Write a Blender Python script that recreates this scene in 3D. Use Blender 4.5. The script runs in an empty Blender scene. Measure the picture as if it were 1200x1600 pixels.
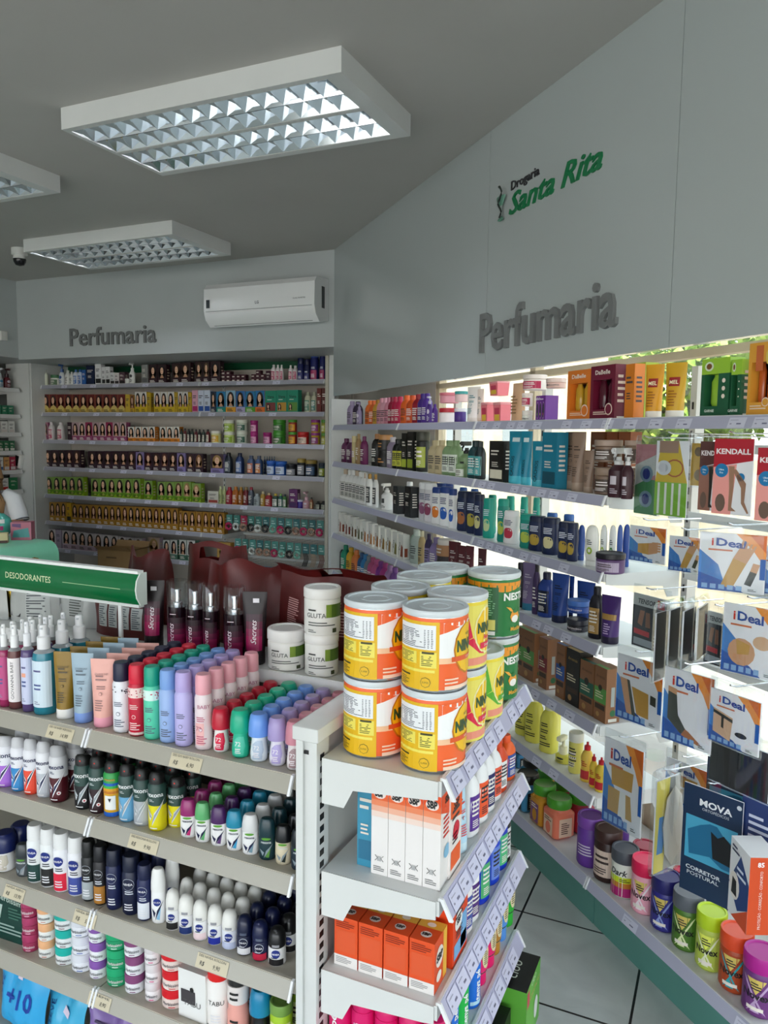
import bpy, math, random, re
from mathutils import Matrix, Vector
from mathutils.geometry import tessellate_polygon
SC = bpy.context.scene
COL = SC.collection
random.seed(7)
PI = math.pi

# ------------------------------------------------------------ camera
cam_d = bpy.data.cameras.new('camera')
cam_d.sensor_fit = 'VERTICAL'; cam_d.sensor_height = 24.0; cam_d.sensor_width = 18.0
cam_d.lens = 1201.0 / 1600.0 * 24.0
cam_d.clip_start = 0.02; cam_d.clip_end = 200
cam = bpy.data.objects.new('camera', cam_d); COL.objects.link(cam)
cam.matrix_world = Matrix(((0.90986, -0.05243, 0.41158, 0), (0.41474, 0.08673, -0.90580, 0), (0.01180, 0.99485, 0.10066, 1.75), (0, 0, 0, 1)))
SC.camera = cam
# ------------------------------------------------------------ view, sky, sun
SC.view_settings.view_transform = 'Standard'; SC.view_settings.look = 'None'
SC.view_settings.gamma = 1.0; SC.view_settings.use_curve_mapping = False
SC.view_settings.exposure = 1.07
SC.cycles.use_denoising = True
SC.cycles.max_bounces = 7; SC.cycles.diffuse_bounces = 4; SC.cycles.glossy_bounces = 4
SC.cycles.transmission_bounces = 6; SC.cycles.transparent_max_bounces = 24
SC.cycles.sample_clamp_indirect = 6.0; SC.cycles.caustics_reflective = False; SC.cycles.caustics_refractive = False
world = bpy.data.worlds.new('sky'); SC.world = world; world.use_nodes = True
wn = world.node_tree.nodes; wl = world.node_tree.links
bg = wn['Background']; sky = wn.new('ShaderNodeTexSky')
sky.sky_type = 'NISHITA'; sky.sun_disc = False; sky.sun_elevation = math.radians(52); sky.sun_rotation = math.radians(140)
mixw = wn.new('ShaderNodeMixRGB'); mixw.inputs[0].default_value = 0.65; mixw.inputs[2].default_value = (6.0, 6.2, 6.4, 1)
wl.new(sky.outputs[0], mixw.inputs[1]); wl.new(mixw.outputs[0], bg.inputs[0]); bg.inputs[1].default_value = 0.34
sun_d = bpy.data.lights.new('sun', 'SUN'); sun_d.energy = 5.0; sun_d.angle = math.radians(0.6); sun_d.color = (1, 0.95, 0.87)
sun = bpy.data.objects.new('sun', sun_d); COL.objects.link(sun)
sun.rotation_euler = Vector((0.35, -0.80, 0.95)).to_track_quat('Z', 'Y').to_euler()

# ------------------------------------------------------------ materials
def lin(h):
    out = []
    for i in (0, 2, 4):
        c = int(h[i:i+2], 16) / 255.0
        out.append(c / 12.92 if c <= 0.04045 else ((c + 0.055) / 1.055) ** 2.4)
    return out
MATS = {}
def mat(spec):
    """'rrggbb' plus an optional finish letter: g gloss, m metal, r rough, c clear shell, t tinted clear, e lamp"""
    if spec in MATS: return MATS[spec]
    h = spec[:6]; k = spec[6:]
    m = bpy.data.materials.new('finish_' + spec); m.use_nodes = True
    n = m.node_tree.nodes; l = m.node_tree.links; b = n['Principled BSDF']; c = lin(h)
    b.inputs['Base Color'].default_value = (*c, 1)
    b.inputs['Roughness'].default_value = {'': .42, 'g': .14, 'm': .22, 'r': .8, 'c': .05, 't': .1, 'e': .5, 's': .28, 'n': .09}[k]
    if k in ('m', 'n'): b.inputs['Metallic'].default_value = 1.0
    if k == 'e':
        b.inputs['Emission Color'].default_value = (*c, 1); b.inputs['Emission Strength'].default_value = 42.0
    if k in 'ct' and k:
        tr = n.new('ShaderNodeBsdfTransparent'); mx = n.new('ShaderNodeMixShader'); lw = n.new('ShaderNodeLayerWeight')
        lw.inputs[0].default_value = .35 if k == 'c' else .5
        tr.inputs[0].default_value = (*([.93, .95, .96] if k == 'c' else c), 1)
        mp = n.new('ShaderNodeMapRange'); mp.inputs[3].default_value = .04 if k == 'c' else .3; mp.inputs[4].default_value = .32 if k == 'c' else .75
        l.new(lw.outputs['Facing'], mp.inputs[0]); gg = n.new('ShaderNodeBsdfGlossy'); gg.inputs['Roughness'].default_value = .07; gg.inputs[0].default_value = (.9, .9, .9, 1)
        l.new(mp.outputs[0], mx.inputs[0]); l.new(tr.outputs[0], mx.inputs[1]); l.new((gg if k == 'c' else b).outputs[0], mx.inputs[2])
        l.new(mx.outputs[0], n['Material Output'].inputs[0])
    MATS[spec] = m
    return m
def node_mat(name, build):
    m = bpy.data.materials.new(name); m.use_nodes = True
    build(m.node_tree.nodes, m.node_tree.links, m.node_tree.nodes['Principled BSDF'])
    MATS[name] = m
    return m

def PW(v, q): return v if q == 1 else math.copysign(abs(v) ** q, v) if abs(v) > 1e-6 else 0.0
# ------------------------------------------------------------ mesh collector
class MB:
    def __init__(s): s.v = []; s.f = []; s.m = []; s.ms = []
    def mi(s, spec):
        if spec not in s.ms: s.ms.append(spec)
        return s.ms.index(spec)
    def face(s, pts, spec):
        b = len(s.v); s.v += [tuple(p) for p in pts]; s.f.append(tuple(range(b, b + len(pts)))); s.m.append(s.mi(spec))
    def box(s, x0, x1, y0, y1, z0, z1, spec, skip='', side=None, top=None):
        b = len(s.v); i = s.mi(spec)
        s.v += [(x, y, z) for z in (z0, z1) for x, y in ((x0, y0), (x1, y0), (x1, y1), (x0, y1))]
        for nm, q in (('b', (3, 2, 1, 0)), ('t', (4, 5, 6, 7)), ('f', (0, 1, 5, 4)), ('r', (1, 2, 6, 5)), ('k', (2, 3, 7, 6)), ('l', (3, 0, 4, 7))):
            if nm in skip: continue
            s.f.append(tuple(b + a for a in q)); s.m.append(s.mi(side) if side and nm in 'rl' else s.mi(top) if top and nm == 't' else i)
        return s
    def cbox(s, x0, x1, y0, y1, z0, z1, spec, r=.004, n=2):
        """upright slab with rounded vertical edges and a small top edge"""
        pts = []
        for cx, cy, a0 in ((x1 - r, y0 + r, -PI/2), (x1 - r, y1 - r, 0), (x0 + r, y1 - r, PI/2), (x0 + r, y0 + r, PI)):
            for k in range(n + 1):
                a = a0 + k * PI / 2 / n; pts.append((cx + r * math.cos(a), cy + r * math.sin(a)))
        e = min(r, (z1 - z0) / 3) * .6; cx = (x0 + x1) / 2; cy = (y0 + y1) / 2
        fx = 1 - e / max(.001, (x1 - x0) / 2); fy = 1 - e / max(.001, (y1 - y0) / 2)
        rings = [[((x - cx) * fx + cx, (y - cy) * fy + cy, z0) for x, y in pts], [(x, y, z0 + e) for x, y in pts], [(x, y, z1 - e) for x, y in pts], [((x - cx) * fx + cx, (y - cy) * fy + cy, z1) for x, y in pts]]
        s.loft(rings, [spec] * 3, spec, spec); return s
    def loft(s, rings, specs, bot=None, top=None):
        n = len(rings[0]); b = len(s.v)
        for r in rings: s.v += [tuple(p) for p in r]
        for k in range(len(rings) - 1):
            i = s.mi(specs[k] if k < len(specs) else specs[-1])
            for j in range(n):
                q = (j + 1) % n
                s.f.append((b + k*n + j, b + k*n + q, b + (k+1)*n + q, b + (k+1)*n + j)); s.m.append(i)
        if bot: s.f.append(tuple(b + j for j in reversed(range(n)))); s.m.append(s.mi(bot))
        if top: s.f.append(tuple(b + (len(rings)-1)*n + j for j in range(n))); s.m.append(s.mi(top))
        return s
    def lathe(s, prof, n=18, sx=1, sy=1, cx=0, cy=0, sq=1):
        """prof: (radius, z, finish of the band above)"""
        rings = []; specs = []
        for r, z, sp in prof:
            r = max(r, 1e-5)
            rings.append([(cx + r * sx * PW(math.sin(2*PI*j/n), sq), cy - r * sy * PW(math.cos(2*PI*j/n), sq), z) for j in range(n)]); specs.append(sp)
        s.loft(rings, specs, specs[0] if prof[0][0] > 1e-4 else None, specs[-1] if prof[-1][0] > 1e-4 else None); return s
    def tube(s, pts, r, spec, n=6):
        rings = []
        for i, p in enumerate(pts):
            p = Vector(p); d = (Vector(pts[min(i+1, len(pts)-1)]) - Vector(pts[max(i-1, 0)])).normalized()
            u = d.cross(Vector((0, 0, 1)));
            if u.length < .1: u = d.cross(Vector((0, 1, 0)))
            u.normalize(); w = d.cross(u); rr = r[i] if isinstance(r, (list, tuple)) else r
            rings.append([p + rr * (math.cos(2*PI*j/n) * u + math.sin(2*PI*j/n) * w) for j in range(n)])
        s.loft(rings, [spec], spec, spec); return s
    def patch(s, S, a0, a1, z0, z1, spec, e=.0005, n=6):
        for i in range(n):
            x0 = a0 + (a1 - a0) * i / n; x1 = a0 + (a1 - a0) * (i + 1) / n
            s.face([S(x0, z0, e), S(x1, z0, e), S(x1, z1, e), S(x0, z1, e)], spec)
    def poly(s, S, pts, spec, e=.0005):
        st = getattr(S, 'step', None)
        if not st: s.face([S(x, z, e) for x, z in pts], spec); return
        tris = [pts] if len(pts) == 3 else [[pts[i] for i in t] for t in tessellate_polygon([[Vector((x, z, 0)) for x, z in pts]])]
        for t in tris:
            x0 = min(p[0] for p in t); x1 = max(p[0] for p in t); n = max(1, math.ceil((x1 - x0) / st))
            def span(x):
                zs = []
                for (ax, az), (bx, bz) in zip(t, t[1:] + t[:1]):
                    if min(ax, bx) - 1e-9 <= x <= max(ax, bx) + 1e-9:
                        if abs(bx - ax) < 1e-9: zs += [az, bz]
                        else: zs.append(az + (bz - az) * (x - ax) / (bx - ax))
                return min(zs), max(zs)
            pr = None
            for i in range(n + 1):
                x = x0 + (x1 - x0) * i / n; c = (x, *span(x))
                if pr: s.face([S(pr[0], pr[1], e), S(c[0], c[1], e), S(c[0], c[2], e), S(pr[0], pr[2], e)], spec)
                pr = c
    def disc(s, S, cx, cz, rx, rz, spec, e=.0006, n=14, a0=0, a1=2*PI):
        st = getattr(S, 'step', None)
        if not st: s.face([S(cx + rx * math.cos(a0 + (a1-a0) * i / n), cz + rz * math.sin(a0 + (a1-a0) * i / n), e) for i in range(n + (0 if a1 - a0 > 6 else 1))], spec); return
        m = max(4, math.ceil(2 * rx / st) + 2)
        for i in range(m):
            p = [(-math.cos(PI * k / m)) for k in (i, i + 1)]; q = [math.sqrt(max(0, 1 - u*u)) for u in p]
            s.face([S(cx + rx*p[0], cz - rz*q[0], e), S(cx + rx*p[1], cz - rz*q[1], e), S(cx + rx*p[1], cz + rz*q[1], e), S(cx + rx*p[0], cz + rz*q[0], e)], spec)
    def text(s, S, t, x, z, h, spec, e=.0009, vert=False, shear=0, bold=.0, w=None, align=0, skew=0):
        vs, fs, W = glyphs(t, shear, bold)
        k = h; kx = h if w is None else w / W
        ox = -W * kx / 2 if align == 0 else 0
        b = len(s.v); i = s.mi(spec)
        for a, c in vs:
            px, pz = a * kx + ox, c * k
            if vert: px, pz = -pz + h * .35, px
            s.v.append(tuple(S(x + px, z + pz + skew * px, e)))
        for f in fs: s.f.append(tuple(b + q for q in f)); s.m.append(i)
    def lines(s, S, x0, x1, z0, z1, n, spec, e=.0007, seed=1):
        rr = random.Random(seed); st = (z1 - z0) / n
        for i in range(n):
            z = z1 - (i + .8) * st; xe = x0 + (x1 - x0) * rr.uniform(.6, 1)
            s.poly(S, [(x0, z), (xe, z), (xe, z + st * .45), (x0, z + st * .45)], spec, e)
    def mesh(s, name, ang=38):
        me = bpy.data.meshes.new(name); me.from_pydata(s.v, [], s.f)
        for sp in s.ms: me.materials.append(mat(sp) if sp not in MATS else MATS[sp])
        me.polygons.foreach_set('material_index', s.m); me.polygons.foreach_set('use_smooth', [True] * len(s.f))
        me.update(); me.set_sharp_from_angle(angle=math.radians(ang)); return me
GL = {}
def glyphs(t, shear=0, bold=0):
    k = (t, shear, bold)
    if k in GL: return GL[k]
    cu = bpy.data.curves.new('lettering', 'FONT'); cu.body = t; cu.size = 1; cu.shear = shear; cu.offset = bold; cu.resolution_u = 2; cu.fill_mode = 'FRONT'
    o = bpy.data.objects.new('lettering', cu); COL.objects.link(o)
    dg = bpy.context.evaluated_depsgraph_get(); me = bpy.data.meshes.new_from_object(o.evaluated_get(dg))
    vs = [(v.co.x, v.co.y) for v in me.vertices]; fs = [tuple(p.vertices) for p in me.polygons]
    bpy.data.objects.remove(o); bpy.data.curves.remove(cu); bpy.data.meshes.remove(me)
    x0 = min(v[0] for v in vs); W = max(v[0] for v in vs) - x0; hh = .72
    GL[k] = ([((a - x0) / hh, c / hh) for a, c in vs], fs, W / hh)   # unit = capital height
    return GL[k]
def SP(y=0.0, x0=0.0, z0=0.0):            # a flat front at depth y
    return lambda x, z, e=0: (x0 + x, y - e, z0 + z)
def SX(x=0.0, y0=0.0):                    # flat side facing +x; first coordinate runs backwards along y
    return lambda u, z, e=0: (x + e, y0 + u, z)
def ST(z=0.0):                            # flat top; second coordinate runs backwards
    return lambda x, u, e=0: (x, u, z + e)
def SCY(r, sx=1.0, sy=1.0, sq=1):               # round front; r is a radius or a function of height
    f = r if callable(r) else (lambda z: r)
    def S(x, z, e=0):
        q = f(z); a = x / q
        return ((q * sx + e) * PW(math.sin(a), sq), -(q * sy + e) * PW(math.cos(a), sq), z)
    S.step = f(.04) * .3
    return S
def rfun(prof):
    def f(z):
        for (r0, z0, _), (r1, z1, _) in zip(prof, prof[1:]):
            if z0 <= z <= z1 and z1 > z0: return r0 + (r1 - r0) * (z - z0) / (z1 - z0)
        return prof[-1][0]
    return f

# ------------------------------------------------------------ objects
def obj(name, mb, parent=None, loc=(0, 0, 0), rz=0):
    me = mb.mesh(name) if isinstance(mb, MB) else mb
    o = bpy.data.objects.new(name, me); COL.objects.link(o); o.parent = parent; o.location = loc; o.rotation_euler = (0, 0, rz)
    return o
TH = []
def setp(o, look, cat, where='', group=None):
    o['look'] = look; o['where'] = where; o['category'] = cat
    if group: o['group'] = group
    TH.append(o); return o
def struct(name, mb, parent=None):
    o = obj(name, mb, parent)
    if parent is None: o['kind'] = 'structure'
    return o
CACHE = {}
def place(kind, w, h, opt, loc, rz, look, where, group=None, name=None):
    """a product: an Empty (or one mesh) with its parts; look-alikes share mesh data"""
    key = (kind, round(w, 3), round(h, 3), opt)
    if key not in CACHE:
        nm, cat, parts = T[kind](w, h, opt.split())
        CACHE[key] = (nm, cat, [(pn, m.mesh(pn), sub) for pn, m, sub in parts])
    nm, cat, parts = CACHE[key]
    nm = name or nm
    if len(parts) == 1:
        o = bpy.data.objects.new(nm, parts[0][1]); COL.objects.link(o)
    else:
        o = bpy.data.objects.new(nm, None); COL.objects.link(o); o.empty_display_size = .02; last = o
        for pn, me, sub in parts:
            c = bpy.data.objects.new(pn, me); COL.objects.link(c); c.parent = last if sub else o
            if not sub: last = c
    o.location = loc; o.rotation_euler = (0, 0, rz)
    return setp(o, look, cat, where, group)
ORD = 'first second third fourth fifth sixth seventh eighth ninth tenth eleventh twelfth thirteenth fourteenth fifteenth sixteenth seventeenth eighteenth nineteenth twentieth twenty-first twenty-second twenty-third twenty-fourth twenty-fifth twenty-sixth twenty-seventh twenty-eighth twenty-ninth thirtieth'.split()
# ------------------------------------------------------------ product shapes: front towards -y, base at z = 0
T = {}
def C(c, i, d='202020'): return c[i] if len(c) > i else d
def t_oval(w, h, c):
    r = w / 2; b = MB(); cz = h * .84; sy = .9; sq = .72
    pr = [(r*.9, 0, c[0]), (r, h*.03, c[0]), (r, h*.5, c[0]), (r*.96, h*.68, c[0]), (r*.72, h*.79, c[0]), (r*.48, cz, c[0])]
    b.lathe(pr, 20, 1, sy, sq=sq); S = SCY(rfun(pr), 1, sy, sq)
    L = C(c, 2, 'e8e4dc' if sum(lin(c[0])) < .9 else '4a4a50')
    if L in ('26261e', '303030'):
        for q in range(4): b.lines(S, -r*(.55 - .06*q), r*(.6 - .3*(q % 2)), h*(.14 + .13*q), h*(.23 + .13*q), 2, L, .001, q + 2)
        k = MB(); k.lathe([(r*.5, cz, c[1]), (r*.52, h*.97, c[1]), (r*.46, h, c[1])], 14, 1, .9)
        return 'cosmetic_bottle', 'bottle', [('body', b, 0), ('cap', k, 0)]
    b.patch(S, -r*.75, r*.75, h*.1, h*.6, L, n=5) if len(c) > 2 else None
    ink = 'f0ece4' if sum(lin(L if len(c) > 2 else c[0])) < .9 else '2c2c30'
    b.lines(S, -r*.5, r*.5, h*.3, h*.56, 4, ink, .001, seed=int(w*9999)); b.lines(S, -r*.4, r*.3, h*.14, h*.26, 4, ink, .001, seed=3)
    k = MB(); k.lathe([(r*.5, cz, c[1]), (r*.52, h*.97, c[1]), (r*.46, h, c[1])], 14, 1, .9)
    return 'cosmetic_bottle', 'bottle', [('body', b, 0), ('cap', k, 0)]
T['oval'] = t_oval
def t_wave(w, h, c):
    r = w / 2; b = MB(); sy = .8; sq = .65
    pr = [(r*.86, 0, c[0]), (r*.97, h*.04, c[0]), (r*.9, h*.3, c[0]), (r, h*.6, c[0]), (r*.97, h*.78, c[0]), (r*.9, h*.84, c[0])]
    b.lathe(pr, 20, 1, sy, sq=sq); S = SCY(rfun(pr), 1, sy, sq)
    b.disc(S, 0, h*.33, r*.55, h*.16, c[2]); b.disc(S, r*.12, h*.36, r*.3, h*.09, c[0], .0009); b.lines(S, -r*.4, r*.5, h*.56, h*.74, 4, 'e8ecf4' if sum(lin(c[0])) < .9 else '24305c', .0012, seed=int(w*8888))
    k = MB(); k.lathe([(r*.9, h*.84, c[1]), (r*.92, h*.95, c[1]), (r*.8, h, c[1])], 20, 1, sy, sq=sq)
    return 'shampoo_bottle', 'bottle', [('body', b, 0), ('flip_cap', k, 0)]
T['wave'] = t_wave
def t_round(w, h, c):
    r = w / 2; b = MB(); sy = .7
    pr = [(r*.8, h*.14, c[0]), (r*.97, h*.3, c[0]), (r, h*.6, c[0]), (r*.93, h*.8, c[0]), (r*.72, h*.93, c[0]), (r*.4, h*.985, c[0]), (0, h, c[0])]
    b.lathe(pr, 18, 1, sy); S = SCY(rfun(pr), 1, sy)
    if len(c) > 2: b.disc(S, 0, h*.38, r*.42, h*.09, c[2]); b.disc(S, 0, h*.38, r*.2, h*.045, c[0], .001); b.lines(S, -r*.4, r*.4, h*.52, h*.66, 3, '40484c', .001)
    k = MB(); k.lathe([(r*.78, 0, c[1]), (r*.82, h*.02, c[1]), (r*.82, h*.13, c[1])], 16, 1, sy*1.05)
    return 'shampoo_bottle', 'bottle', [('body', b, 0), ('base_cap', k, 0)]
T['round'] = t_round
def t_tube(w, h, c):
    r = w / 2; b = MB(); n = 18; rings = []; ch = h * .15; ws = r * 1.12
    for k in range(7):
        f = k / 6; z = ch + (h - ch) * f; wx = r*.86 + (ws - r*.86) * f; wy = r*.86 * (1 - f**1.25) + .0012
        rings.append([(wx * math.sin(2*PI*j/n), -wy * math.cos(2*PI*j/n), z) for j in range(n)])
    b.loft(rings, [c[0]], c[0], c[0])
    def S(x, z, e=0):
        f = max(0, min(1, (z - ch) / (h - ch))); wx = r*.86 + (ws - r*.86) * f; wy = r*.86 * (1 - f**1.25) + .0012
        a = x / wx
        return (wx * math.sin(a), -(wy + e) * math.cos(a) - e, z)
    S.step = r * .3
    ink = C(c, 2, 'e8dcd8' if sum(lin(c[0])) < .9 else '6a5a5c')
    if h > .17 and c[0][:2] == '16':          # dark gradient tube with slanted script
        [b.patch(S, -r*.8, r*.8, h*(.2 + .1*i), h*(.3 + .1*i), q, n=5) for i, q in enumerate(('a01054', '9c1050', '800e44', '5a0a32', '340822'))]; b.text(S, 'Secrets', r*.05, h*.46, r*.5, 'f4eaf0', .0012, vert=True, shear=.4)
        b.box(-r*.1, r*.45, -r*.42, -r*.36, h*.86, h*.92, 'e8e4ea')
    elif ink == '9c2020':
        b.patch(S, -r*.6, r*.6, h*.58, h*.74, ink, n=4); b.text(S, 'MEL', 0, h*.62, h*.07, 'f8e8c0', .0012, bold=.02); b.lines(S, -r*.5, r*.5, h*.22, h*.52, 6, 'a06010', .0012)
    elif ink == 'b08848':
        b.patch(S, -r*.95, r*.95, h*.5, h*.62, ink, n=6); b.lines(S, -r*.4, r*.4, h*.2, h*.44, 5, 'c8b0d8', .0012)
    elif ink == '0a3038':
        b.text(S, 'CACHOS', 0, h*.34, r*.42, ink, .0012, vert=True, bold=.02); b.patch(S, -r*.5, r*.6, h*.8, h*.88, 'd8e4e4', n=3)
    else:
        b.lines(S, -r*.55, r*.55, h*.68, h*.78, 2, ink, .001); b.disc(S, 0, h*.5, r*.16, r*.16, ink, .001, 12); b.disc(S, 0, h*.5, r*.12, r*.12, c[0], .0014, 12)
        b.lines(S, -r*.5, r*.5, h*.25, h*.42, 5, ink, .001, 4); b.lines(S, -r*.4, r*.4, h*.56, h*.62, 2, ink, .001, 2)
    if c[0] in ('9cb4c4', 'eeb0a4', '8c6c14'): b.text(S, 'GIOVANNA BABY', 0, h*.77, h*.03, ink, .0014, w=r*1.3)
    k = MB(); k.lathe([(r*.84, 0, c[1]), (r*.88, .002, c[1]), (r*.88, ch, c[1])], 18, 1, 1)
    return 'squeeze_tube', 'tube', [('body', b, 0), ('cap', k, 0)]
T['tube'] = t_tube
def t_jar(w, h, c):
    r = w / 2; b = MB(); small = h < .05; lz = h * (.56 if small else .72 if h < w * 1.1 else .78)
    pr = [(r*.9, 0, c[0]), (r*.97, h*.04, c[0]), (r*.97, lz - h*.04, c[0]), (r*.9, lz, c[0])]
    b.lathe(pr, 22); S = SCY(r*.97)
    if small: b.text(S, 'Herbissimo', 0, lz*.42, h*.17, '4a4c54' if c[0][0] in 'ef' else 'f0e4e8', .0012, bold=.01, w=r*1.5); b.lines(S, -r*.2, r*.6, lz*.16, lz*.32, 1, C(c, 2, '808080'), .001)
    elif len(c) > 2:
        if c[2] == '5c7c28':
            b.patch(S, r*.2, r*1.3, lz*.5, lz*.86, '7c9838', n=6); b.patch(S, r*.5, r*1.3, lz*.5, lz*.86, '4c6c24', .0008, n=5)
            b.text(S, 'GLUTA', -r*.35, lz*.5, h*.1, '5c605c', .001, bold=.01); b.lines(S, -r*.8, -r*.1, lz*.66, lz*.76, 1, '404440', .001); b.lines(S, -r*.8, r*.8, lz*.26, lz*.4, 2, '606460', .001)
            b.lines(S, -r*.8, -r*.3, lz*.08, lz*.18, 2, '606460', .001); b.patch(S, r*.55, r*.8, lz*.08, lz*.2, '40482c', .001, n=2)
        else:
            if c[2] == '26261e': b.lines(S, -r*.6, r*.7, lz*.2, lz*.85, 7, c[2], .001, 3)
            else: b.patch(S, -r*1.0, r*1.0, lz*.14, lz*.8, c[2], n=7)
            ink = 'f4ece8' if sum(lin(c[2])) < 1.1 else '40302c'
            b.lines(S, -r*.6, r*.6, lz*.45, lz*.72, 2, ink, .001, 5); b.lines(S, -r*.7, r*.4, lz*.2, lz*.38, 3, ink, .001, 6)
    elif h > .1: b.lines(S, -r*.6, r*.6, lz*.3, lz*.6, 4, 'e0d4e8', .001, 5)
    k = MB(); k.lathe([(r*.97, lz, c[1]), (r, lz + h*.02, c[1]), (r, h*.97, c[1]), (r*.95, h, c[1]), (r*.8, h, c[1]), (r*.76, h - min(.003, h*.03), c[1]), (0, h - min(.003, h*.03), c[1])], 22)
    return 'cosmetic_jar', 'jar', [('jar_body', b, 0), ('lid', k, 0)]
T['jar'] = t_jar
def t_jarx(w, h, c):
    r = w / 2; b = MB(); lz = h * .74; pr = [(r*.86, 0, c[0]), (r*.95, h*.04, c[0]), (r*.95, lz - .006, c[0]), (r*.88, lz, c[0])]
    b.lathe(pr, 26); S = SCY(r*.95); L = c[2]
    b.patch(S, -r*1.5, r*1.5, lz*.06, lz*.9, c[0], n=10)
    for q in (-1, 1):
        b.poly(S, [(q*-r*.85, lz*.88), (q*-r*.72, lz*.88), (q*r*.55, lz*.08), (q*r*.42, lz*.08)][::q], L, .0009)
    b.poly(S, [(-r*.55, lz*.86), (0, lz*.5), (r*.5, lz*.86)][::-1], 'd8c060' if L != 'e8ecc8' else 'e8f060', .0007)
    b.poly(S, [(-r*.3, lz*.12), (r*.2, lz*.12), (0, lz*.38)], L, .0009)
    b.text(S, 'Novex', 0, lz*.42, h*.12, c[3], .0016, bold=.025, w=r*1.5); b.patch(S, -r*.5, r*.4, lz*.16, lz*.24, 'f0e8dc', .0015, n=3); b.lines(S, -r*.3, r*.3, lz*.62, lz*.8, 3, '241c28', .0014)
    k = MB(); k.lathe([(r*.96, lz - .001, c[1]), (r, lz + .002, c[1]), (r, h*.96, c[1]), (r*.96, h, c[1]), (r*.84, h, c[1]), (r*.8, h - .003, c[1]), (0, h - .003, c[1])], 26)
    return 'hair_cream_jar', 'jar', [('jar_body', b, 0), ('lid', k, 0)]
T['jarx'] = t_jarx
def t_jarc(w, h, c):
    nm, cat, p = t_jarx(w, h, [c[0], c[1], c[3], '141414']); r = w/2; b = MB(); lz = h*.74
    b.lathe([(r*.86, 0, c[0]), (r*.95, h*.04, c[0]), (r*.95, lz - .006, c[0]), (r*.88, lz, c[0])], 26); S = SCY(r*.95)
    b.patch(S, -r*1.2, r*1.4, lz*.04, lz*.3, c[2], n=8); b.patch(S, -r*1.2, r*1.4, lz*.3, lz*.45, 'c07828', n=8); b.patch(S, -r*1.2, r*1.4, lz*.45, lz*.62, c[3], n=8); b.text(S, 'Dark', -r*.1, lz*.66, h*.13, '141414', .001, bold=.02, shear=.3); b.lines(S, 0, r*.8, lz*.48, lz*.58, 2, '404010', .001)
    return nm, cat, [('jar_body', b, 0), p[1]]
T['jarc'] = t_jarc
def t_square(w, h, c):
    b = MB(); r = w * .47; lz = h*.76; b.cbox(-r, r, -r, r, 0, lz*.93, c[0], r*.38, 4); b.lathe([(r*.95, lz*.9, c[0]), (r*.86, lz, c[0])], 20); S = SP(-r)
    b.poly(S, [(-r*.62, lz*.1), (r*.62, lz*.1), (r*.62, lz*.72), (-r*.62, lz*.72)], c[2]); ink = 'f4ece0' if sum(lin(c[2])) < 1.2 else '50241c'
    b.disc(S, 0, lz*.34, r*.36, lz*.2, 'caa070' if c[2] == '1c1c1c' else c[0], .001); b.lines(S, -r*.5, r*.5, lz*.56, lz*.7, 2, ink, .001)
    b.poly(SX(r), [(-r*.6, lz*.1), (r*.6, lz*.1), (r*.6, lz*.72), (-r*.6, lz*.72)], c[2]); b.lines(SX(r), -r*.4, r*.4, lz*.2, lz*.6, 6, ink, .001)
    k = MB(); k.lathe([(r*.98, lz, c[1]), (r*1.02, lz + .003, c[1]), (r*1.02, h*.95, c[1]), (r*.92, h, c[1]), (r*.8, h - .002, c[1]), (0, h - .002, c[1])], 22)
    return 'hair_cream_jar', 'jar', [('jar_body', b, 0), ('lid', k, 0)]
T['square'] = t_square
def t_tub(w, h, c):
    b = MB(); r = w/2; q = r*.84; b.loft([[(s*x*1.0, t*x*.8, z) for s, t in ((-1, -1), (1, -1), (1, 1), (-1, 1))] for x, z in ((q, 0), (r*.95, h*.86))], [c[0]], c[0], c[0])
    b.poly(lambda x, z, e=0: (x, -q*.8 - (r*.95 - q)*.8*z/(h*.86) - e - .0004, z), [(-r*.6, h*.1), (r*.6, h*.1), (r*.6, h*.4), (-r*.6, h*.4)], c[2]); b.poly(lambda x, z, e=0: (x, -q*.8 - (r*.95 - q)*.8*z/(h*.86) - e - .0004, z), [(-r*.6, h*.4), (r*.6, h*.4), (r*.6, h*.72), (-r*.6, h*.72)], 'c83858')
    k = MB(); k.cbox(-r, r, -r*.84, r*.84, h*.86, h, c[1], .006)
    return 'cosmetic_tub', 'tub', [('tub_body', b, 0), ('lid', k, 0)]
T['tub'] = t_tub
def t_jarstack(w, h, c):
    r = w/2; b = MB(); b.lathe([(r*.9, 0, c[0]), (r, .003, c[0]), (r, h*.34, c[0]), (r*.9, h*.4, c[0]), (r*.9, h*.52, c[1]), (r, h*.54, c[1]), (r, h*.84, c[1])], 20); b.lines(SCY(r), -r*.6, r*.6, h*.12, h*.3, 2, c[2], .001); b.lines(SCY(r), -r*.6, r*.6, h*.6, h*.78, 2, c[2], .001, 4)
    k = MB(); k.lathe([(r*.9, h*.84, c[2]), (r*.9, h*.98, c[2]), (r*.8, h, c[2])], 18)
    return 'cosmetic_bottle', 'bottle', [('body', b, 0), ('cap', k, 0)]
T['jarstack'] = t_jarstack
def nozzle(k, z, r, col, d=1):
    k.lathe([(r*.5, z, col), (r*.52, z + r*.9, col), (r*.2, z + r, col), (r*.2, z + r*1.9, col)], 12)
    k.cbox(-r*.34, r*.34, -r*1.15*d, r*.4, z + r*1.8, z + r*2.35, col, r*.12)
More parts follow.
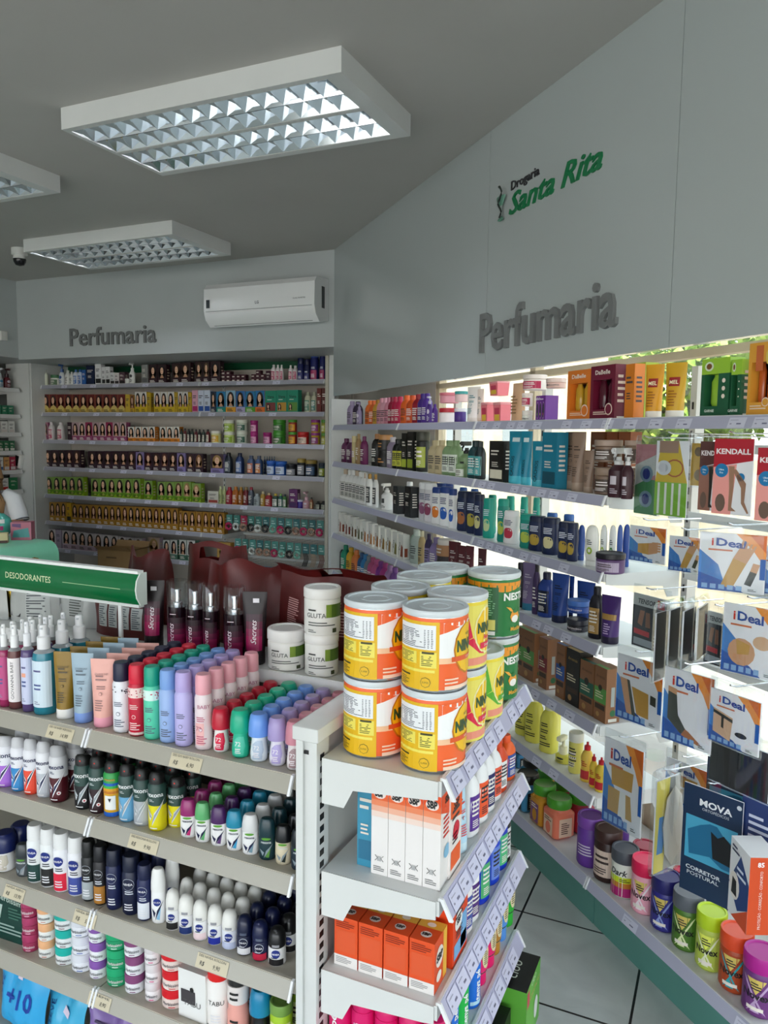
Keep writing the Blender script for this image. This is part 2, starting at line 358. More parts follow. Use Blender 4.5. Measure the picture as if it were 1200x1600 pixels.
def t_pump(w, h, c):
    r = w/2; b = MB(); bz = h - r*2.35; pr = [(r*.92, 0, c[0]), (r, h*.03, c[0]), (r, bz*.8, c[0]), (r*.8, bz*.92, c[0]), (r*.5, bz, c[0])]
    b.lathe(pr, 16, 1, .8); S = SCY(rfun(pr), 1, .8); ink = C(c, 2, 'd8d0dc')
    b.disc(S, 0, bz*.62, r*.5, bz*.12, ink); b.lines(S, -r*.5, r*.5, bz*.15, bz*.42, 4, ink, .001)
    k = MB(); nozzle(k, bz, r, c[1])
    return 'pump_bottle', 'bottle', [('body', b, 0), ('pump_head', k, 0)]
T['pump'] = t_pump
def t_trigger(w, h, c):
    r = w/2; b = MB(); bz = h*.66; pr = [(r*.92, 0, c[0]), (r, h*.02, c[0]), (r, bz*.82, c[0]), (r*.7, bz*.93, c[0]), (r*.4, bz, c[0])]
    b.lathe(pr, 16); S = SCY(rfun(pr)); b.patch(S, -r*.4, r*.3, bz*.4, bz*.66, C(c, 2), n=3); b.lines(S, -r*.4, r*.5, bz*.12, bz*.3, 3, C(c, 2), .001)
    k = MB(); g = c[1]; k.lathe([(r*.46, bz, g), (r*.48, bz + h*.07, g), (r*.3, bz + h*.09, g), (r*.28, bz + h*.16, g)], 12)
    k.cbox(-r*.26, r*.26, -r*1.15, r*.75, h*.88, h, g, r*.1); k.tube([(0, -r*.65, h*.89), (0, -r*.95, h*.82), (0, -r*.9, h*.74)], r*.14, g); k.cbox(-r*.16, r*.16, -r*1.4, -r*1.1, h*.92, h*.97, g, .001)
    return 'spray_bottle', 'bottle', [('body', b, 0), ('trigger_head', k, 0)]
T['trigger'] = t_trigger
def t_spray(w, h, c):
    r = w/2; b = MB(); bz = h*.73; pr = [(r*.95, 0, c[0]+'g'), (r, .003, c[0]+'g'), (r, bz*.86, c[0]+'g'), (r*.9, bz*.95, 'e4e8eat'), (r*.45, bz, 'e4e8eat')]
    b.lathe(pr, 20, 1, 1)
    l = MB(); S = SCY(r); l.patch(S, -r*1.05, r*1.05, bz*.12, bz*.84, c[2], .0006, 8)
    if c[2] == 'f4eeee': l.text(S, 'GIOVANNA BABY', r*.05, bz*.48, r*.42, '303030', .0012, vert=True, w=bz*.62)
    else:
        l.lines(S, -r*.6, r*.5, bz*.66, bz*.72, 1, '5a5a8c', .001); l.lines(S, -r*.6, r*.3, bz*.38, bz*.5, 2, '4a5a94', .001, 9); l.lines(S, -r*.6, 0, bz*.16, bz*.22, 2, '8088a0', .001)
        if c[0] == '5a4878': l.patch(S, -r*.6, r*.1, bz*.54, bz*.6, 'f0a88c', .001, 3)
    k = MB(); g = c[1]; k.lathe([(r*.56, bz, g), (r*.56, bz + (h-bz)*.5, g), (r*.36, bz + (h-bz)*.56, g), (r*.36, h - .003, g), (r*.28, h, g)], 16); k.box(-r*.1, r*.1, -r*.44, -r*.3, h*.955, h*.975, 'c0c4c8')
    return 'body_mist_bottle', 'bottle', [('body', b, 0), ('front_label', l, 1), ('spray_head', k, 0)]
T['spray'] = t_spray
def t_mist(w, h, c):
    r = w/2; b = MB(); bz = h*.64; pr = [(r*.92, 0, c[0]+'g'), (r, .004, c[0]+'g'), (r, bz*.3, '5c0830g'), (r, bz*.6, '2c0618g'), (r, bz*.75, c[0]+'g'), (r, bz, c[0]+'g')]
    b.lathe(pr, 22); [b.patch(SCY(r), -r*.9, r*.9, bz*(.06 + .12*i), bz*(.18 + .12*i), q, .0004, 8) for i, q in enumerate(('b0105a', 'a81056', '8c0c4a', '600a36', '3c0824', '240616'))]; b.text(SCY(r), 'Secrets', -r*.3, bz*.42, r*.5, 'f4e8f0', .001, vert=True, shear=.4); b.lines(SCY(r), -r*.5, r*.4, bz*.84, bz*.88, 1, 'd0c0c8', .001)
    k = MB(); k.lathe([(r*.45, bz, 'd8dce0m'), (r*.45, bz + h*.05, 'd8dce0m'), (r*.24, bz + h*.06, 'd8dce0m'), (r*.24, bz + h*.2, 'd8dce0m'), (r*.3, bz + h*.2, 'd8dce0m'), (r*.3, bz + h*.23, 'd8dce0m')], 14)
    g = MB(); n = 20
    g.lathe([(r, bz + .001, 'e8dce0c'), (r, h - .003, 'e8dce0c'), (r*.93, h, 'e8dce0c')], n)
    return 'body_mist_bottle', 'bottle', [('body', b, 0), ('spray_head', k, 0), ('clear_cap', g, 0)]
T['mist'] = t_mist
def t_spraycan(w, h, c):
    r = w/2; b = MB(); cz = h*.74; a = c[0]; pr = [(r*.88, 0, a), (r, .004, a), (r, cz*.93, a), (r*.85, cz, a)]
    if a == 'eceef4': pass
    b.lathe(pr, 20); S = SCY(r); L = c[2]; rr = random.Random(a)
    if c[1] in ('141a38', 'd81838', '10a084'):
        if a != 'eceef4': b.patch(S, -r*1.6, r*1.6, cz*.74, cz*.93, L, .0004, 8)
        for i in range(16): b.disc(S, rr.uniform(-1.3, 1.3)*r, cz*rr.uniform(.76, .91), r*.09, r*.07, 'c03050' if a != 'eceef4' else '181c30', .0009, 6)
        if a == 'c81838': b.patch(S, -r*1.6, r*1.6, 0.004, cz*.08, L, .0004, 8)
    if a in ('ecdce0', 'c81838', '58d0ac', '9cb8e8', 'c0b8ec', 'eceef4'):
        ink = L if a in ('c81838',) else '5c6478' if a != 'ecdce0' else 'c05878'
        b.lines(S, -r*.6, r*.6, cz*.52, cz*.62, 3, ink, .001, 3); b.disc(S, -r*.1, cz*.38, r*.24, r*.24, ink, .001); b.disc(S, -r*.1, cz*.38, r*.18, r*.18, a, .0014); b.lines(S, -r*.6, r*.6, cz*.12, cz*.28, 4, ink, .001, 8)
        if a == 'ecdce0': b.patch(S, -r*.8, r*.3, cz*.1, cz*.5, 'f0b8b8', .0007, 5); b.text(S, '72', -r*.3, cz*.36, cz*.08, 'b05070', .0014); b.text(S, 'BABY', r*.3, cz*.76, cz*.07, 'b06080', .001)
    else:
        b.patch(S, -r*.9, r*.9, cz*.05, cz*.45, L, .0004, 7) if L not in ('202020', '8090b0') else None
        nv = c[1] not in ('e01818', '101848', '101038', '3050a0', '101c50')
        if nv: b.disc(S, -r*.05, cz*.74, r*.62, r*.62, '142a80' if a[0] in 'ef' else a, .0012, 20)
        if a[0] not in 'ef' and nv: b.disc(S, -r*.05, cz*.74, r*.66, r*.66, 'c8ccd8', .0009, 20)
        if nv: b.text(S, 'NIVEA', -r*.05, cz*.72, r*.26, 'f4f4f8', .0018, bold=.015)
        b.text(S, 'TABU', 0, cz*.5, cz*.1, '303030', .001) if c[1] == 'e01818' else b.lines(S, -r*.4, r*.6, cz*.5, cz*.6, 2, 'e0e4ec' if a[0] not in 'ef' else '202430', .001, 5); b.lines(S, -r*.5, r*.5, cz*.12, cz*.3, 3, 'e8e8ec', .001, 5)
    k = MB(); k.lathe([(r*.9, cz, c[1]), (r*.93, cz + .002, c[1]), (r*.9, h*.96, c[1]), (r*.78, h, c[1])], 18)
    return 'spray_can', 'can', [('can_body', b, 0), ('cap', k, 0)]
T['spraycan'] = t_spraycan
def t_aerosol(w, h, c):
    r = w/2; b = MB(); cz = h*.8; a, g, L = c; men = a not in ('e8e8ee', 'e8e8ec', 'd8d8dc'); foot = a == '2c9c48'
    b.lathe([(r*.9, 0, L), (r, .004, L), (r, cz*.28, L), (r, cz*.55, a), (r, cz*.94, a), (r*.86, cz, a)], 20); S = SCY(r)
    if foot:
        for i, q in enumerate(('1c60c0', '3cb048', 'e0a020', 'c87820')): b.patch(S, -r*1.4, r*1.4, cz*(.72 - .06*i), cz*(.78 - .06*i), q, .0006, 8)
        b.patch(S, -r*.62, r*.62, cz*.18, cz*.5, 'f0f0ec', .001, 6); b.poly(S, [(-r*.15, cz*.24), (r*.15, cz*.24), (r*.06, cz*.32), (r*.18, cz*.44), (-r*.18, cz*.44), (-r*.06, cz*.32)], '141414', .0016); b.text(S, 'rexona', 0, cz*.84, r*.3, 'c8a040', .001, bold=.02); b.patch(S, -r*1.4, r*1.4, cz*.02, cz*.12, '1c60c0', .0006, 8)
    else:
        b.poly(S, [(-r*.75, cz*.12), (r*.9, cz*.12), (r*.95, cz*.6), (r*.2, cz*.3)], L, .0005)
        b.poly(S, [(-r*1.0, cz*.54), (-r*.35, cz*.1), (r*1.15, cz*.7), (-r*.28, cz*.34)], 'd8dce0' if men else 'f4f4f6', .0009)
        b.poly(S, [(-r*.86, cz*.5), (-r*.34, cz*.15), (r*.85, cz*.62), (-r*.29, cz*.29)], '9aa4aa' if men else '101c4c', .0013)
        b.text(S, 'rexona', 0, cz*.75, r*.5, 'e8ecec' if men else '1c2450', .001, bold=.02); b.lines(S, -r*.6, 0, cz*.64, cz*.7, 2, 'c0c8c8' if men else '303c64', .001)
        b.lines(S, -r*.6, r*.7, cz*.05, cz*.1, 1, 'e8e8e8', .001)
        if L in ('16181c', '301820', '50101c'): b.disc(S, r*.4, cz*.22, r*.22, r*.22, 'f0e8e8', .0018); b.disc(S, r*.4, cz*.22, r*.1, r*.1, 'c04050', .0022)
    k = MB(); k.lathe([(r*.86, cz, g), (r*.86, cz + h*.05, g)], 18)
    n = 16
    k.loft([[(rr*r*math.sin(2*PI*j/n), -rr*r*math.cos(2*PI*j/n), z + (-math.cos(2*PI*j/n)) * dz) for j in range(n)] for rr, z, dz in ((.86, cz + h*.05, 0), (.8, h*.93, -h*.03), (.6, h*.965, -h*.035))], [g], None, g)
    if men: k.disc(lambda x, z, e=0: (x, -r*.74 - e, z), 0, h*.9, r*.09, r*.09, 'd83020', .003, 8)
    return 'spray_can', 'can', [('can_body', b, 0), ('spray_cap', k, 0)]
T['aerosol'] = t_aerosol
def t_rollon(w, h, c):
    r = w/2; b = MB(); cz = h*.53; a = c[0]
    pr = [(r*.68, 0, a), (r*.8, .003, a), (r*.84, cz*.3, a), (r*.66, cz*.92, a), (r*.66, cz, a)]
    b.lathe(pr, 20); S = SCY(rfun(pr)); q = rfun(pr)(cz*.4)
    b.poly(S, [(x*r, z*cz) for x, z in ((-.5, .12), (.5, .12), (.6, .5), (.45, .86), (-.1, .86), (-.5, .7))], c[2], .0008)
    b.text(S, '72', -r*.1, cz*.5, cz*.17, 'f4f0f2', .0016); b.lines(S, -r*.35, r*.35, cz*.2, cz*.42, 3, 'f0e8ec', .0014, 4)
    k = MB(); k.lathe([(r*.84, cz, c[1]+'s'), (r*.98, cz + h*.01, c[1]+'s'), (r, h*.62, c[1]+'s'), (r*.95, h*.8, c[1]+'s'), (r*.83, h*.95, c[1]+'s'), (r*.66, h, c[1]+'s'), (0, h*1.002, c[1]+'s')], 20)
    return 'roll_on_deodorant', 'deodorant', [('bottle_body', b, 0), ('cap', k, 0)]
T['rollon'] = t_rollon
def t_rollon2(w, h, c):
    r = w/2; b = MB(); cz = h*.58; a = c[0]; sy = .72
    pr = [(r*.75, 0, a), (r*.86, .003, a), (r*.93, cz*.5, a), (r*.9, cz, a)]
    b.lathe(pr, 18, 1, sy); S = SCY(rfun(pr), 1, sy)
    b.poly(S, [(-r*.75, cz*.5), (-r*.25, cz*.1), (r*.8, cz*.75), (-r*.18, cz*.36)], '141c44' if a[0] == 'f' else '8a98a0', .001); b.poly(S, [(-r*.1, cz*.16), (r*.45, cz*.12), (r*.5, cz*.6)], c[2], .0008)
    if a == 'f4f4f4': b.disc(S, 0, cz*.7, r*.5, r*.5, '142a80', .001, 18); b.text(S, 'NIVEA', 0, cz*.67, r*.22, 'f4f4f8', .0015)
    else: b.text(S, 'rexona', 0, cz*.74, r*.28, '101c40' if a[0] == 'f' else 'd0d8d8', .001, bold=.02); b.disc(S, 0, cz*.93, r*.5, cz*.05, '5ca030', .0014)
    k = MB(); g = c[1]+'s'; k.lathe([(r*.92, cz, g), (r*.95, cz + .002, g), (r*.92, h*.75, g), (r*.78, h*.93, g), (r*.6, h*.99, g), (0, h, g)], 18, 1, sy)
    return 'roll_on_deodorant', 'deodorant', [('bottle_body', b, 0), ('cap', k, 0)]
T['rollon2'] = t_rollon2
def t_dome(w, h, c):
    r = w/2; b = MB(); cz = h*.5; a = c[0]; pr = [(r*.9, 0, a), (r, .003, a), (r*.97, cz*.9, a), (r*.92, cz, a)]
    b.lathe(pr, 20); S = SCY(rfun(pr)); dark = a[0] in '01'
    b.patch(S, -r*.9, r*.9, cz*.08, cz*.42, c[2], .0006, 7)
    b.disc(S, 0, cz*.72, r*.48, r*.48, '142a80' if not dark else '0c1434', .001, 18)
    if dark: b.disc(S, 0, cz*.72, r*.54, r*.54, 'c0c4d0', .0007, 18)
    b.text(S, 'NIVEA', 0, cz*.68, r*.2, 'f4f4f8', .0016, bold=.02); b.lines(S, -r*.5, r*.5, cz*.46, cz*.56, 1, '303848' if not dark else 'd0d0d8', .0012)
    k = MB(); g = c[1]+'s'; k.lathe([(r*.95, cz + .001, g), (r, cz + .004, g), (r*.99, h*.68, g), (r*.9, h*.83, g), (r*.68, h*.94, g), (r*.35, h*.99, g), (0, h, g)], 20)
    k.patch(SCY(r), -r*.4, r*.4, cz + h*.05, cz + h*.12, '9a9aa0' if not dark else '50586c', .0005, 4)
    return 'roll_on_deodorant', 'deodorant', [('bottle_body', b, 0), ('dome_cap', k, 0)]
T['dome'] = t_dome
def t_talc(w, h, c):
    r = w/2; b = MB(); cz = h*.8; b.lathe([(r*.95, 0, c[0]), (r, .003, c[0]), (r, cz, c[0])], 20); b.text(SCY(r), 'tenys pé', -r*.1, cz*.5, r*.55, 'f8f8f8', .001, vert=True, bold=.03, w=cz*.66); b.patch(SCY(r), -r*.9, r*.9, cz*.08, cz*.16, 'b8e0f4', .0006, 6)
    k = MB(); k.lathe([(r*.96, cz, c[1]), (r, cz + .003, c[1]), (r*.96, h*.9, c[1]), (r*.72, h*.98, c[1]), (0, h, c[1])], 18)
    return 'foot_powder_can', 'can', [('can_body', b, 0), ('cap', k, 0)]
T['talc'] = t_talc
def t_capdown(w, h, c):
    r = w/2; b = MB(); pr = [(r*.85, h*.2, c[0]), (r, h*.3, c[0]), (r, h*.8, c[0]), (r*.85, h*.95, c[0]), (r*.5, h, c[0]), (0, h, c[0])]
    b.lathe(pr, 18, 1, .75); S = SCY(rfun(pr), 1, .75); b.patch(S, -r*.75, r*.75, h*.25, h*.8, c[1], .0005, 6); b.disc(S, 0, h*.56, r*.52, h*.22, c[2], .001, 18); b.lines(S, -r*.3, r*.3, h*.42, h*.7, 7, '6a5840', .0014)
    k = MB(); k.lathe([(r*.84, 0, c[0]), (r*.86, .003, c[0]), (r*.84, h*.2, c[0])], 18, 1, .75)
    return 'shampoo_bottle', 'bottle', [('body', b, 0), ('base_cap', k, 0)]
T['capdown'] = t_capdown
def t_sauce(w, h, c):
    r = w/2; b = MB(); cz = h*.8; pr = [(r*.9, 0, c[0]), (r, h*.03, c[0]), (r*.9, h*.4, c[0]), (r, h*.6, c[0]), (r*.7, h*.74, c[0]), (r*.42, cz, c[0])]
    b.lathe(pr, 16); S = SCY(rfun(pr)); b.patch(S, -r*.8, r*.8, h*.08, h*.3, c[2], .0005, 5); b.lines(S, -r*.5, r*.5, h*.4, h*.56, 3, 'c02020', .001)
    k = MB(); k.lathe([(r*.5, cz, c[1]), (r*.5, h*.9, c[1]), (r*.2, h*.93, c[1]), (r*.18, h, c[1])], 14)
    return 'lotion_bottle', 'bottle', [('body', b, 0), ('cap', k, 0)]
T['sauce'] = t_sauce
def t_box(w, h, c):
    b = MB(); d = min(.05, w*.9); b.box(-w/2, w/2, 0, d, 0, h, c[0]); S = SP(0); dk = sum(lin(c[0])) < .8; ink = 'e4dcd0' if dk else '403c40'
    if len(c) > 1 and c[1] != c[0] and h > .06: b.poly(S, [(-w*.42, h*.08), (w*.42, h*.08), (w*.42, h*.3), (-w*.42, h*.3)], c[1])
    if c[0] == 'f0e8e4':
        b.poly(S, [(-w/2, h*.7), (w/2, h*.6), (w/2, h), (-w/2, h)], c[1]); b.text(S, 'SBP', 0, h*.78, h*.09, '181818', .001, bold=.03); b.disc(S, 0, h*.5, w*.28, w*.28, 'd02038', .001)
    if c[0] == 'ecebe8': b.text(S, 'TABU', 0, h*.28, h*.12, '505050', .001); b.disc(S, 0, h*.62, w*.07, h*.05, '101010', .001)
    elif c[0] == 'e84818':
        b.poly(S, [(w*.02, h*.1), (w*.46, h*.1), (w*.46, h*.6), (w*.02, h*.6)], c[1]); b.disc(S, -w*.15, h*.6, w*.25, h*.14, 'f0ece8', .0009); b.text(S, 'SBP', -w*.15, h*.57, h*.08, '181818', .0014, bold=.03)
    if h > .06 and c[0] != 'ecebe8':
        b.lines(S, -w*.36, w*.36, h*.64, h*.8, 2, ink, .001, int(w*7777)); b.lines(S, -w*.3, w*.3, h*.36, h*.5, 3, ink, .001, 4); b.lines(SX(w/2), d*.2, d*.8, h*.3, h*.8, 6, ink, .001, 5)
    else: b.lines(S, -w*.4, w*.4, h*.2, h*.8, 1, ink, .0008)
    return 'carton', 'box', [('carton', b, 0)]
T['box'] = t_box
def face(b, S, cx, cz, w, h, hair, v=0):
    b.disc(S, cx, cz, w*.5, h*.5, hair, .0006, 16); b.poly(S, [(cx - w*.5, cz - h*.5), (cx + w*.5, cz - h*.5), (cx + w*.52, cz), (cx - w*.52, cz)], hair, .0006)
    b.poly(S, [(cx - w*.3, cz - h*.5), (cx + w*.3, cz - h*.5), (cx + w*.1, cz - h*.26), (cx - w*.1, cz - h*.26)], 'c89878', .0009)
    o = (v - 1) * w * .06
    b.disc(S, cx + o, cz + h*.06, w*.24, h*.28, 'e8bc9c', .0012, 14)
    for q in (-1, 1): b.disc(S, cx + o + q*w*.09, cz + h*.11, w*.04, h*.02, '2a1a14', .0016, 6)
    b.disc(S, cx + o, cz - h*.07, w*.07, h*.022, 'a84048', .0016, 6)
def t_hair(w, h, c):
    b = MB(); d = .055; b.box(-w/2, w/2, 0, d, 0, h, c[0], side=c[1]); S = SP(0); v = int(c[2][1], 16) % 3
    low = c[1] in ('d0b020',); 
    b.poly(S, [(-w/2, 0), (w/2, 0), (w/2, h*(.26 if not low else .42)), (-w/2, h*(.26 if not low else .42))], c[1], .0004)
    face(b, S, 0, h*.62, w*.72, h*.66, c[2], v)
    if c[1] == '8cb020': b.poly(S, [(-w/2, h*.1), (w*.2, h*.06), (w/2, h*.2), (w/2, h*.3), (0, h*.22), (-w/2, h*.28)], '5a8a10', .0014); b.disc(S, 0, h*.14, w*.16, h*.06, 'c8d860', .002)
    if c[1] == 'c0a048': b.disc(S, 0, h*.24, w*.4, h*.16, 'd0b868', .0018)
    b.lines(S, -w*.36, w*.36, h*.06, h*.2, 2, 'f0ece4' if sum(lin(c[1])) < .7 else '3a2c18', .0022, 3)
    b.lines(SX(w/2), d*.2, d*.8, h*.2, h*.8, 4, 'c8b89c', .001)
    return 'hair_colour_box', 'box', [('carton', b, 0)]
T['hair'] = t_hair
def t_carton(w, h, c):
    b = MB(); d = .06; b.box(-w/2, w/2, 0, d, 0, h, c[0]); S = SP(0); kr = c[0] == '8a5c3a'
    if kr or c[0] == '1a1612':
        b.poly(S, [(-w/2, h*.34), (w/2, h*.34), (w/2, h*.62), (-w/2, h*.62)], c[1]); b.disc(S, 0, h*.62, w*.16, w*.16, '241a10', .001, 12); b.poly(S, [(-w*.4, h*.22), (w*.4, h*.22), (w*.4, h*.31), (-w*.4, h*.31)], '3a2818', .0006)
        b.text(S, 'Arvensis', 0, h*.8, h*.06, '4a3018' if kr else 'b09048', .001, w=w*.7); b.poly(ST(h), [(-w/2, 0), (w/2, 0), (w/2, d*.3), (-w/2, d*.3)], c[1] if kr else 'b09048', .0005)
        b.lines(S, -w*.4, w*.3, h*.42, h*.56, 3, 'd8d0b0', .0009); b.disc(S, -w*.15, h*.12, w*.14, w*.14, 'b08850', .001)
        q = SX(w/2); b.poly(q, [(d*.35, h*.3), (d*.6, h*.3), (d*.6, h*.66), (d*.35, h*.66)], 'a8b0ac', .0006); b.disc(q, d*.5, h*.18, d*.2, d*.2, '2c6a40', .0006, 12); b.poly(q, [(d*.2, h*.02), (d*.8, h*.02), (d*.8, h*.08), (d*.2, h*.08)], 'e0dcd0', .0006)
    else:
        b.poly(S, [(-w*.42, h*.08), (w*.42, h*.08), (w*.42, h*.46), (-w*.42, h*.46)], c[1]); b.text(S, 'Vena', 0, h*.66, h*.13, '0c3830', .001, bold=.02); b.lines(S, -w*.3, w*.3, h*.56, h*.62, 1, 'd8e4dc', .001); face(b, S, -w*.2, h*.26, w*.3, h*.28, '2a1810')
    return 'carton', 'box', [('carton', b, 0)]
T['carton'] = t_carton
def t_card(w, h, c):
    b = MB(); w = min(w, .075); d = .04; b.box(-w/2, w/2, 0, d, 0, h, c[0]); S = SP(0); b.poly(S, [(-w*.1, h*.1), (w*.42, h*.1), (w*.42, h*.5), (w*.1, h*.6)], c[1]); b.text(S, 'Kiss', -w*.2, h*.5, w*.3, '3a3028', .001, vert=True, shear=.3); b.poly(SX(w/2), [(d*.2, h*.1), (d*.7, h*.1), (d*.7, h*.45), (d*.2, h*.45)], c[1])
    return 'perfume_carton', 'box', [('carton', b, 0)]
T['card'] = t_card
def t_winbox(w, h, c):
    b = MB(); d = .055; a = c[0]; S = SP(0); t = .0012
    lo, hi = h*.2, h*.74
    b.box(-w/2, w/2, 0, d, 0, lo, a); b.box(-w/2, w/2, 0, d, hi, h, a if a != '1f5a3c' else c[1]); b.box(-w/2, -w*.38, 0, d, lo, hi, a); b.box(w*(.38 if a != '1f5a3c' else .12), w/2, 0, d, lo, hi, a); b.box(-w*.38, w*.38, d - .004, d, lo, hi, '1a1210')
    if a == '6e1430' or a == 'df7a24': b.text(S, 'DaBelle', 0, h*.84, h*.08, 'f4e8dc', .0014, bold=.02, w=w*.6)
    if a == 'e0a03a': b.poly(S, [(-w*.2, h*.62), (w*.1, h*.62), (w*.1, h*.96), (-w*.2, h*.96)], 'c86838'); b.disc(S, w*.3, h*.8, w*.1, h*.1, 'd8c060', .001)
    if a == '1f5a3c':
        b.disc(S, -w*.22, h*.87, w*.16, h*.08, 'e0ecd0', .001); b.disc(S, -w*.22, h*.87, w*.1, h*.05, '7a5020', .0014); b.text(S, 'GARNIE', -w*.15, h*.1, h*.045, 'e8f0e8', .0014, bold=.02)
        for i in range(3): b.disc(S, w*.32, h*(.62 - .13*i), w*.06, w*.06, 'f0e0d0', .001)
    else: b.lines(S, -w*.35, w*.35, h*.1, h*.17, 2, 'f0dcc8', .001); b.disc(S, w*.28, h*.2, w*.15, w*.15, 'f0d8c8', .001); b.disc(S, w*.28, h*.2, w*.12, w*.12, a, .0014)
    b.lines(SX(w/2), d*.2, d*.8, h*.3, h*.85, 5, 'e8d0c0', .001); b.poly(SX(w/2), [(d*.2, h*.02), (d*.8, h*.02), (d*.8, h*.07), (d*.2, h*.07)], 'e8e4dc', .0006)
    p = MB(); xs = (-w*.2, w*.17) if a != '1f5a3c' else (-w*.14,); rr = w*.14 if a != '1f5a3c' else w*.2; col = c[1]+'g'
    for x in xs: p.lathe([(rr*.8, lo + .001, col), (rr, lo + .01, col), (rr, hi - h*.12, col), (rr*.6, hi - h*.04, col), (rr*.6, hi - .001, 'ece8e0')], 14, 1, .7, x, d*.5)
    return 'kit_carton', 'box', [('carton', b, 0), ('bottles_inside' if len(xs) > 1 else 'bottle_inside', p, 0)]
T['winbox'] = t_winbox
def t_winbox3(w, h, c):
    b = MB(); d = .06; b.box(-w/2, w/2, 0, d, 0, h, c[0]); S = SP(0)
    for i in (-1, 0, 1): b.disc(S, i*w*.3, h*.44, w*.115, h*.33, 'b890c8', .0005, 18); b.disc(S, i*w*.3, h*.44, w*.1, h*.29, c[1], .001, 18); b.poly(S, [(i*w*.3 - w*.05, h*.22), (i*w*.3 + w*.05, h*.22), (i*w*.3 + w*.04, h*.6), (i*w*.3 - w*.04, h*.6)], '40404c', .0016); b.disc(S, i*w*.3, h*.3, w*.035, h*.05, ('70b040', 'd0c050', 'c04050')[i+1], .002)
    b.text(S, 'DaBelle', -w*.3, h*.84, h*.1, 'f0e8f4', .001, bold=.02); b.lines(S, 0, w*.45, h*.82, h*.92, 1, 'e0d0ec', .001)
    return 'gift_carton', 'box', [('carton', b, 0)]
T['winbox3'] = t_winbox3
def t_pouch(w, h, c):
    b = MB(); n = 12; rings = []
    for f in (0, .15, .5, .85, 1): rings.append([((w/2) * (1 if f < .9 else .98) * math.sin(2*PI*j/n), -(.018 * (1 - f**2) + .001) * math.cos(2*PI*j/n) + .02, h*f) for j in range(n)])
    b.loft(rings, [c[0]], c[0], c[0]); b.lines(SP(0), -w*.3, w*.3, h*.2, h*.7, 6, 'a07850', .001)
    return 'refill_packet', 'packet', [('packet', b, 0)]
T['pouch'] = t_pouch
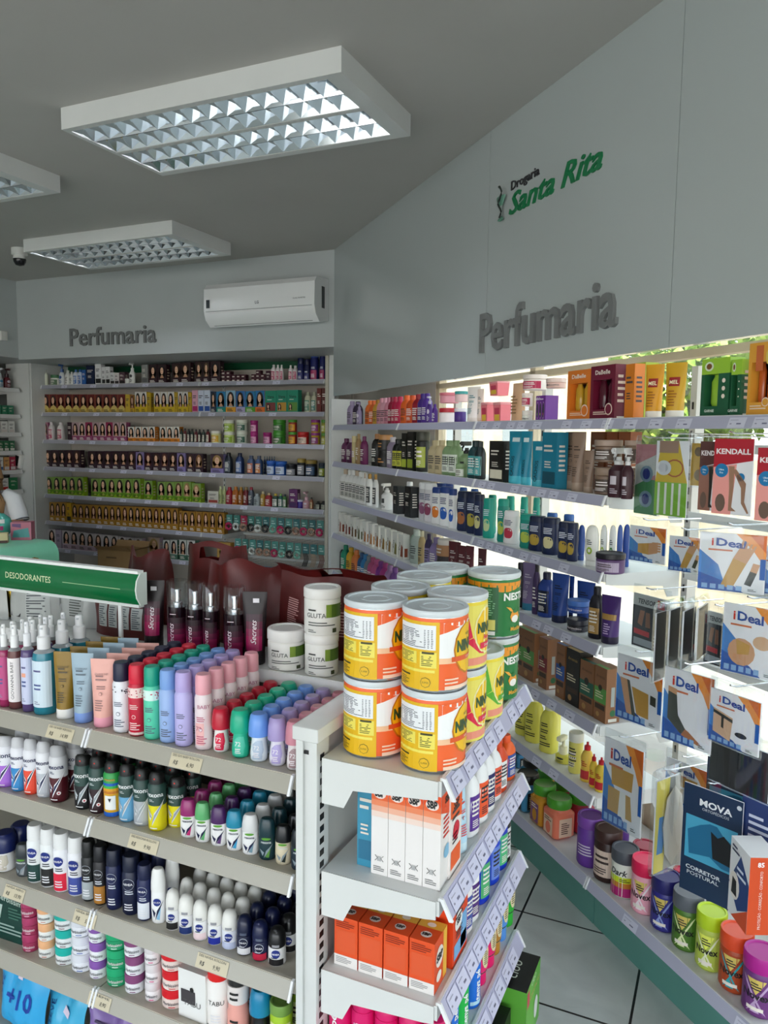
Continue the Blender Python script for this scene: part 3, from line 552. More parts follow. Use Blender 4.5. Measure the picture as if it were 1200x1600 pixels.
def t_tin(w, h, c):
    """large milk powder tin: c0 main, c1 side panel, c2 accent, c3 kind"""
    r = w/2; b = MB(); kd = c[3]; lz = h*.93
    b.lathe([(r*.97, 0, 'c8ccd0m'), (r, .003, 'c8ccd0m'), (r, .006, c[0]), (r, h*.3, c[0]), (r, h*.62, c[0]), (r, lz - .006, c[0]), (r*.985, lz - .003, 'c8ccd0m'), (r*.985, lz, 'c8ccd0m')], 40)
    l = MB(); S = SCY(r); q = r
    def nut(x0, x1):
        l.patch(S, x0*q, x1*q, h*.03, h*.87, 'e8b810', .0007, 8); m = (x1 - x0)
        l.patch(S, (x0 + m*.04)*q, (x1 - m*.07)*q, h*.53, h*.83, 'eceef0', .0011, 8); l.lines(S, (x0 + m*.08)*q, (x1 - m*.3)*q, h*.55, h*.78, 11, '60646c', .0015, 3)
        for i in range(3): l.lines(S, (x1 - m*(.3 - i*.07))*q, (x1 - m*(.26 - i*.07))*q, h*.55, h*.78, 11, '60646c', .0015, 4)
        l.patch(S, (x0 + m*.05)*q, (x0 + m*.55)*q, h*.35, h*.5, 'f0e060', .0011, 5); l.lines(S, (x0 + m*.07)*q, (x0 + m*.52)*q, h*.36, h*.49, 8, '5c5a20', .0015, 6)
        l.patch(S, (x0 + m*.62)*q, (x1 - m*.05)*q, h*.31, h*.5, 'f0e060', .0011, 4); l.lines(S, (x0 + m*.65)*q, (x1 - m*.08)*q, h*.33, h*.46, 6, '5c5a20', .0015, 7); l.patch(S, (x0 + m*.66)*q, (x1 - m*.1)*q, h*.48, h*.505, '3c3c10', .0015, 3)
        l.patch(S, (x0 + m*.05)*q, (x1 - m*.08)*q, h*.25, h*.285, 'f0e060', .0011, 6); l.patch(S, (x0 + m*.08)*q, (x0 + m*.4)*q, h*.19, h*.21, '3c3c10', .0015, 3); l.lines(S, (x0 + m*.1)*q, (x0 + m*.38)*q, h*.06, h*.17, 5, '6a6420', .0015, 8)
        cx = (x0 + m*.74)*q; l.disc(S, cx, h*.13, h*.065, h*.065, '6a6420', .0015, 18); l.disc(S, cx, h*.13, h*.058, h*.058, 'e8b810', .0019, 18); l.text(S, 'SUPER', cx, h*.12, h*.022, '6a6420', .0023)
    if kd == 'N':
        l.patch(S, .02*q, 2.6*q, h*.42, h*.86, 'f4f4f4', .0006, 20); l.poly(S, [(.02*q, h*.72), (.7*q, h*.8), (1.3*q, h*.87), (.02*q, h*.87)], c[0], .0010); l.patch(S, .02*q, 2.6*q, h*.36, h*.43, 'f8c8a0', .0008, 20)
        nut(-1.5, .02)
        cx = 1.15*q; l.disc(S, cx, h*.52, .68*q, h*.33, 'c87c10', .0011, 30); l.disc(S, cx, h*.525, .63*q, h*.31, 'f4c010', .0016, 30); l.text(S, 'NINHO', cx - .02*q, h*.5, h*.135, '1c4c28', .0024, bold=.05, w=1.1*q); l.text(S, 'NESTLÉ', cx, h*.68, h*.035, '1c4c28', .0024)
        l.patch(S, (cx - .75*q), (cx + .7*q), h*.38, h*.44, 'e05820', .0022, 12); l.text(S, 'FORTI+', cx, h*.395, h*.03, 'f8f0e0', .0028); l.lines(S, .2*q, .8*q, h*.1, h*.19, 2, 'f8d8c0', .0012, 9); l.patch(S, .2*q, 1.9*q, h*.04, h*.085, 'f8d8c0', .0012, 12)
    elif kd == 'F':
        l.patch(S, -.5*q, 2.6*q, h*.03, h*.87, 'f0e468', .0006, 20); l.poly(S, [(.0*q, h*.86), (.2*q, h*.86), (.45*q, h*.45), (1.0*q, h*.2), (.9*q, h*.17), (.2*q, h*.4)][::-1], c[2], .0012)
        l.patch(S, .3*q, 2.2*q, h*.07, h*.17, 'f09880', .001, 10); cx = 1.15*q; l.disc(S, cx, h*.52, .66*q, h*.33, 'f8f0b0', .0012, 30); l.disc(S, cx, h*.52, .6*q, h*.3, 'f8c810', .0016, 30)
        l.text(S, 'NINHO', cx, h*.5, h*.13, '1c4c28', .0022, bold=.05, w=1.05*q); l.text(S, 'Fases', cx, h*.4, h*.06, c[2], .0022, bold=.03); l.patch(S, cx - .4*q, cx + .4*q, h*.28, h*.36, c[2], .0022, 6); l.text(S, '1+ ano', cx, h*.3, h*.04, 'f8f8f0', .0028, bold=.02); nut(-1.7, -.6)
    else:
        l.poly(S, [(-1.8*q, h*.87), (-1.8*q, h*.8), (.2*q, h*.72), (1.2*q, h*.8), (2.2*q, h*.87)][::1], 'f09820', .0006); l.patch(S, -1.7*q, -.9*q, h*.1, h*.8, '1c6c3c', .0008, 6); l.lines(S, -1.6*q, -1*q, h*.3, h*.76, 14, '90c8a0', .0012, 3)
        l.patch(S, -.8*q, -.1*q, h*.1, h*.8, '18603480'[:6], .0009, 6); l.lines(S, -.7*q, -.2*q, h*.36, h*.78, 12, '88c098', .0012, 4); l.patch(S, -.7*q, -.2*q, h*.14, h*.3, 'e8e078', .0013, 4); l.patch(S, -.7*q, -.2*q, h*.06, h*.12, 'f0f0f0', .0013, 4)
        l.text(S, 'NESTLÉ', .75*q, h*.6, h*.11, 'f4f4f0', .0014, bold=.04, w=1.3*q); l.disc(S, .65*q, h*.34, .26*q, h*.1, 'f0a030', .0014); l.disc(S, .65*q, h*.3, .2*q, h*.06, 'f4f0e8', .0018); l.poly(S, [(.2*q, h*.5), (.28*q, h*.53), (.6*q, h*.4), (.55*q, h*.37)], 'f0b040', .0018); l.disc(S, .66*q, h*.42, .16*q, h*.03, '30783c', .0022); l.text(S, 'Mucilon', .75*q, h*.12, h*.06, 'e0a830', .0014, bold=.04)
    k = MB(); g = 'd4dce0s'; k.lathe([(r*1.0, lz - .002, g), (r*1.02, lz, g), (r*1.02, h*.985, g), (r*1.0, h, g), (r*.9, h, g), (r*.88, h - .003, g), (r*.5, h - .003, g), (r*.48, h - .0015, g), (r*.4, h - .0015, g), (r*.38, h - .003, g), (0, h - .003, g)], 40)
    return 'milk_powder_tin', 'tin', [('tin_body', b, 0), ('wrap_label', l, 1), ('lid', k, 0)]
T['tin'] = t_tin
def t_sbp(w, h, c):
    d = .07; b = MB(); b.box(-w/2, w/2, 0, d, 0, h, c[0]); S = SP(0)
    if len(c) == 1:
        for i, q in enumerate(('e84c10', 'ea6430', 'ee8a60', 'f0b49a', 'f0d8cc')): b.poly(S, [(-w/2, h*(.86 - .06*i)), (w/2, h*(.86 - .06*i)), (w/2, h*(1 if i == 0 else .92 - .06*i)), (-w/2, h*(1 if i == 0 else .92 - .06*i))], q)
        b.text(S, 'SBP', 0, h*.84, h*.075, '101010', .0014, bold=.05, w=w*.6); b.disc(S, 0, h*.87, w*.38, h*.055, 'f0e0d8', .0009)
        b.lines(S, -w*.35, w*.35, h*.04, h*.1, 3, '808080', .001); b.tube([(-w*.25, -.001, h*.15), (-w*.1, -.001, h*.18), (-w*.25, -.001, h*.21)], .0006, '303030', 4); b.tube([(w*.25, -.001, h*.15), (w*.1, -.001, h*.18), (w*.25, -.001, h*.21)], .0006, '303030', 4); b.poly(S, [(-w*.12, h*.15), (w*.12, h*.15), (w*.12, h*.2), (-w*.12, h*.2)], 'b0b0b0', .001)
        q = SX(w/2); b.poly(q, [(0, h*.8), (d, h*.66), (d, h), (0, h)], 'e84c10', .0006); b.text(q, 'SBP', d*.5, h*.86, h*.07, '101010', .001, bold=.05); b.lines(q, d*.2, d*.8, h*.5, h*.74, 5, 'd83020', .001); b.disc(q, d*.5, h*.34, d*.25, h*.07, '80b8d8', .001)
    else:
        b.poly(S, [(-w*.5, 0), (w*.5, 0), (w*.5, h*.22), (-w*.5, h*.22)], 'e8e4e0'); b.lines(S, -w*.42, w*.3, h*.06, h*.19, 4, '909090', .0008); b.lines(S, -w*.42, w*.42, h*.78, h*.94, 4, '8c2c10', .0008)
        b.poly(S, [(-w*.42, h*.3), (w*.42, h*.3), (w*.42, h*.74), (-w*.42, h*.74)], 'e0582c', .0005)
        t = ST(h); b.disc(t, 0, d*.32, w*.22, d*.14, 'f0e4dc', .0005, 16); b.text(t, 'SBP', 0, d*.27, d*.12, '101010', .0009, bold=.05); b.poly(t, [(-w/2, d*.62), (w/2, d*.62), (w/2, d), (-w/2, d)], 'f0b840', .0005); b.disc(t, 0, d*.78, w*.18, d*.1, 'f4ecdc', .0009)
        q = SX(w/2); b.disc(q, d*.4, h*.62, d*.3, h*.2, 'f0e4dc', .0006, 16); b.text(q, 'SBP', d*.4, h*.56, h*.14, '101010', .001, bold=.05, w=d*.5); b.poly(q, [(d*.7, h*.05), (d, h*.05), (d, h), (d*.7, h)], 'f0b840', .0005); b.disc(q, d*.35, h*.25, d*.2, h*.1, 'f0e8e0', .001)
    return 'repellent_carton', 'box', [('carton', b, 0)]
T['sbp'] = t_sbp
# measured product rows
# right wall
RIGHT_ITEMS = [
('oval','white lotion bottle',-2.647,5.048,1.807,0.072,0.177,'f2f0ee 4a1520'),
('oval','lavender shampoo bottle',-2.465,4.866,1.807,0.072,0.17,'9a8aa8 9a8aa8'),
('oval','dark purple shampoo bottle',-2.375,4.774,1.807,0.07,0.164,'2e1f38 2e1f38'),
('pump','lavender pump bottle',-2.335,4.714,1.807,0.042,0.155,'8d7f9e 8d7f9e'),
('oval','orange shampoo bottle',-2.191,4.591,1.807,0.072,0.161,'e0702c e0702c'),
('oval','orange conditioner bottle',-2.138,4.535,1.807,0.067,0.158,'d8642a d8642a'),
('oval','yellow shampoo bottle',-2.087,4.488,1.807,0.071,0.16,'c99a3a b07c28'),
('oval','pink shampoo bottle',-2.036,4.432,1.807,0.066,0.167,'cf8f9c cf8f9c'),
('oval','pale pink conditioner bottle',-1.989,4.384,1.807,0.064,0.166,'d79cab d79cab'),
('oval','rose pink cream bottle',-1.942,4.336,1.807,0.062,0.166,'d48a9c c97f92'),
('oval','dark crimson shampoo bottle',-1.902,4.287,1.807,0.05,0.166,'8e1232 7d0e2b'),
('oval','crimson shampoo bottle',-1.865,4.25,1.807,0.046,0.165,'b01440 b01440'),
('oval','raspberry shampoo bottle',-1.819,4.219,1.807,0.065,0.165,'c0184a b31442'),
('oval','bright orange shampoo bottle',-1.746,4.147,1.807,0.072,0.168,'e4641c e4641c'),
('oval','burnt orange shampoo bottle',-1.683,4.083,1.807,0.072,0.164,'cf4f16 cf4f16'),
('oval','dark red shampoo bottle',-1.621,4.02,1.807,0.071,0.166,'941328 941328'),
('oval','deep violet shampoo bottle',-1.574,3.965,1.807,0.058,0.166,'3d1a78 3d1a78'),
('oval','violet conditioner bottle',-1.532,3.922,1.807,0.058,0.165,'4a2286 4a2286'),
('pump','violet bottle with a grey pump',-1.499,3.873,1.807,0.034,0.146,'46207e b9b6c4'),
('oval','small violet cream bottle',-1.448,3.819,1.807,0.03,0.103,'4b1c84 4b1c84'),
('jar','white mask jar with red lid',-1.354,3.774,1.807,0.1,0.08,'efe6e4 b81f30'),
('jar','violet mask jar with white lid',-1.245,3.637,1.807,0.06,0.073,'43207a e9e6ea'),
('tube','tall white tube with teal writing',-1.147,3.548,1.807,0.072,0.173,'efe7e2 e4d8d0 2a8088'),
('tube','tall cream tube with grey writing',-1.088,3.465,1.807,0.034,0.157,'ead9cc e2cdbd 6d7c80'),
('jar','pink mask jar stacked on a red-lidded one',-1.353,3.773,1.912,0.1,0.053,'e59aa6 e07a88'),
('jar','pink jar with teal lid on the violet one',-1.241,3.637,1.912,0.066,0.052,'e8c4c2 3a9a98'),
('tub','pink clear tub with yellow label',-1.043,3.444,1.807,0.063,0.094,'ee8088 f0a0a4 e8c040'),
('tub','pink clear tub beside the tall cream tube',-0.952,3.353,1.807,0.072,0.09,'ee8088 f0a0a4 e8c040'),
('pouch','tall beige packet',-0.859,3.208,1.807,0.096,0.164,'e5b890 e5b890'),
('jar','white mask jar under the magenta ones',-0.794,3.175,1.807,0.043,0.047,'e8e8dc ece6dc 6a9a50'),
('tub','pink clear tub stacked on top of two others',-0.976,3.381,1.927,0.08,0.062,'ee8088 f0a0a4 e8c040'),
('jar','magenta-labelled white jar, middle of a stack',-0.797,3.179,1.872,0.045,0.054,'f0e6dc efe2d8 b8184c'),
('jar','wide white jar with magenta label',-0.769,3.189,1.937,0.1,0.063,'f0e6dc efe2d8 b8184c'),
('jar','wide pale pink jar',-0.654,3.06,1.937,0.079,0.038,'e6c0b4 ead2c8 c89a90'),
('winbox3','low violet gift carton with three round windows',-0.729,3.13,1.807,0.072,0.106,'6a2a8c 2a1a3a'),
('winbox','orange kit carton showing two gold tubes',-0.533,2.883,1.807,0.144,0.184,'df7a24 c89a2a'),
('winbox','maroon kit carton showing two dark bottles',-0.433,2.783,1.807,0.139,0.19,'6e1430 4e0e22'),
('box','plain orange carton',-0.329,2.678,1.807,0.046,0.183,'d87c20 d87c20'),
('winbox','lime kit carton behind the first gold tube',-0.308,2.764,1.807,0.056,0.194,'a8c030 2e5a28'),
('tube','gold tube with red honey label, white cap',-0.247,2.637,1.807,0.057,0.176,'dd9c1c ece4d8 9c2020'),
('tube','gold tube with red label, cap in shade',-0.178,2.572,1.807,0.062,0.174,'d2a01e ece4d8 9c2020'),
('winbox','green avocado shampoo carton with cut-out window',-0.063,2.413,1.807,0.106,0.169,'1f5a3c 9cc83a'),
('winbox','second green avocado carton',-0.008,2.358,1.807,0.036,0.159,'1f5a3c 9cc83a'),
('winbox','amber oil kit carton at the frame edge',0.05,2.3,1.807,0.081,0.197,'e0a03a c05a20'),
('oval','slim purple shampoo bottle',-2.664,5.064,1.545,0.072,0.19,'4a2c6c c8b8c8'),
('oval','plum conditioner bottle',-2.554,4.954,1.545,0.072,0.171,'5a1a48 5a1a48'),
('oval','dark plum cream bottle',-2.468,4.868,1.545,0.072,0.172,'4c1640 c0a8b8'),
('jar','pale gold hair oil jar',-2.401,4.777,1.545,0.038,0.19,'b8a878 c8b888'),
('oval','bronze shampoo bottle',-2.339,4.718,1.545,0.041,0.205,'9a7a50 b09060'),
('oval','maroon shampoo bottle',-2.263,4.65,1.545,0.053,0.189,'6a1c50 6a1c50'),
('oval','black bottle with copper cap',-2.095,4.495,1.545,0.072,0.206,'16120e b07a4c'),
('jarstack','black mask jar with copper label',-2.002,4.422,1.545,0.1,0.201,'15110d 15110d c08850'),
('oval','grey lilac shampoo bottle',-1.898,4.298,1.545,0.072,0.188,'8a7c90 c8c0c8'),
('oval','black shampoo bottle with yellow round label',-1.837,4.233,1.545,0.065,0.177,'10110c 10110c c8c840'),
('oval','black conditioner bottle with yellow round label',-1.786,4.187,1.545,0.071,0.178,'12130d 12130d c8c840'),
('box','tall black carton with lime label',-1.734,4.084,1.545,0.079,0.212,'0f110b b8c838'),
('box','tall black carton beside the lime one',-1.67,4.02,1.545,0.089,0.22,'0e100c 98a830'),
('jar','black tub with clear lid',-1.575,3.978,1.545,0.076,0.22,'14140e 3a3a30 a8b048'),
('oval','beige shampoo bottle',-1.458,3.859,1.545,0.072,0.176,'b8a884 b8a884'),
('oval','beige conditioner bottle',-1.395,3.795,1.545,0.072,0.177,'c0ae88 c0ae88'),
('oval','sage green shampoo bottle',-1.331,3.731,1.545,0.072,0.177,'7a9468 7a9468 e0e4d8'),
('oval','sage green conditioner bottle',-1.275,3.675,1.545,0.072,0.178,'7f9a6c 7f9a6c e0e4d8'),
('trigger','sage spray bottle with black trigger',-1.201,3.62,1.545,0.072,0.174,'7f9a6c 0c0c0c'),
('oval','dark teal shampoo bottle',-1.124,3.524,1.545,0.072,0.18,'0d3a3e 0c2a2e 4aa0a0'),
('oval','black teal conditioner bottle',-1.086,3.461,1.545,0.036,0.179,'0b2428 0a1a1e 4aa0a0'),
('jar','low sage mask jar',-1.201,3.54,1.545,0.056,0.067,'7f9a6c 8aa478 d8dccf'),
('oval','black and teal bottle',-1.084,3.47,1.545,0.051,0.177,'0c1414 0c1414 7ac0b8'),
('box','black carton with a white seal',-0.962,3.312,1.545,0.13,0.181,'14110e e8e0c8'),
('tube','turquoise tube, first of a pair',-0.855,3.255,1.545,0.072,0.224,'0f86a0 4ab4c4 0a3038'),
('tube','turquoise tube, second of a pair',-0.792,3.177,1.545,0.05,0.224,'0f86a0 4ab4c4 0a3038'),
('tube','small turquoise tube',-0.721,3.121,1.545,0.072,0.184,'0f86a0 4ab4c4 0a3038'),
('box','turquoise hair carton',-0.661,3.011,1.545,0.104,0.22,'117c98 0a4a5c'),
('tube','tall taupe tube, first of a pair',-0.57,3.036,1.545,0.072,0.222,'8c7260 a08a78 4a382c'),
('tube','tall taupe tube, second of a pair',-0.531,2.919,1.545,0.054,0.222,'8c7260 a08a78 4a382c'),
('tube','short taupe tube',-0.481,2.859,1.545,0.04,0.155,'8c7260 a08a78 4a382c'),
('jar','taupe mask jar, lower of two',-0.41,2.822,1.545,0.089,0.096,'846a58 9a8270 4a382c'),
('jar','taupe mask jar behind the spray bottles',-0.319,2.792,1.545,0.055,0.097,'846a58 9a8270 4a382c'),
('jar','taupe mask jar, upper of two',-0.411,2.83,1.66,0.098,0.079,'846a58 a89080 4a382c'),
('jar','upper taupe jar behind the spray bottles',-0.325,2.798,1.66,0.055,0.078,'846a58 a89080 4a382c'),
('trigger','maroon hair spray with clear trigger, nearer the jar',-0.358,2.714,1.545,0.066,0.168,'3a1620 d8d8d8 c8c0c8'),
('trigger','maroon hair spray with clear trigger at shelf end',-0.321,2.658,1.545,0.039,0.169,'3a1620 d8d8d8 c8c0c8'),
('box','brown carton behind the taupe jars',-0.487,3.063,1.545,0.089,0.224,'8a4a28 8a4a28'),
('box','russet carton behind the taupe jars',-0.424,3.0,1.545,0.063,0.224,'94502c 94502c'),
('box','chestnut carton behind the taupe jars',-0.372,2.948,1.545,0.068,0.224,'a05a34 a05a34'),
('oval','slim white shampoo bottle',-2.63,5.031,1.28,0.072,0.209,'e8e6e2 e8e6e2 c4c0b8'),
('oval','slim white shampoo bottle',-2.56,4.96,1.28,0.072,0.213,'e8e6e2 c0a890 c4c0b8'),
('oval','slim white shampoo bottle',-2.491,4.892,1.28,0.072,0.213,'e8e6e2 e8e6e2 c4c0b8'),
('oval','slim white shampoo bottle',-2.432,4.832,1.28,0.072,0.217,'e8e6e2 e8e6e2 c4c0b8'),
('oval','slim white shampoo bottle',-2.372,4.772,1.28,0.072,0.216,'e8e6e2 c0a890 c4c0b8'),
('oval','slim white shampoo bottle',-2.316,4.716,1.28,0.072,0.212,'e8e6e2 e8e6e2 c4c0b8'),
('oval','slim white shampoo bottle',-2.26,4.659,1.28,0.069,0.212,'e8e6e2 e8e6e2 c4c0b8'),
('oval','slim white shampoo bottle',-2.229,4.593,1.28,0.021,0.211,'e8e6e2 c0a890 c4c0b8'),
('oval','white bottle with gold cap',-2.176,4.559,1.28,0.047,0.21,'eeece8 b88a3a 404040'),
('oval','grey-white bottle with gold cap',-2.091,4.468,1.28,0.039,0.213,'d4d2d0 a87c34 404040'),
('trigger','white hair spray with white trigger',-1.964,4.365,1.28,0.072,0.166,'e4e2de e4e2de 404040'),
('box','black slim carton',-1.823,4.172,1.28,0.073,0.163,'14181a 2a3034'),
('oval','black bottle with magenta label',-1.728,4.193,1.28,0.072,0.16,'161016 101010 c8288c'),
('box','near-black carton beside the magenta label',-1.687,4.037,1.28,0.092,0.174,'101216 101216'),
('wave','white shampoo bottle with mauve label',-1.591,4.057,1.28,0.072,0.2,'e0dcdc f4f2f2 9a5a7a'),
('wave','silvery shampoo bottle with mauve label',-1.541,3.938,1.28,0.067,0.206,'c8c6c8 f0f0f0 8a5070'),
('wave','white shampoo with maroon floral label',-1.49,3.89,1.28,0.072,0.208,'dcd8da f0f0f0 8a3a58'),
('wave','white shampoo with orange label, navy cap',-1.419,3.82,1.28,0.072,0.194,'f0eeec 1c3c84 e07a20'),
('wave','white dandruff shampoo with blue cap',-1.347,3.747,1.28,0.072,0.203,'f2f0ee 1c3c84 1e5ab4'),
('wave','shorter white dandruff shampoo with blue cap',-1.282,3.662,1.28,0.044,0.2,'f2f0ee 1c3c84 1e5ab4'),
('wave','navy shampoo with copper swirl',-1.202,3.603,1.28,0.072,0.195,'14224a 0e1a3c b06a3a'),
('wave','navy shampoo with gold swirl',-1.127,3.527,1.28,0.072,0.2,'14224a 0e1a3c b0a03a'),
('wave','navy shampoo with pale flash label',-1.08,3.465,1.28,0.05,0.194,'14224a 0e1a3c d0c88a'),
('wave','white bottle at shelf rear',-1.777,4.282,1.28,0.04,0.186,'e6e4e2 f4f4f4 b0a0b0'),
('wave','white bottle behind the orange label',-1.461,3.989,1.28,0.072,0.204,'f0eeec 1c3c84 1e5ab4'),
('wave','white bottle behind the blue caps',-1.383,3.891,1.28,0.044,0.209,'f0eeec 1c3c84 1e5ab4'),
('wave','navy bottle in the rear row',-1.264,3.77,1.28,0.042,0.202,'14224a 2a58a0 1e5ab4'),
('wave','blue-capped bottle in the rear row',-1.175,3.681,1.28,0.041,0.203,'14224a 2a58a0 1e5ab4'),
('wave','teal shampoo bottle, first',-1.015,3.402,1.28,0.054,0.183,'18a08c 18a08c c8d8a0'),
('wave','teal shampoo bottle with lime leaf',-0.922,3.309,1.28,0.051,0.191,'128c7c 18a08c b8c850'),
('wave','white shampoo with crimson print',-0.873,3.273,1.28,0.07,0.144,'ece8e6 f2eeee c03048'),
('wave','small teal shampoo bottle',-0.774,3.174,1.28,0.071,0.143,'149080 18a08c b8c850'),
('wave','navy men shampoo with gold swirl',-0.722,3.122,1.28,0.072,0.143,'14224a 0e1a3c b89a3a'),
('wave','navy men shampoo with cream flash',-0.65,3.051,1.28,0.072,0.147,'14224a 0e1a3c d8cc98'),
('wave','navy men shampoo with thin gold ring',-0.577,2.967,1.28,0.058,0.143,'14224a 0e1a3c b89a3a'),
('wave','navy men shampoo with wide gold ring',-0.541,2.92,1.28,0.042,0.146,'14224a 0e1a3c b89a3a'),
('round','white rounded shampoo with green emblem',-0.458,2.847,1.28,0.054,0.15,'f0eee6 f0eee6 9ab82c'),
('round','blue rounded bottle behind the white one',-0.515,2.956,1.28,0.029,0.136,'4a68b4 4a68b4'),
('round','white rounded bottle in the second row',-0.419,2.862,1.28,0.027,0.152,'e4e6e4 e4e6e4 9ab82c'),
('round','white rounded bottle in the third place',-0.387,2.857,1.28,0.027,0.153,'e4e6e4 e4e6e4 4a9a48'),
('round','blue rounded bottle at rear',-0.364,2.874,1.28,0.022,0.154,'4a68b4 4a68b4'),
('round','wide blue rounded bottle at shelf end',-0.342,2.886,1.28,0.028,0.156,'3c5cae 3c5cae'),
('wave','teal bottle in the rear row',-1.049,3.568,1.28,0.04,0.186,'18a08c 18a08c b8c850'),
('wave','second teal bottle in the rear row',-0.926,3.444,1.28,0.038,0.194,'18a08c 18a08c b8c850'),
('wave','third teal bottle in the rear row',-0.84,3.355,1.28,0.034,0.2,'18a08c 18a08c b8c850'),
('wave','fourth teal bottle in the rear row',-0.767,3.279,1.28,0.03,0.206,'18a08c 18a08c b8c850'),
('wave','navy bottle in the rear row, first',-0.682,3.206,1.28,0.046,0.151,'14224a 3468b0 d8cc98'),
('wave','navy bottle in the rear row, second',-0.596,3.118,1.28,0.044,0.157,'14224a 3468b0 d8cc98'),
('jar','violet cream jar with black lid at shelf end',-0.375,2.736,1.28,0.101,0.07,'5a3a6c 14101a b8a8c0'),
('card','slim white perfume carton',-2.607,4.957,1.023,0.137,0.155,'e6e4dc 8a3a18'),
('card','slim white perfume carton',-2.503,4.853,1.023,0.131,0.153,'e6e4dc 7a2c14'),
('card','slim white perfume carton',-2.404,4.753,1.023,0.124,0.152,'e6e4dc 6a4a20'),
('card','slim white perfume carton',-2.309,4.659,1.023,0.119,0.151,'e6e4dc 5a5a28'),
('card','slim white perfume carton',-2.219,4.569,1.023,0.113,0.15,'e6e4dc b06a20'),
('card','slim white perfume carton',-2.133,4.482,1.023,0.108,0.149,'e6e4dc c07a28'),
('card','slim white perfume carton',-2.05,4.4,1.023,0.104,0.148,'e6e4dc a06018'),
('card','slim white perfume carton',-1.971,4.321,1.023,0.099,0.147,'e6e4dc 98701c'),
('card','slim white perfume carton',-1.895,4.245,1.023,0.095,0.146,'e6e4dc 8c6a20'),
('card','slim white perfume carton',-1.823,4.172,1.023,0.092,0.145,'e6e4dc 807838'),
('card','slim white perfume carton',-1.753,4.102,1.023,0.088,0.144,'e6e4dc 8a3a18'),
('oval','clear green perfume bottle',-1.66,4.111,1.023,0.072,0.178,'90a898 d0d8d0'),
('oval','clear glass perfume bottle',-1.617,4.017,1.023,0.072,0.186,'a8b4ac d0d8d0'),
('oval','clear amber bottle',-1.552,3.931,1.023,0.041,0.196,'b8a070 d0c8a8'),
('oval','deep violet bottle',-1.487,3.87,1.023,0.048,0.193,'30204c 30204c 9080b0'),
('oval','lilac bottle',-1.427,3.827,1.023,0.072,0.181,'8a78a8 8a78a8'),
('jarstack','jars with copper lids',-1.356,3.776,1.023,0.1,0.184,'2a2024 b08058 e0d8d0'),
('tube','dark maroon tube',-1.271,3.672,1.023,0.072,0.188,'5c1420 6c1c28'),
('tube','maroon tube in a pair',-1.2,3.601,1.023,0.072,0.181,'5c1824 6c2430'),
('tube','maroon tube, second in the pair',-1.141,3.523,1.023,0.045,0.194,'5c1824 6c2430'),
('tube','maroon tube beside grey jar',-1.051,3.432,1.023,0.045,0.2,'521824 6c2430'),
('oval','near-black violet bottle',-0.805,3.196,1.023,0.057,0.188,'1c1424 1c1424'),
('tube','lilac tube with teal cap',-0.756,3.156,1.023,0.069,0.197,'7c6a92 2a7a98 c8c0d0'),
('oval','dark violet bottle',-0.711,3.084,1.023,0.031,0.208,'44305c 18101c'),
('oval','royal blue hair bottle',-0.665,3.065,1.023,0.066,0.18,'1c3c8c 14183c 0c1430'),
('tube','royal blue tube, widest',-0.596,2.997,1.023,0.07,0.191,'1c4494 141c40 0c1430'),
('tube','royal blue tube partly hidden',-0.557,3.02,1.023,0.02,0.181,'183c88 141c40 0c1430'),
('tube','royal blue tube behind the jars',-0.497,2.996,1.023,0.072,0.168,'1c4494 141c40 0c1430'),
('oval','black bottle with gold band',-0.426,2.813,1.023,0.054,0.188,'120e1c 120e1c b08848'),
('tube','deep purple tube with gold band',-0.37,2.767,1.023,0.068,0.169,'42206c 1c1030 b08848'),
('jar','dark grey mask jar under a blue one',-0.505,2.893,1.023,0.082,0.044,'24222c 30303a 8a8a94'),
('jar','translucent blue mask jar on a grey one',-0.506,2.894,1.093,0.083,0.046,'2a52a8 4a78c8 14204a'),
('oval','black shampoo bottle',-2.633,5.033,0.74,0.072,0.2,'16161a 16161a'),
('oval','emerald shampoo bottle',-2.554,4.955,0.74,0.072,0.2,'0f8a68 0f8a68'),
('oval','yellow shampoo bottle',-2.464,4.865,0.74,0.072,0.2,'d0a020 d0a020'),
('oval','orange shampoo bottle',-2.378,4.778,0.74,0.072,0.2,'d87838 d87838'),
('oval','dark blue shampoo bottle',-2.289,4.685,0.74,0.066,0.2,'1c4a78 1c4a78'),
('oval','bright blue shampoo bottle',-2.239,4.638,0.74,0.07,0.2,'2a78b0 2a78b0'),
('oval','grey shampoo bottle',-2.19,4.586,0.74,0.065,0.2,'788088 788088'),
('oval','rose pink shampoo bottle',-2.139,4.54,0.74,0.072,0.2,'b04878 b04878'),
('oval','pink shampoo bottle',-2.081,4.482,0.74,0.072,0.2,'c05088 c05088'),
('oval','purple shampoo bottle',-2.026,4.424,0.74,0.07,0.2,'782a84 782a84'),
('oval','magenta shampoo bottle',-1.973,4.374,0.74,0.072,0.2,'a02c78 a02c78'),
('oval','lilac shampoo bottle',-1.913,4.313,0.74,0.072,0.2,'a880b0 a880b0'),
('oval','violet shampoo bottle',-1.853,4.253,0.74,0.072,0.2,'7a4894 7a4894'),
('oval','purple shampoo bottle near the tins',-1.782,4.154,0.74,0.033,0.2,'5a2a78 5a2a78'),
('carton','kraft oil carton with green panel, hidden by tin',-0.786,3.136,0.74,0.047,0.206,'8a5c3a 5a9a48'),
('carton','kraft oil carton with light green panel',-0.737,3.086,0.74,0.089,0.206,'8a5c3a 5a9a48'),
('carton','kraft oil carton with maroon panel',-0.658,3.008,0.74,0.061,0.205,'8a5c3a 7a1c28'),
('carton','kraft oil carton with blue panel',-0.571,2.921,0.74,0.058,0.212,'8a5c3a 24509c'),
('carton','black carton with gold seal',-0.513,2.862,0.74,0.085,0.213,'1a1612 1a1612'),
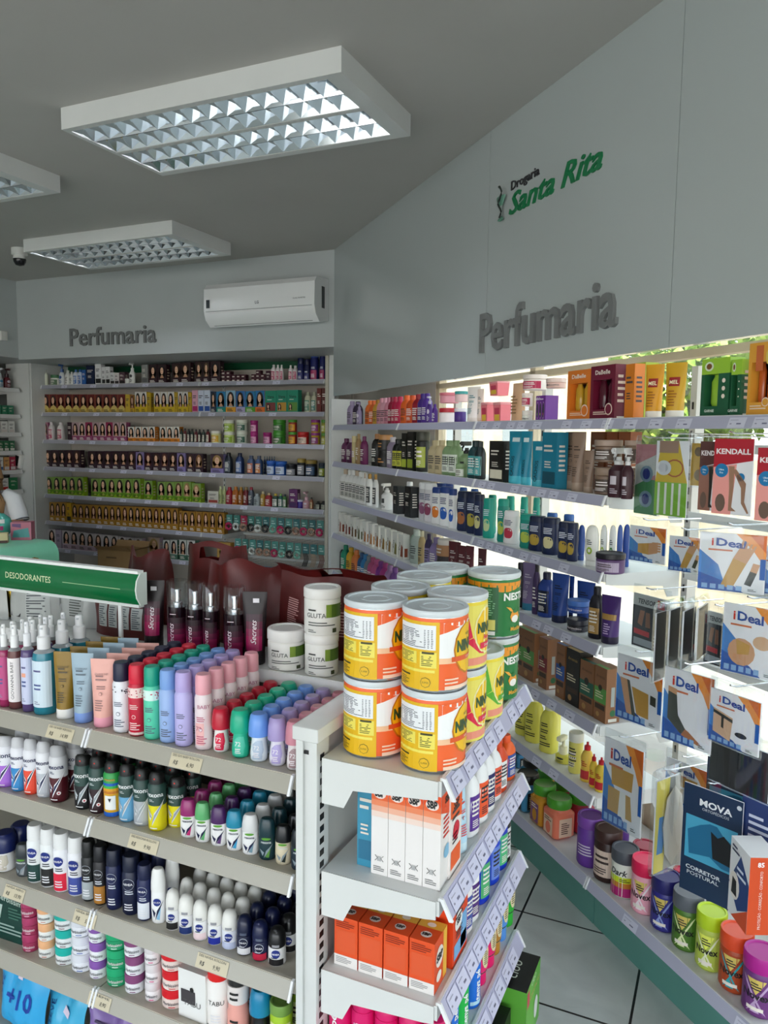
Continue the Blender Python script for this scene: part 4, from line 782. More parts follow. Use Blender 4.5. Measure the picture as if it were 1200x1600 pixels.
('carton','kraft oil carton with dark green panel',-0.45,2.8,0.74,0.084,0.193,'8a5c3a 1c5c48'),
('carton','kraft oil carton with green panel, at end',-0.392,2.741,0.74,0.068,0.197,'8a5c3a 5a9a48'),
('carton','kraft carton behind, narrow side showing',-0.332,2.823,0.74,0.054,0.159,'8a5c3a 8a5c3a'),
('carton','kraft carton behind, at shelf end',-0.287,2.865,0.74,0.046,0.153,'8a5c3a 8a5c3a'),
('oval','pale yellow shower gel bottle, nearest the tins',-0.765,3.166,0.475,0.072,0.205,'e4dc5c f0ecc0 26261e'),
('oval','pale yellow shower gel bottle, second',-0.708,3.108,0.475,0.072,0.205,'e4dc5c f0ecc0 26261e'),
('oval','pale yellow shower gel bottle, third',-0.628,3.029,0.475,0.072,0.205,'e4dc5c f0ecc0 26261e'),
('pump','small yellow pump bottle',-0.553,2.948,0.475,0.064,0.109,'e4dc5c f4f0d0 26261e'),
('jar','tall yellow jar with white lid',-0.493,2.882,0.475,0.056,0.156,'e4dc70 e6e4d8 26261e'),
('sauce','yellow lotion bottle with red cap',-0.441,2.824,0.475,0.048,0.147,'f0c850 c81c2c c83038'),
('sauce','small yellow lotion bottle with red cap',-0.41,2.783,0.475,0.031,0.122,'f0cc40 c81c2c c81c2c'),
('sauce','small yellow bottle with red cap at end',-0.38,2.761,0.475,0.043,0.123,'f0cc40 c81c2c c81c2c'),
('oval','yellow shower gel bottle in the rear row',-0.64,3.149,0.475,0.065,0.205,'e4dc5c f0ecc0 26261e'),
('square','sky blue hair cream jar with black lid',-0.726,3.103,0.178,0.098,0.156,'3a86b0 141414 1c1c1c'),
('square','amber hair cream jar with green lid',-0.634,3.009,0.178,0.095,0.168,'d09020 4a9c28 7a4a80'),
('square','coral hair cream jar with green lid',-0.56,2.94,0.178,0.102,0.158,'e87a5c 4a9c28 e8c4a8'),
('jar','violet cream jar with violet lid',-0.413,2.79,0.178,0.098,0.186,'6a3a9c 8048a8'),
('jar','dark brown cream jar',-0.34,2.72,0.178,0.098,0.185,'341c18 3a201c e0c8b8'),
('jarc','white jar, magenta and lime label, grey lid',-0.272,2.65,0.178,0.094,0.163,'e4e4d8 4c5058 b01870 c8d820'),
('jarx','pink cream jar with crimson lid',-0.198,2.582,0.178,0.092,0.177,'f0a8b8 e01850 f8e8ec 2a1a20'),
('jarx','indigo cream jar with navy lid',-0.129,2.516,0.178,0.092,0.173,'2c2884 201c64 8c9cd8 0c0c1c'),
('jarx','olive cream jar with grey lid',-0.059,2.446,0.178,0.091,0.177,'4c7824 5c6068 e0e8b0 0c0c0c'),
('jarx','lime cream jar with lime lid',0.01,2.379,0.178,0.087,0.173,'b8c850 b8d41c e8ecc8 141414'),
('jarx','teal and orange cream jar with orange lid',0.078,2.313,0.178,0.091,0.172,'b0441c e0481c 2aa0a8 141414'),
('jarx','plum cream jar with magenta lid',0.142,2.243,0.178,0.098,0.172,'6c3478 b0148c c0a0c8 141414'),
('square','black-lidded cream jar behind the tins',-0.859,3.497,0.178,0.069,0.092,'3a86b0 141414 1c1c1c'),
('square','black-lidded cream jar in the rear row',-0.757,3.31,0.178,0.088,0.127,'3a86b0 141414 1c1c1c'),
('square','green-lidded amber jar in the rear row',-0.669,3.222,0.178,0.089,0.132,'d09020 4a9c28 7a4a80'),
('square','green-lidded crimson jar in the rear row',-0.577,3.13,0.178,0.088,0.141,'b02038 4a9c28 e8c4a8'),
('square','green-lidded crimson jar behind the coral one',-0.491,3.021,0.178,0.095,0.154,'b8283c 4a9c28 e8c4a8'),
('jar','violet cream jar in the rear row',-0.335,2.908,0.178,0.096,0.152,'6a3a9c 8048a8'),
('jar','crimson-lidded jar in the rear row',-0.219,2.788,0.178,0.089,0.118,'70142c a01838'),
('jar','crimson-lidded jar behind the indigo one',-0.094,2.645,0.178,0.045,0.133,'c01844 c01844'),
('jar','bronze-lidded jar behind the lime one',0.023,2.528,0.178,0.064,0.136,'3a2814 6c5028'),
]
# A1
A1 = [
('spray','plum body mist bottle',-1.72,1.355,1.042,0.041,0.203,'8a2a50 f0f0f0 d08aa8'),
('spray','magenta body mist bottle',-1.678,1.35,1.042,0.03,0.214,'a03060 f0f0f0 c04a84'),
('spray','body mist bottle with tall white label',-1.643,1.353,1.042,0.036,0.216,'6a4040 f4f4f4 f4eeee'),
('spray','violet body mist bottle',-1.597,1.352,1.042,0.033,0.229,'5a4878 e8e8ec ccd0ea'),
('spray','turquoise body mist bottle',-1.552,1.363,1.042,0.056,0.224,'2a8094 e8e8ea d4e4f0'),
('tube','gold body lotion tube',-1.48,1.36,1.042,0.049,0.165,'8c6c14 f2f0ec 4a3a10'),
('tube','pale blue body lotion tube',-1.42,1.36,1.042,0.05,0.169,'9cb4c4 7c9cdc 5a6a78'),
('tube','pale pink body lotion tube',-1.357,1.362,1.042,0.054,0.163,'eeb0a4 f0a4b8 98706c'),
('spraycan','white speckled deodorant can, navy cap',-1.291,1.354,1.042,0.037,0.167,'eceef4 141a38 30344c'),
('spraycan','red deodorant can with red cap',-1.244,1.354,1.042,0.038,0.168,'c81838 d81838 f4d8d4'),
('spraycan','mint green deodorant can',-1.198,1.353,1.042,0.037,0.17,'58d0ac 10a084 d8f4ec'),
('spraycan','light blue deodorant can',-1.153,1.354,1.042,0.037,0.168,'9cb8e8 7ca4e0 dce8f8'),
('spraycan','lavender deodorant can',-1.108,1.353,1.042,0.036,0.17,'c0b8ec b8a8e0 e4e0f8'),
('spraycan','white deodorant can with pink cap',-1.055,1.356,1.042,0.037,0.171,'ecdce0 eea8b4 d08090'),
('rollon','red-capped roll-on deodorant',-1.012,1.362,1.042,0.049,0.098,'f2f0ee c01030 e01848'),
('rollon','mint-capped roll-on deodorant',-0.957,1.358,1.042,0.047,0.105,'20b894 0cae88 50c8ac'),
('rollon','blue-capped roll-on deodorant',-0.909,1.358,1.042,0.046,0.104,'e4ecf4 6c9ce8 b8c8dc'),
('rollon','lavender-capped roll-on deodorant',-0.861,1.357,1.042,0.044,0.104,'e4e0ee a898cc b4a8dc'),
('rollon','pink-capped roll-on deodorant',-0.817,1.354,1.042,0.038,0.104,'e8e0e0 d08898 a88c90'),
]
# A2
A2 = [
('aerosol','white deodorant spray with violet fade',-1.697,1.36,0.823,0.051,0.135,'e8e8ee d0d0d4 b070d8'),
('aerosol','white deodorant spray with sky blue fade',-1.645,1.356,0.823,0.042,0.142,'e8e8ee d0d0d4 3a90d0'),
('aerosol','white deodorant spray with coral fade',-1.601,1.356,0.823,0.04,0.145,'e8e8ee d0d0d4 f05038'),
('aerosol','white deodorant spray with grey fade',-1.558,1.359,0.823,0.046,0.145,'e8e8ec d0d0d4 c0c4cc'),
('aerosol','white deodorant spray with dark red fade',-1.508,1.357,0.823,0.043,0.145,'d8d8dc b8b8bc 50101c'),
('aerosol','black men deodorant spray with target mark',-1.424,1.358,0.823,0.046,0.137,'24443e 101010 16181c'),
('aerosol','black men deodorant spray with pink edge',-1.376,1.356,0.823,0.043,0.141,'24443e 101010 301820'),
('aerosol','green and yellow football deodorant spray',-1.331,1.359,0.823,0.047,0.137,'2c9c48 101010 e0a820'),
('aerosol','men deodorant spray with light blue fade',-1.282,1.356,0.823,0.042,0.14,'24443e 101010 68a8d0'),
('aerosol','men deodorant spray with silver fade',-1.237,1.358,0.823,0.046,0.138,'24443e 101010 b0b4ba'),
('aerosol','men deodorant spray with yellow fade',-1.19,1.354,0.823,0.038,0.14,'24443e 101010 e4d810'),
('aerosol','second yellow-fade men deodorant spray',-1.16,1.388,0.823,0.046,0.12,'24443e 101010 e4d810'),
('rollon2','magenta-capped slim roll-on',-1.101,1.356,0.823,0.043,0.089,'f0f0f0 98246c c83078'),
('rollon2','green-capped slim roll-on',-1.058,1.352,0.823,0.035,0.092,'f0f0f0 60b070 60b070'),
('rollon2','purple-capped slim roll-on',-1.016,1.356,0.823,0.042,0.09,'f0f0f0 48205c 604078'),
('rollon2','cyan-capped slim roll-on',-0.973,1.355,0.823,0.04,0.091,'f0f0f0 1c88a8 3aa0d0'),
('rollon2','white-capped slim roll-on',-0.931,1.356,0.823,0.042,0.091,'f0f0f0 dcdcdc 80a0b0'),
('rollon2','dark teal slim roll-on',-0.887,1.355,0.823,0.041,0.092,'12343c 12343c 5a9040'),
('rollon2','black-capped cream slim roll-on',-0.845,1.354,0.823,0.038,0.086,'d8ccb0 101216 1c2824'),
('rollon2','navy and amber slim roll-on',-0.804,1.35,0.823,0.029,0.088,'182838 101820 c89420'),
]
# A3
A3 = [
('rollon','white roll-on with navy cap',-1.71,1.356,0.588,0.042,0.101,'f0f0f0 101c54 c8c0b0'),
('rollon2','grey men roll-on',-1.642,1.354,0.588,0.038,0.087,'4a5054 30363a a0a4a8'),
('spraycan','white and black spray can, mint edge',-1.594,1.353,0.588,0.037,0.152,'eef0f0 ececec 18403c'),
('spraycan','white and black spray can with shirt mark',-1.547,1.353,0.588,0.035,0.153,'eef0f0 ececec 1c1c1c'),
('spraycan','white spray can with red shield',-1.501,1.352,0.588,0.034,0.152,'f0f0f4 ececec e02040'),
('spraycan','white and blue spray can',-1.455,1.357,0.588,0.044,0.151,'f0f0f4 ececec 4050a0'),
('spraycan','black spray can with shirt mark',-1.41,1.352,0.588,0.033,0.152,'16181a 101010 a8b0b4'),
('spraycan','black spray can with amber flash',-1.371,1.352,0.588,0.034,0.149,'1c1a20 101018 b07830'),
('spraycan','navy spray can',-1.329,1.354,0.588,0.039,0.149,'16204c 0c1430 8090b0'),
('spraycan','dark navy spray can with round mark',-1.278,1.358,0.588,0.046,0.145,'101838 0c1430 8090b0'),
('spraycan','navy spray can with white stripes',-1.232,1.352,0.588,0.034,0.136,'101c50 0c1640 e0e4ec'),
('rollon2','tall white roll-on with blue disc',-1.192,1.354,0.588,0.038,0.135,'f4f4f4 f0f0ee 90c0e0'),
('dome','white dome roll-on with black base',-1.147,1.352,0.588,0.033,0.095,'f0f0f0 ecebe6 1c1c1c'),
('dome','white dome roll-on with navy circle',-1.109,1.354,0.588,0.037,0.091,'f0f0f0 ecebe6 18306c'),
('dome','white dome roll-on with red heart',-1.066,1.351,0.588,0.033,0.091,'f0f0f0 ecebe6 f0d8dc'),
('dome','white dome roll-on with blue base',-1.026,1.352,0.588,0.033,0.09,'f0f0f0 ecebe6 1c2c98'),
('dome','white dome roll-on with pale label',-0.987,1.355,0.588,0.04,0.087,'e8eaf4 ecebe6 c0c8e4'),
('dome','navy dome roll-on with white stripes',-0.946,1.353,0.588,0.036,0.087,'0e1638 0e1638 e0e0e4'),
('dome','navy dome roll-on with red writing',-0.904,1.353,0.588,0.036,0.086,'0e1640 0e1640 c02040'),
('dome','white dome roll-on with black cap and label',-0.862,1.355,0.588,0.04,0.082,'e8e8e8 141416 18181a'),
]
# A4
A4 = [
('jar','burgundy cream jar',-1.627,1.358,0.386,0.046,0.047,'a03058 b03c68 f0c8d8'),
('jar','peach-lidded cream jar',-1.569,1.358,0.386,0.045,0.047,'f0f0ec f4b888 c87860'),
('jar','teal-lidded cream jar',-1.507,1.363,0.386,0.055,0.047,'e8ecec 14b0a4 601c30'),
('jar','white cream jar with blue writing',-1.449,1.363,0.386,0.056,0.047,'eceef4 dcdee6 4060b0'),
('jar','lilac-lidded cream jar',-1.392,1.358,0.386,0.045,0.047,'f0f0f4 8c5ab0 8a5ca0'),
('jar','green cream jar',-1.332,1.362,0.386,0.055,0.047,'1c9c68 18a870 e8f4ec'),
('jar','mauve-lidded cream jar',-1.275,1.36,0.386,0.05,0.047,'f0f0f4 884878 884878'),
('jar','white cream jar with pink writing',-1.214,1.355,0.386,0.04,0.047,'f0ecee e0dadd e04888'),
('jar','red-lidded white jar',-1.158,1.365,0.386,0.06,0.047,'f0dcd4 d81020 d04040'),
('box','white perfume carton with small black oval',-1.082,1.335,0.386,0.078,0.12,'ecebe8 ececea'),
('spraycan','white spray can with red cap',-1.026,1.362,0.386,0.054,0.15,'f4f0ec e01818 202020'),
('jarstack','pink and white talc bottle',-0.97,1.36,0.386,0.05,0.14,'f0a89c e8e0dc 202020'),
('rollon','cyan-capped bottle with black label',-0.91,1.361,0.386,0.052,0.12,'101418 1084b0 101418'),
('jar','lime-lidded cream bottle',-0.855,1.361,0.386,0.052,0.11,'a8cc28 78a048 e0e8a0'),
]
# rear
REAR_ITEMS = [
('tube','black and magenta lotion tube by the sign',-1.451,1.649,1.15,0.059,0.189,'16060e 0c0408 a01050'),
('mist','black and magenta mist bottle, first in row',-1.366,1.649,1.15,0.059,0.198,'18040e 0c0408 c01060'),
('mist','black and magenta mist bottle, second in row',-1.305,1.647,1.15,0.054,0.198,'18040e 0c0408 c01060'),
('mist','black and magenta mist bottle, third in row',-1.25,1.643,1.15,0.046,0.199,'18040e 0c0408 c01060'),
('mist','black and magenta mist bottle, fourth in row',-1.178,1.65,1.15,0.06,0.198,'18040e 0c0408 c01060'),
('tube','black and magenta lotion tube by white jar',-1.115,1.65,1.15,0.059,0.189,'16060e 0c0408 a01050'),
('jar','single white supplement jar with green label',-1.025,1.66,1.15,0.1,0.104,'ecebe6 f0efec 5c7c28'),
('jar','white supplement jar at the stack bottom',-0.919,1.654,1.15,0.087,0.105,'ecebe6 f0efec 5c7c28'),
('jar','white supplement jar at the stack top',-0.919,1.657,1.255,0.094,0.116,'ecebe6 f0efec 5c7c28'),
]
# end
END_ITEMS = [
('box','orange and white repellent carton',-0.478,1.425,0.86,0.069,0.179,'f0e8e4 f06020'),
('tube','pale blue repellent tube',-0.504,1.508,0.86,0.052,0.15,'b8dcf0 d0e8f4 e04040'),
('oval','white repellent bottle, violet label, orange base',-0.504,1.582,0.86,0.052,0.159,'f4f4f4 f0f0f0 582c90'),
('oval','white repellent bottle with orange label',-0.504,1.65,0.86,0.052,0.164,'f4f4f4 f0f0f0 f05828'),
('oval','white repellent bottle with navy label',-0.504,1.705,0.86,0.052,0.157,'f4f4f4 f0f0f0 1c2460'),
('oval','white repellent bottle with coral label',-0.504,1.766,0.86,0.05,0.144,'f4f4f4 f0f0f0 f06040'),
('oval','slim orange repellent bottle',-0.504,1.816,0.86,0.05,0.135,'e04818 e04818 f4f4f4'),
('oval','wide orange repellent bottle',-0.504,1.894,0.86,0.052,0.116,'f4641c f0581c 3050a0'),
('box','tall red-orange carton with blue panel',-0.478,1.469,0.645,0.093,0.15,'e84818 78b0e0'),
('oval','white mouthwash bottle',-0.504,1.553,0.645,0.049,0.146,'f0ecec f4f4f4 4050a0'),
('oval','white and violet bottle',-0.504,1.602,0.645,0.049,0.153,'f4f4f4 f0f0f0 502878'),
('oval','cobalt blue bottle with green label',-0.504,1.681,0.645,0.052,0.165,'1438c8 1438c8 50b070'),
('oval','cobalt blue flat bottle',-0.504,1.767,0.645,0.052,0.161,'1440cc 1440cc 6c8ce0'),
('oval','cobalt blue bottle with green oval',-0.504,1.838,0.645,0.052,0.156,'1438c0 1438c0 50c080'),
('oval','slim black bottle with white writing',-0.504,1.868,0.645,0.052,0.158,'141414 141414 e8e8e8'),
('talc','blue foot powder can, half hidden',-0.504,1.467,0.42,0.052,0.164,'1070e0 1070e0 f4f4f4'),
('talc','green foot powder can',-0.504,1.537,0.42,0.052,0.145,'14c048 d03040 f4f4f4'),
('talc','blue foot powder can with domed cap',-0.504,1.626,0.42,0.052,0.144,'1070e0 2a84e8 f4f4f4'),
('capdown','hot pink shampoo, cream oval label',-0.504,1.701,0.42,0.052,0.13,'f01870 304838 e8dcb0'),
('capdown','second hot pink shampoo, cream oval label',-0.504,1.771,0.42,0.052,0.128,'f01870 304838 e8dcb0'),
('capdown','amber shampoo with cream oval label',-0.504,1.824,0.42,0.052,0.139,'c08830 304838 e8dcb0'),
('capdown','blue shampoo with cream oval label',-0.504,1.884,0.42,0.052,0.148,'5898e8 304838 e8dcb0'),
('capdown','green shampoo with cream oval label',-0.504,1.951,0.42,0.052,0.155,'30b838 304838 e8dcb0'),
]
# back
BACK_ITEMS = [
('pump','white lotion pump with green label',-6.188,5.562,2.18,0.064,0.206,'d8dcc8 a8b890 4a7048'),
('jar','low white jar with green lid',-6.069,5.58,2.18,0.1,0.105,'e8e8e0 3c7048 4a7048'),
('pump','white lotion pump with blue label',-5.966,5.562,2.18,0.064,0.204,'dce0e4 3860a0 3860a0'),
('oval','slim white tube bottle',-5.887,5.558,2.18,0.055,0.145,'e0e0dc e0e0dc'),
('oval','small white bottle',-5.83,5.555,2.18,0.049,0.129,'e0e0dc d8d8d4'),
('oval','white bottle with blue base',-5.778,5.556,2.18,0.053,0.15,'d8dce4 4878b8 4878b8'),
('oval','white and blue bottle',-5.723,5.554,2.18,0.049,0.149,'c8d4e4 3060a8 3060a8'),
('box','slim blue carton',-5.656,5.53,2.18,0.047,0.142,'2c60a8 2c60a8'),
('box','navy carton',-5.573,5.53,2.18,0.098,0.18,'0e1c3c 0e1c3c'),
('box','white and black carton',-5.474,5.53,2.18,0.075,0.191,'e0e0e0 202020'),
('box','white serum carton',-5.408,5.53,2.18,0.045,0.161,'dcdcdc 303030'),
('box','white serum carton with dark top',-5.356,5.53,2.18,0.051,0.165,'d8d8d8 202020'),
('box','small white carton, dark top',-5.301,5.53,2.18,0.051,0.111,'d8d8d8 282020'),
('box','small white and pink carton',-5.248,5.53,2.18,0.052,0.106,'d8d0d0 282020'),
('box','small dark carton',-5.185,5.53,2.18,0.065,0.112,'584048 282020'),
('jar','tiny white jar',-5.142,5.555,2.18,0.047,0.051,'e0e0dc e0e0dc'),
('pump','large white cleanser pump bottle',-5.088,5.562,2.18,0.061,0.192,'e8e8e4 e8e8e4 404040'),
('box','narrow grey carton',-4.917,5.53,2.18,0.071,0.171,'8a8a88 606060'),
('hair','dark hair colour kit',-4.82,5.53,2.18,0.098,0.171,'2a1418 2e0e1c 1a1014'),
('hair','dark hair colour kit',-4.718,5.53,2.18,0.098,0.168,'2a1418 2e0e1c 1a1014'),
('hair','dark hair colour kit',-4.555,5.53,2.18,0.1,0.175,'2a1418 2e0e1c 3a2418'),
('hair','dark hair colour kit',-4.457,5.53,2.18,0.112,0.18,'2a1418 2e0e1c 3a2418'),
('hair','dark hair colour kit',-4.308,5.53,2.18,0.081,0.183,'2a1418 2e0e1c 3c2c1c'),
('hair','dark hair colour kit',-4.23,5.53,2.18,0.07,0.18,'2a1418 2e0e1c 5a4830'),
('hair','dark hair colour kit',-4.133,5.53,2.18,0.104,0.18,'2a1418 2e0e1c 1a1014'),
('box','small maroon tint carton, bottom layer',-4.045,5.53,2.18,0.047,0.03,'401020 e0d8d8'),
('box','small maroon tint carton, middle layer',-4.044,5.53,2.211,0.047,0.03,'401020 e0d8d8'),
('box','small maroon tint carton, top layer',-4.044,5.53,2.242,0.047,0.03,'401020 e0d8d8'),
('box','small maroon tint carton, bottom layer',-3.995,5.53,2.18,0.047,0.03,'401020 e0d8d8'),
('box','small maroon tint carton, middle layer',-3.994,5.53,2.211,0.047,0.03,'401020 e0d8d8'),
('box','small maroon tint carton, top layer',-3.994,5.53,2.242,0.047,0.03,'401020 e0d8d8'),
('box','small maroon tint carton, bottom layer',-3.939,5.53,2.18,0.046,0.03,'401020 e0d8d8'),
('box','small maroon tint carton, middle layer',-3.939,5.53,2.211,0.046,0.03,'401020 e0d8d8'),
('box','small maroon tint carton, bottom layer',-3.89,5.53,2.18,0.046,0.03,'401020 e0d8d8'),
('box','small maroon tint carton, middle layer',-3.89,5.53,2.211,0.046,0.03,'401020 e0d8d8'),
('box','small maroon tint carton, bottom layer',-3.841,5.53,2.18,0.046,0.03,'401020 e0d8d8'),
('box','small maroon tint carton, middle layer',-3.841,5.53,2.211,0.046,0.03,'401020 e0d8d8'),
('box','small maroon tint carton, bottom layer',-3.741,5.53,2.18,0.045,0.03,'401020 e0d8d8'),
('box','small maroon tint carton, middle layer',-3.741,5.53,2.211,0.045,0.03,'401020 e0d8d8'),
('box','small maroon tint carton, bottom layer',-3.693,5.53,2.18,0.045,0.03,'401020 e0d8d8'),
('box','small maroon tint carton, middle layer',-3.693,5.53,2.211,0.045,0.03,'401020 e0d8d8'),
('box','small maroon tint carton, top layer',-3.693,5.53,2.242,0.045,0.03,'401020 e0d8d8'),
('box','small maroon tint carton, bottom layer',-3.645,5.53,2.18,0.045,0.03,'401020 e0d8d8'),
('box','small maroon tint carton, middle layer',-3.645,5.53,2.211,0.045,0.03,'401020 e0d8d8'),
('box','maroon carton standing at the stack end',-3.593,5.53,2.18,0.047,0.086,'3a1024 3a1024'),
('oval','small white bottle with pink label',-3.552,5.552,2.18,0.045,0.137,'e4dede e4dede b04068'),
('oval','small white bottle with pink label',-3.508,5.547,2.18,0.035,0.135,'e4dede e4dede b04068'),
('oval','small white bottle with pink label',-3.471,5.547,2.18,0.033,0.134,'e4dede e4dede b04068'),
('oval','white bottle with pink label, apart',-3.385,5.549,2.18,0.038,0.128,'e4dede e4dede b04068'),
('oval','second white bottle apart',-3.343,5.552,2.18,0.043,0.124,'d4cece d4cece b04068'),
('spraycan','navy hairspray can',-3.293,5.56,2.18,0.058,0.184,'141c54 101848 282c70'),
('spraycan','dark navy hairspray can',-3.231,5.558,2.18,0.056,0.173,'101440 101038 282c70'),
('spraycan','tall navy hairspray can',-3.167,5.566,2.18,0.072,0.25,'141c5c 3050a0 a03060'),
('spraycan','tall navy hairspray can',-3.086,5.556,2.18,0.053,0.249,'141c5c 101c50 a03060'),
('hair','gold hair colour box',-6.161,5.53,1.918,0.098,0.18,'6a2020 c0a048 24100c'),
('hair','gold hair colour box',-6.059,5.53,1.918,0.097,0.179,'6a2020 c0a048 30201c'),
('hair','gold hair colour box',-5.959,5.53,1.918,0.096,0.178,'6a2020 c0a048 5a1c14'),
('hair','gold hair colour box',-5.86,5.53,1.918,0.095,0.177,'6a2020 c0a048 1c1210'),
('hair','gold hair colour box',-5.762,5.53,1.918,0.094,0.176,'6a2020 c0a048 24100c'),
('hair','gold hair colour box',-5.665,5.53,1.918,0.093,0.175,'6a2020 c0a048 30201c'),
('hair','gold hair colour box',-5.569,5.53,1.918,0.092,0.174,'6a2020 c0a048 5a1c14'),
('hair','gold hair colour box',-5.474,5.53,1.918,0.091,0.173,'6a2020 c0a048 1c1210'),
('hair','gold hair colour box',-5.38,5.53,1.918,0.09,0.172,'6a2020 c0a048 24100c'),
('hair','gold hair colour box',-5.287,5.53,1.918,0.089,0.171,'6a2020 c0a048 30201c'),
('hair','gold hair colour box',-5.196,5.53,1.918,0.088,0.17,'6a2020 c0a048 5a1c14'),
('box','plain yellow carton side',-5.124,5.53,1.918,0.05,0.169,'c8a838 c8a838'),
('hair','narrow gold hair colour box',-5.07,5.53,1.918,0.049,0.164,'8a5a30 c8a030 4a2c18'),
('hair','white and yellow hair colour box',-5.002,5.53,1.918,0.068,0.19,'d8d4d0 d0b020 1c1412'),
('hair','white and yellow hair colour box',-4.933,5.53,1.918,0.067,0.189,'d8d4d0 d0b020 1c1412'),
('box','mustard carton side',-4.873,5.53,1.918,0.045,0.181,'b89820 b89820'),
('hair','white and yellow hair colour box',-4.777,5.53,1.918,0.073,0.187,'d8d4d0 d0b020 30141c'),
('hair','white and yellow hair colour box',-4.701,5.53,1.918,0.075,0.186,'d8d4d0 d0b020 2c1410'),
('hair','white and yellow hair colour box',-4.622,5.53,1.918,0.076,0.185,'d8d4d0 d0b020 1c1412'),
('box','mustard carton side',-4.565,5.53,1.918,0.032,0.178,'b89820 b89820'),
('hair','white and yellow hair colour box',-4.515,5.53,1.918,0.053,0.184,'d8d4d0 d0b020 1c1412'),
('hair','white and yellow hair colour box',-4.459,5.53,1.918,0.055,0.183,'d8d4d0 d0b020 1c1412'),
('box','mustard carton side',-4.41,5.53,1.918,0.035,0.176,'b89820 b89820'),
('box','pink and white bleach carton',-4.355,5.53,1.918,0.062,0.197,'d8a0b4 b02868'),
('box','blue and white bleach carton',-4.291,5.53,1.918,0.06,0.196,'c8d0e0 2850a0'),
('box','second blue and white bleach carton',-4.224,5.53,1.918,0.064,0.196,'c8d0e0 2850a0'),
('hair','dark blue hair colour box',-4.157,5.53,1.918,0.056,0.184,'203048 203048 1c1410'),
('hair','blue hair colour box with teal band',-4.077,5.53,1.918,0.096,0.183,'2878a8 188a78 1c1008'),
('hair','blue hair colour box with yellow band',-3.976,5.53,1.918,0.1,0.189,'8ab0c8 e0a028 241410'),
('hair','blue hair colour box with lilac band',-3.875,5.53,1.918,0.091,0.184,'2868a8 b0a8cc 1c1008'),
('hair','blue hair colour box with green band',-3.775,5.53,1.918,0.097,0.182,'2878a8 58a028 1c1008'),
('hair','blue hair colour box with orange band',-3.676,5.53,1.918,0.094,0.185,'2470a8 e07020 1c1008'),
('carton','green henna carton with brown swatch',-3.57,5.53,1.918,0.111,0.184,'148468 7a3030'),
('carton','green henna carton with amber swatch',-3.461,5.53,1.918,0.102,0.186,'148468 b88a30'),
('carton','green henna carton with green swatch',-3.355,5.53,1.918,0.104,0.187,'148468 5a8a38'),
('oval','cream bottle with green label',-3.225,5.558,1.918,0.057,0.169,'b8b8a0 a8a890 488068'),
('oval','cream bottle with teal label',-3.166,5.557,1.918,0.053,0.168,'b8b8a0 a8a890 307068'),
('box','red-brown carton',-3.106,5.53,1.918,0.039,0.198,'64180c 64180c'),
('box','dark red carton',-3.059,5.53,1.918,0.043,0.198,'50140c 50140c'),
('hair','mauve hair colour box',-6.174,5.53,1.654,0.065,0.172,'b08090 8a4868 2c1410'),
('oval','white bottle with pink stripes',-6.128,5.564,1.654,0.068,0.176,'e0d8d8 e0d8d8 b84868'),
('oval','second white bottle with pink stripes',-6.004,5.566,1.654,0.072,0.174,'e0d8d8 e0d8d8 b84868'),
('box','dark plum carton',-5.856,5.53,1.654,0.054,0.174,'2c1020 2c1020'),
('hair','mauve hair colour box',-5.782,5.53,1.654,0.085,0.174,'b89aa0 984870 301814'),
('hair','mauve hair colour box',-5.695,5.53,1.654,0.084,0.174,'c8b0b0 984870 241010'),
('hair','mauve hair colour box',-5.608,5.53,1.654,0.083,0.175,'982850 984870 2a0c10'),
('hair','mauve hair colour box',-5.522,5.53,1.654,0.082,0.175,'b89aa0 984870 301814'),
('hair','mauve hair colour box',-5.437,5.53,1.654,0.082,0.176,'c8b0b0 984870 241010'),
('hair','mauve hair colour box',-5.353,5.53,1.654,0.081,0.176,'982850 984870 2a0c10'),
('hair','mauve hair colour box',-5.27,5.53,1.654,0.08,0.176,'b89aa0 984870 301814'),
('hair','mauve hair colour box',-5.187,5.53,1.654,0.079,0.177,'c8b0b0 984870 241010'),
('hair','orange-banded hair colour box',-5.088,5.53,1.654,0.075,0.136,'e0dcd4 d88018 100c0a'),
('hair','orange-banded hair colour box',-5.006,5.53,1.654,0.074,0.137,'e0dcd4 d88018 100c0a'),
('hair','orange-banded hair colour box',-4.925,5.53,1.654,0.073,0.137,'e0dcd4 d88018 100c0a'),
('hair','orange-banded hair colour box',-4.847,5.53,1.654,0.072,0.138,'e0dcd4 d88018 100c0a'),
('hair','orange-banded hair colour box',-4.718,5.53,1.654,0.071,0.138,'e0dcd4 d88018 100c0a'),
('hair','orange-banded hair colour box',-4.641,5.53,1.654,0.071,0.139,'e0dcd4 d88018 100c0a'),
('hair','orange-banded hair colour box',-4.567,5.53,1.654,0.07,0.14,'e0dcd4 d88018 100c0a'),
('oval','small dark oil bottle',-4.525,5.547,1.654,0.034,0.123,'2c3c34 141010 d0c8b8'),
('oval','small dark oil bottle',-4.479,5.544,1.654,0.029,0.126,'5a1018 141010 d0c8b8'),
('oval','small dark oil bottle',-4.439,5.544,1.654,0.029,0.121,'181818 141010 d0c8b8'),
('oval','small dark oil bottle',-4.4,5.544,1.654,0.029,0.121,'2c3c34 141010 d0c8b8'),
('oval','small dark oil bottle',-4.359,5.544,1.654,0.029,0.119,'5a1018 141010 d0c8b8'),
('oval','small dark oil bottle',-4.319,5.544,1.654,0.029,0.119,'181818 141010 d0c8b8'),
('oval','small dark oil bottle',-4.278,5.546,1.654,0.031,0.117,'2c3c34 141010 d0c8b8'),
('oval','small dark oil bottle',-4.232,5.548,1.654,0.036,0.12,'5a1018 141010 d0c8b8'),
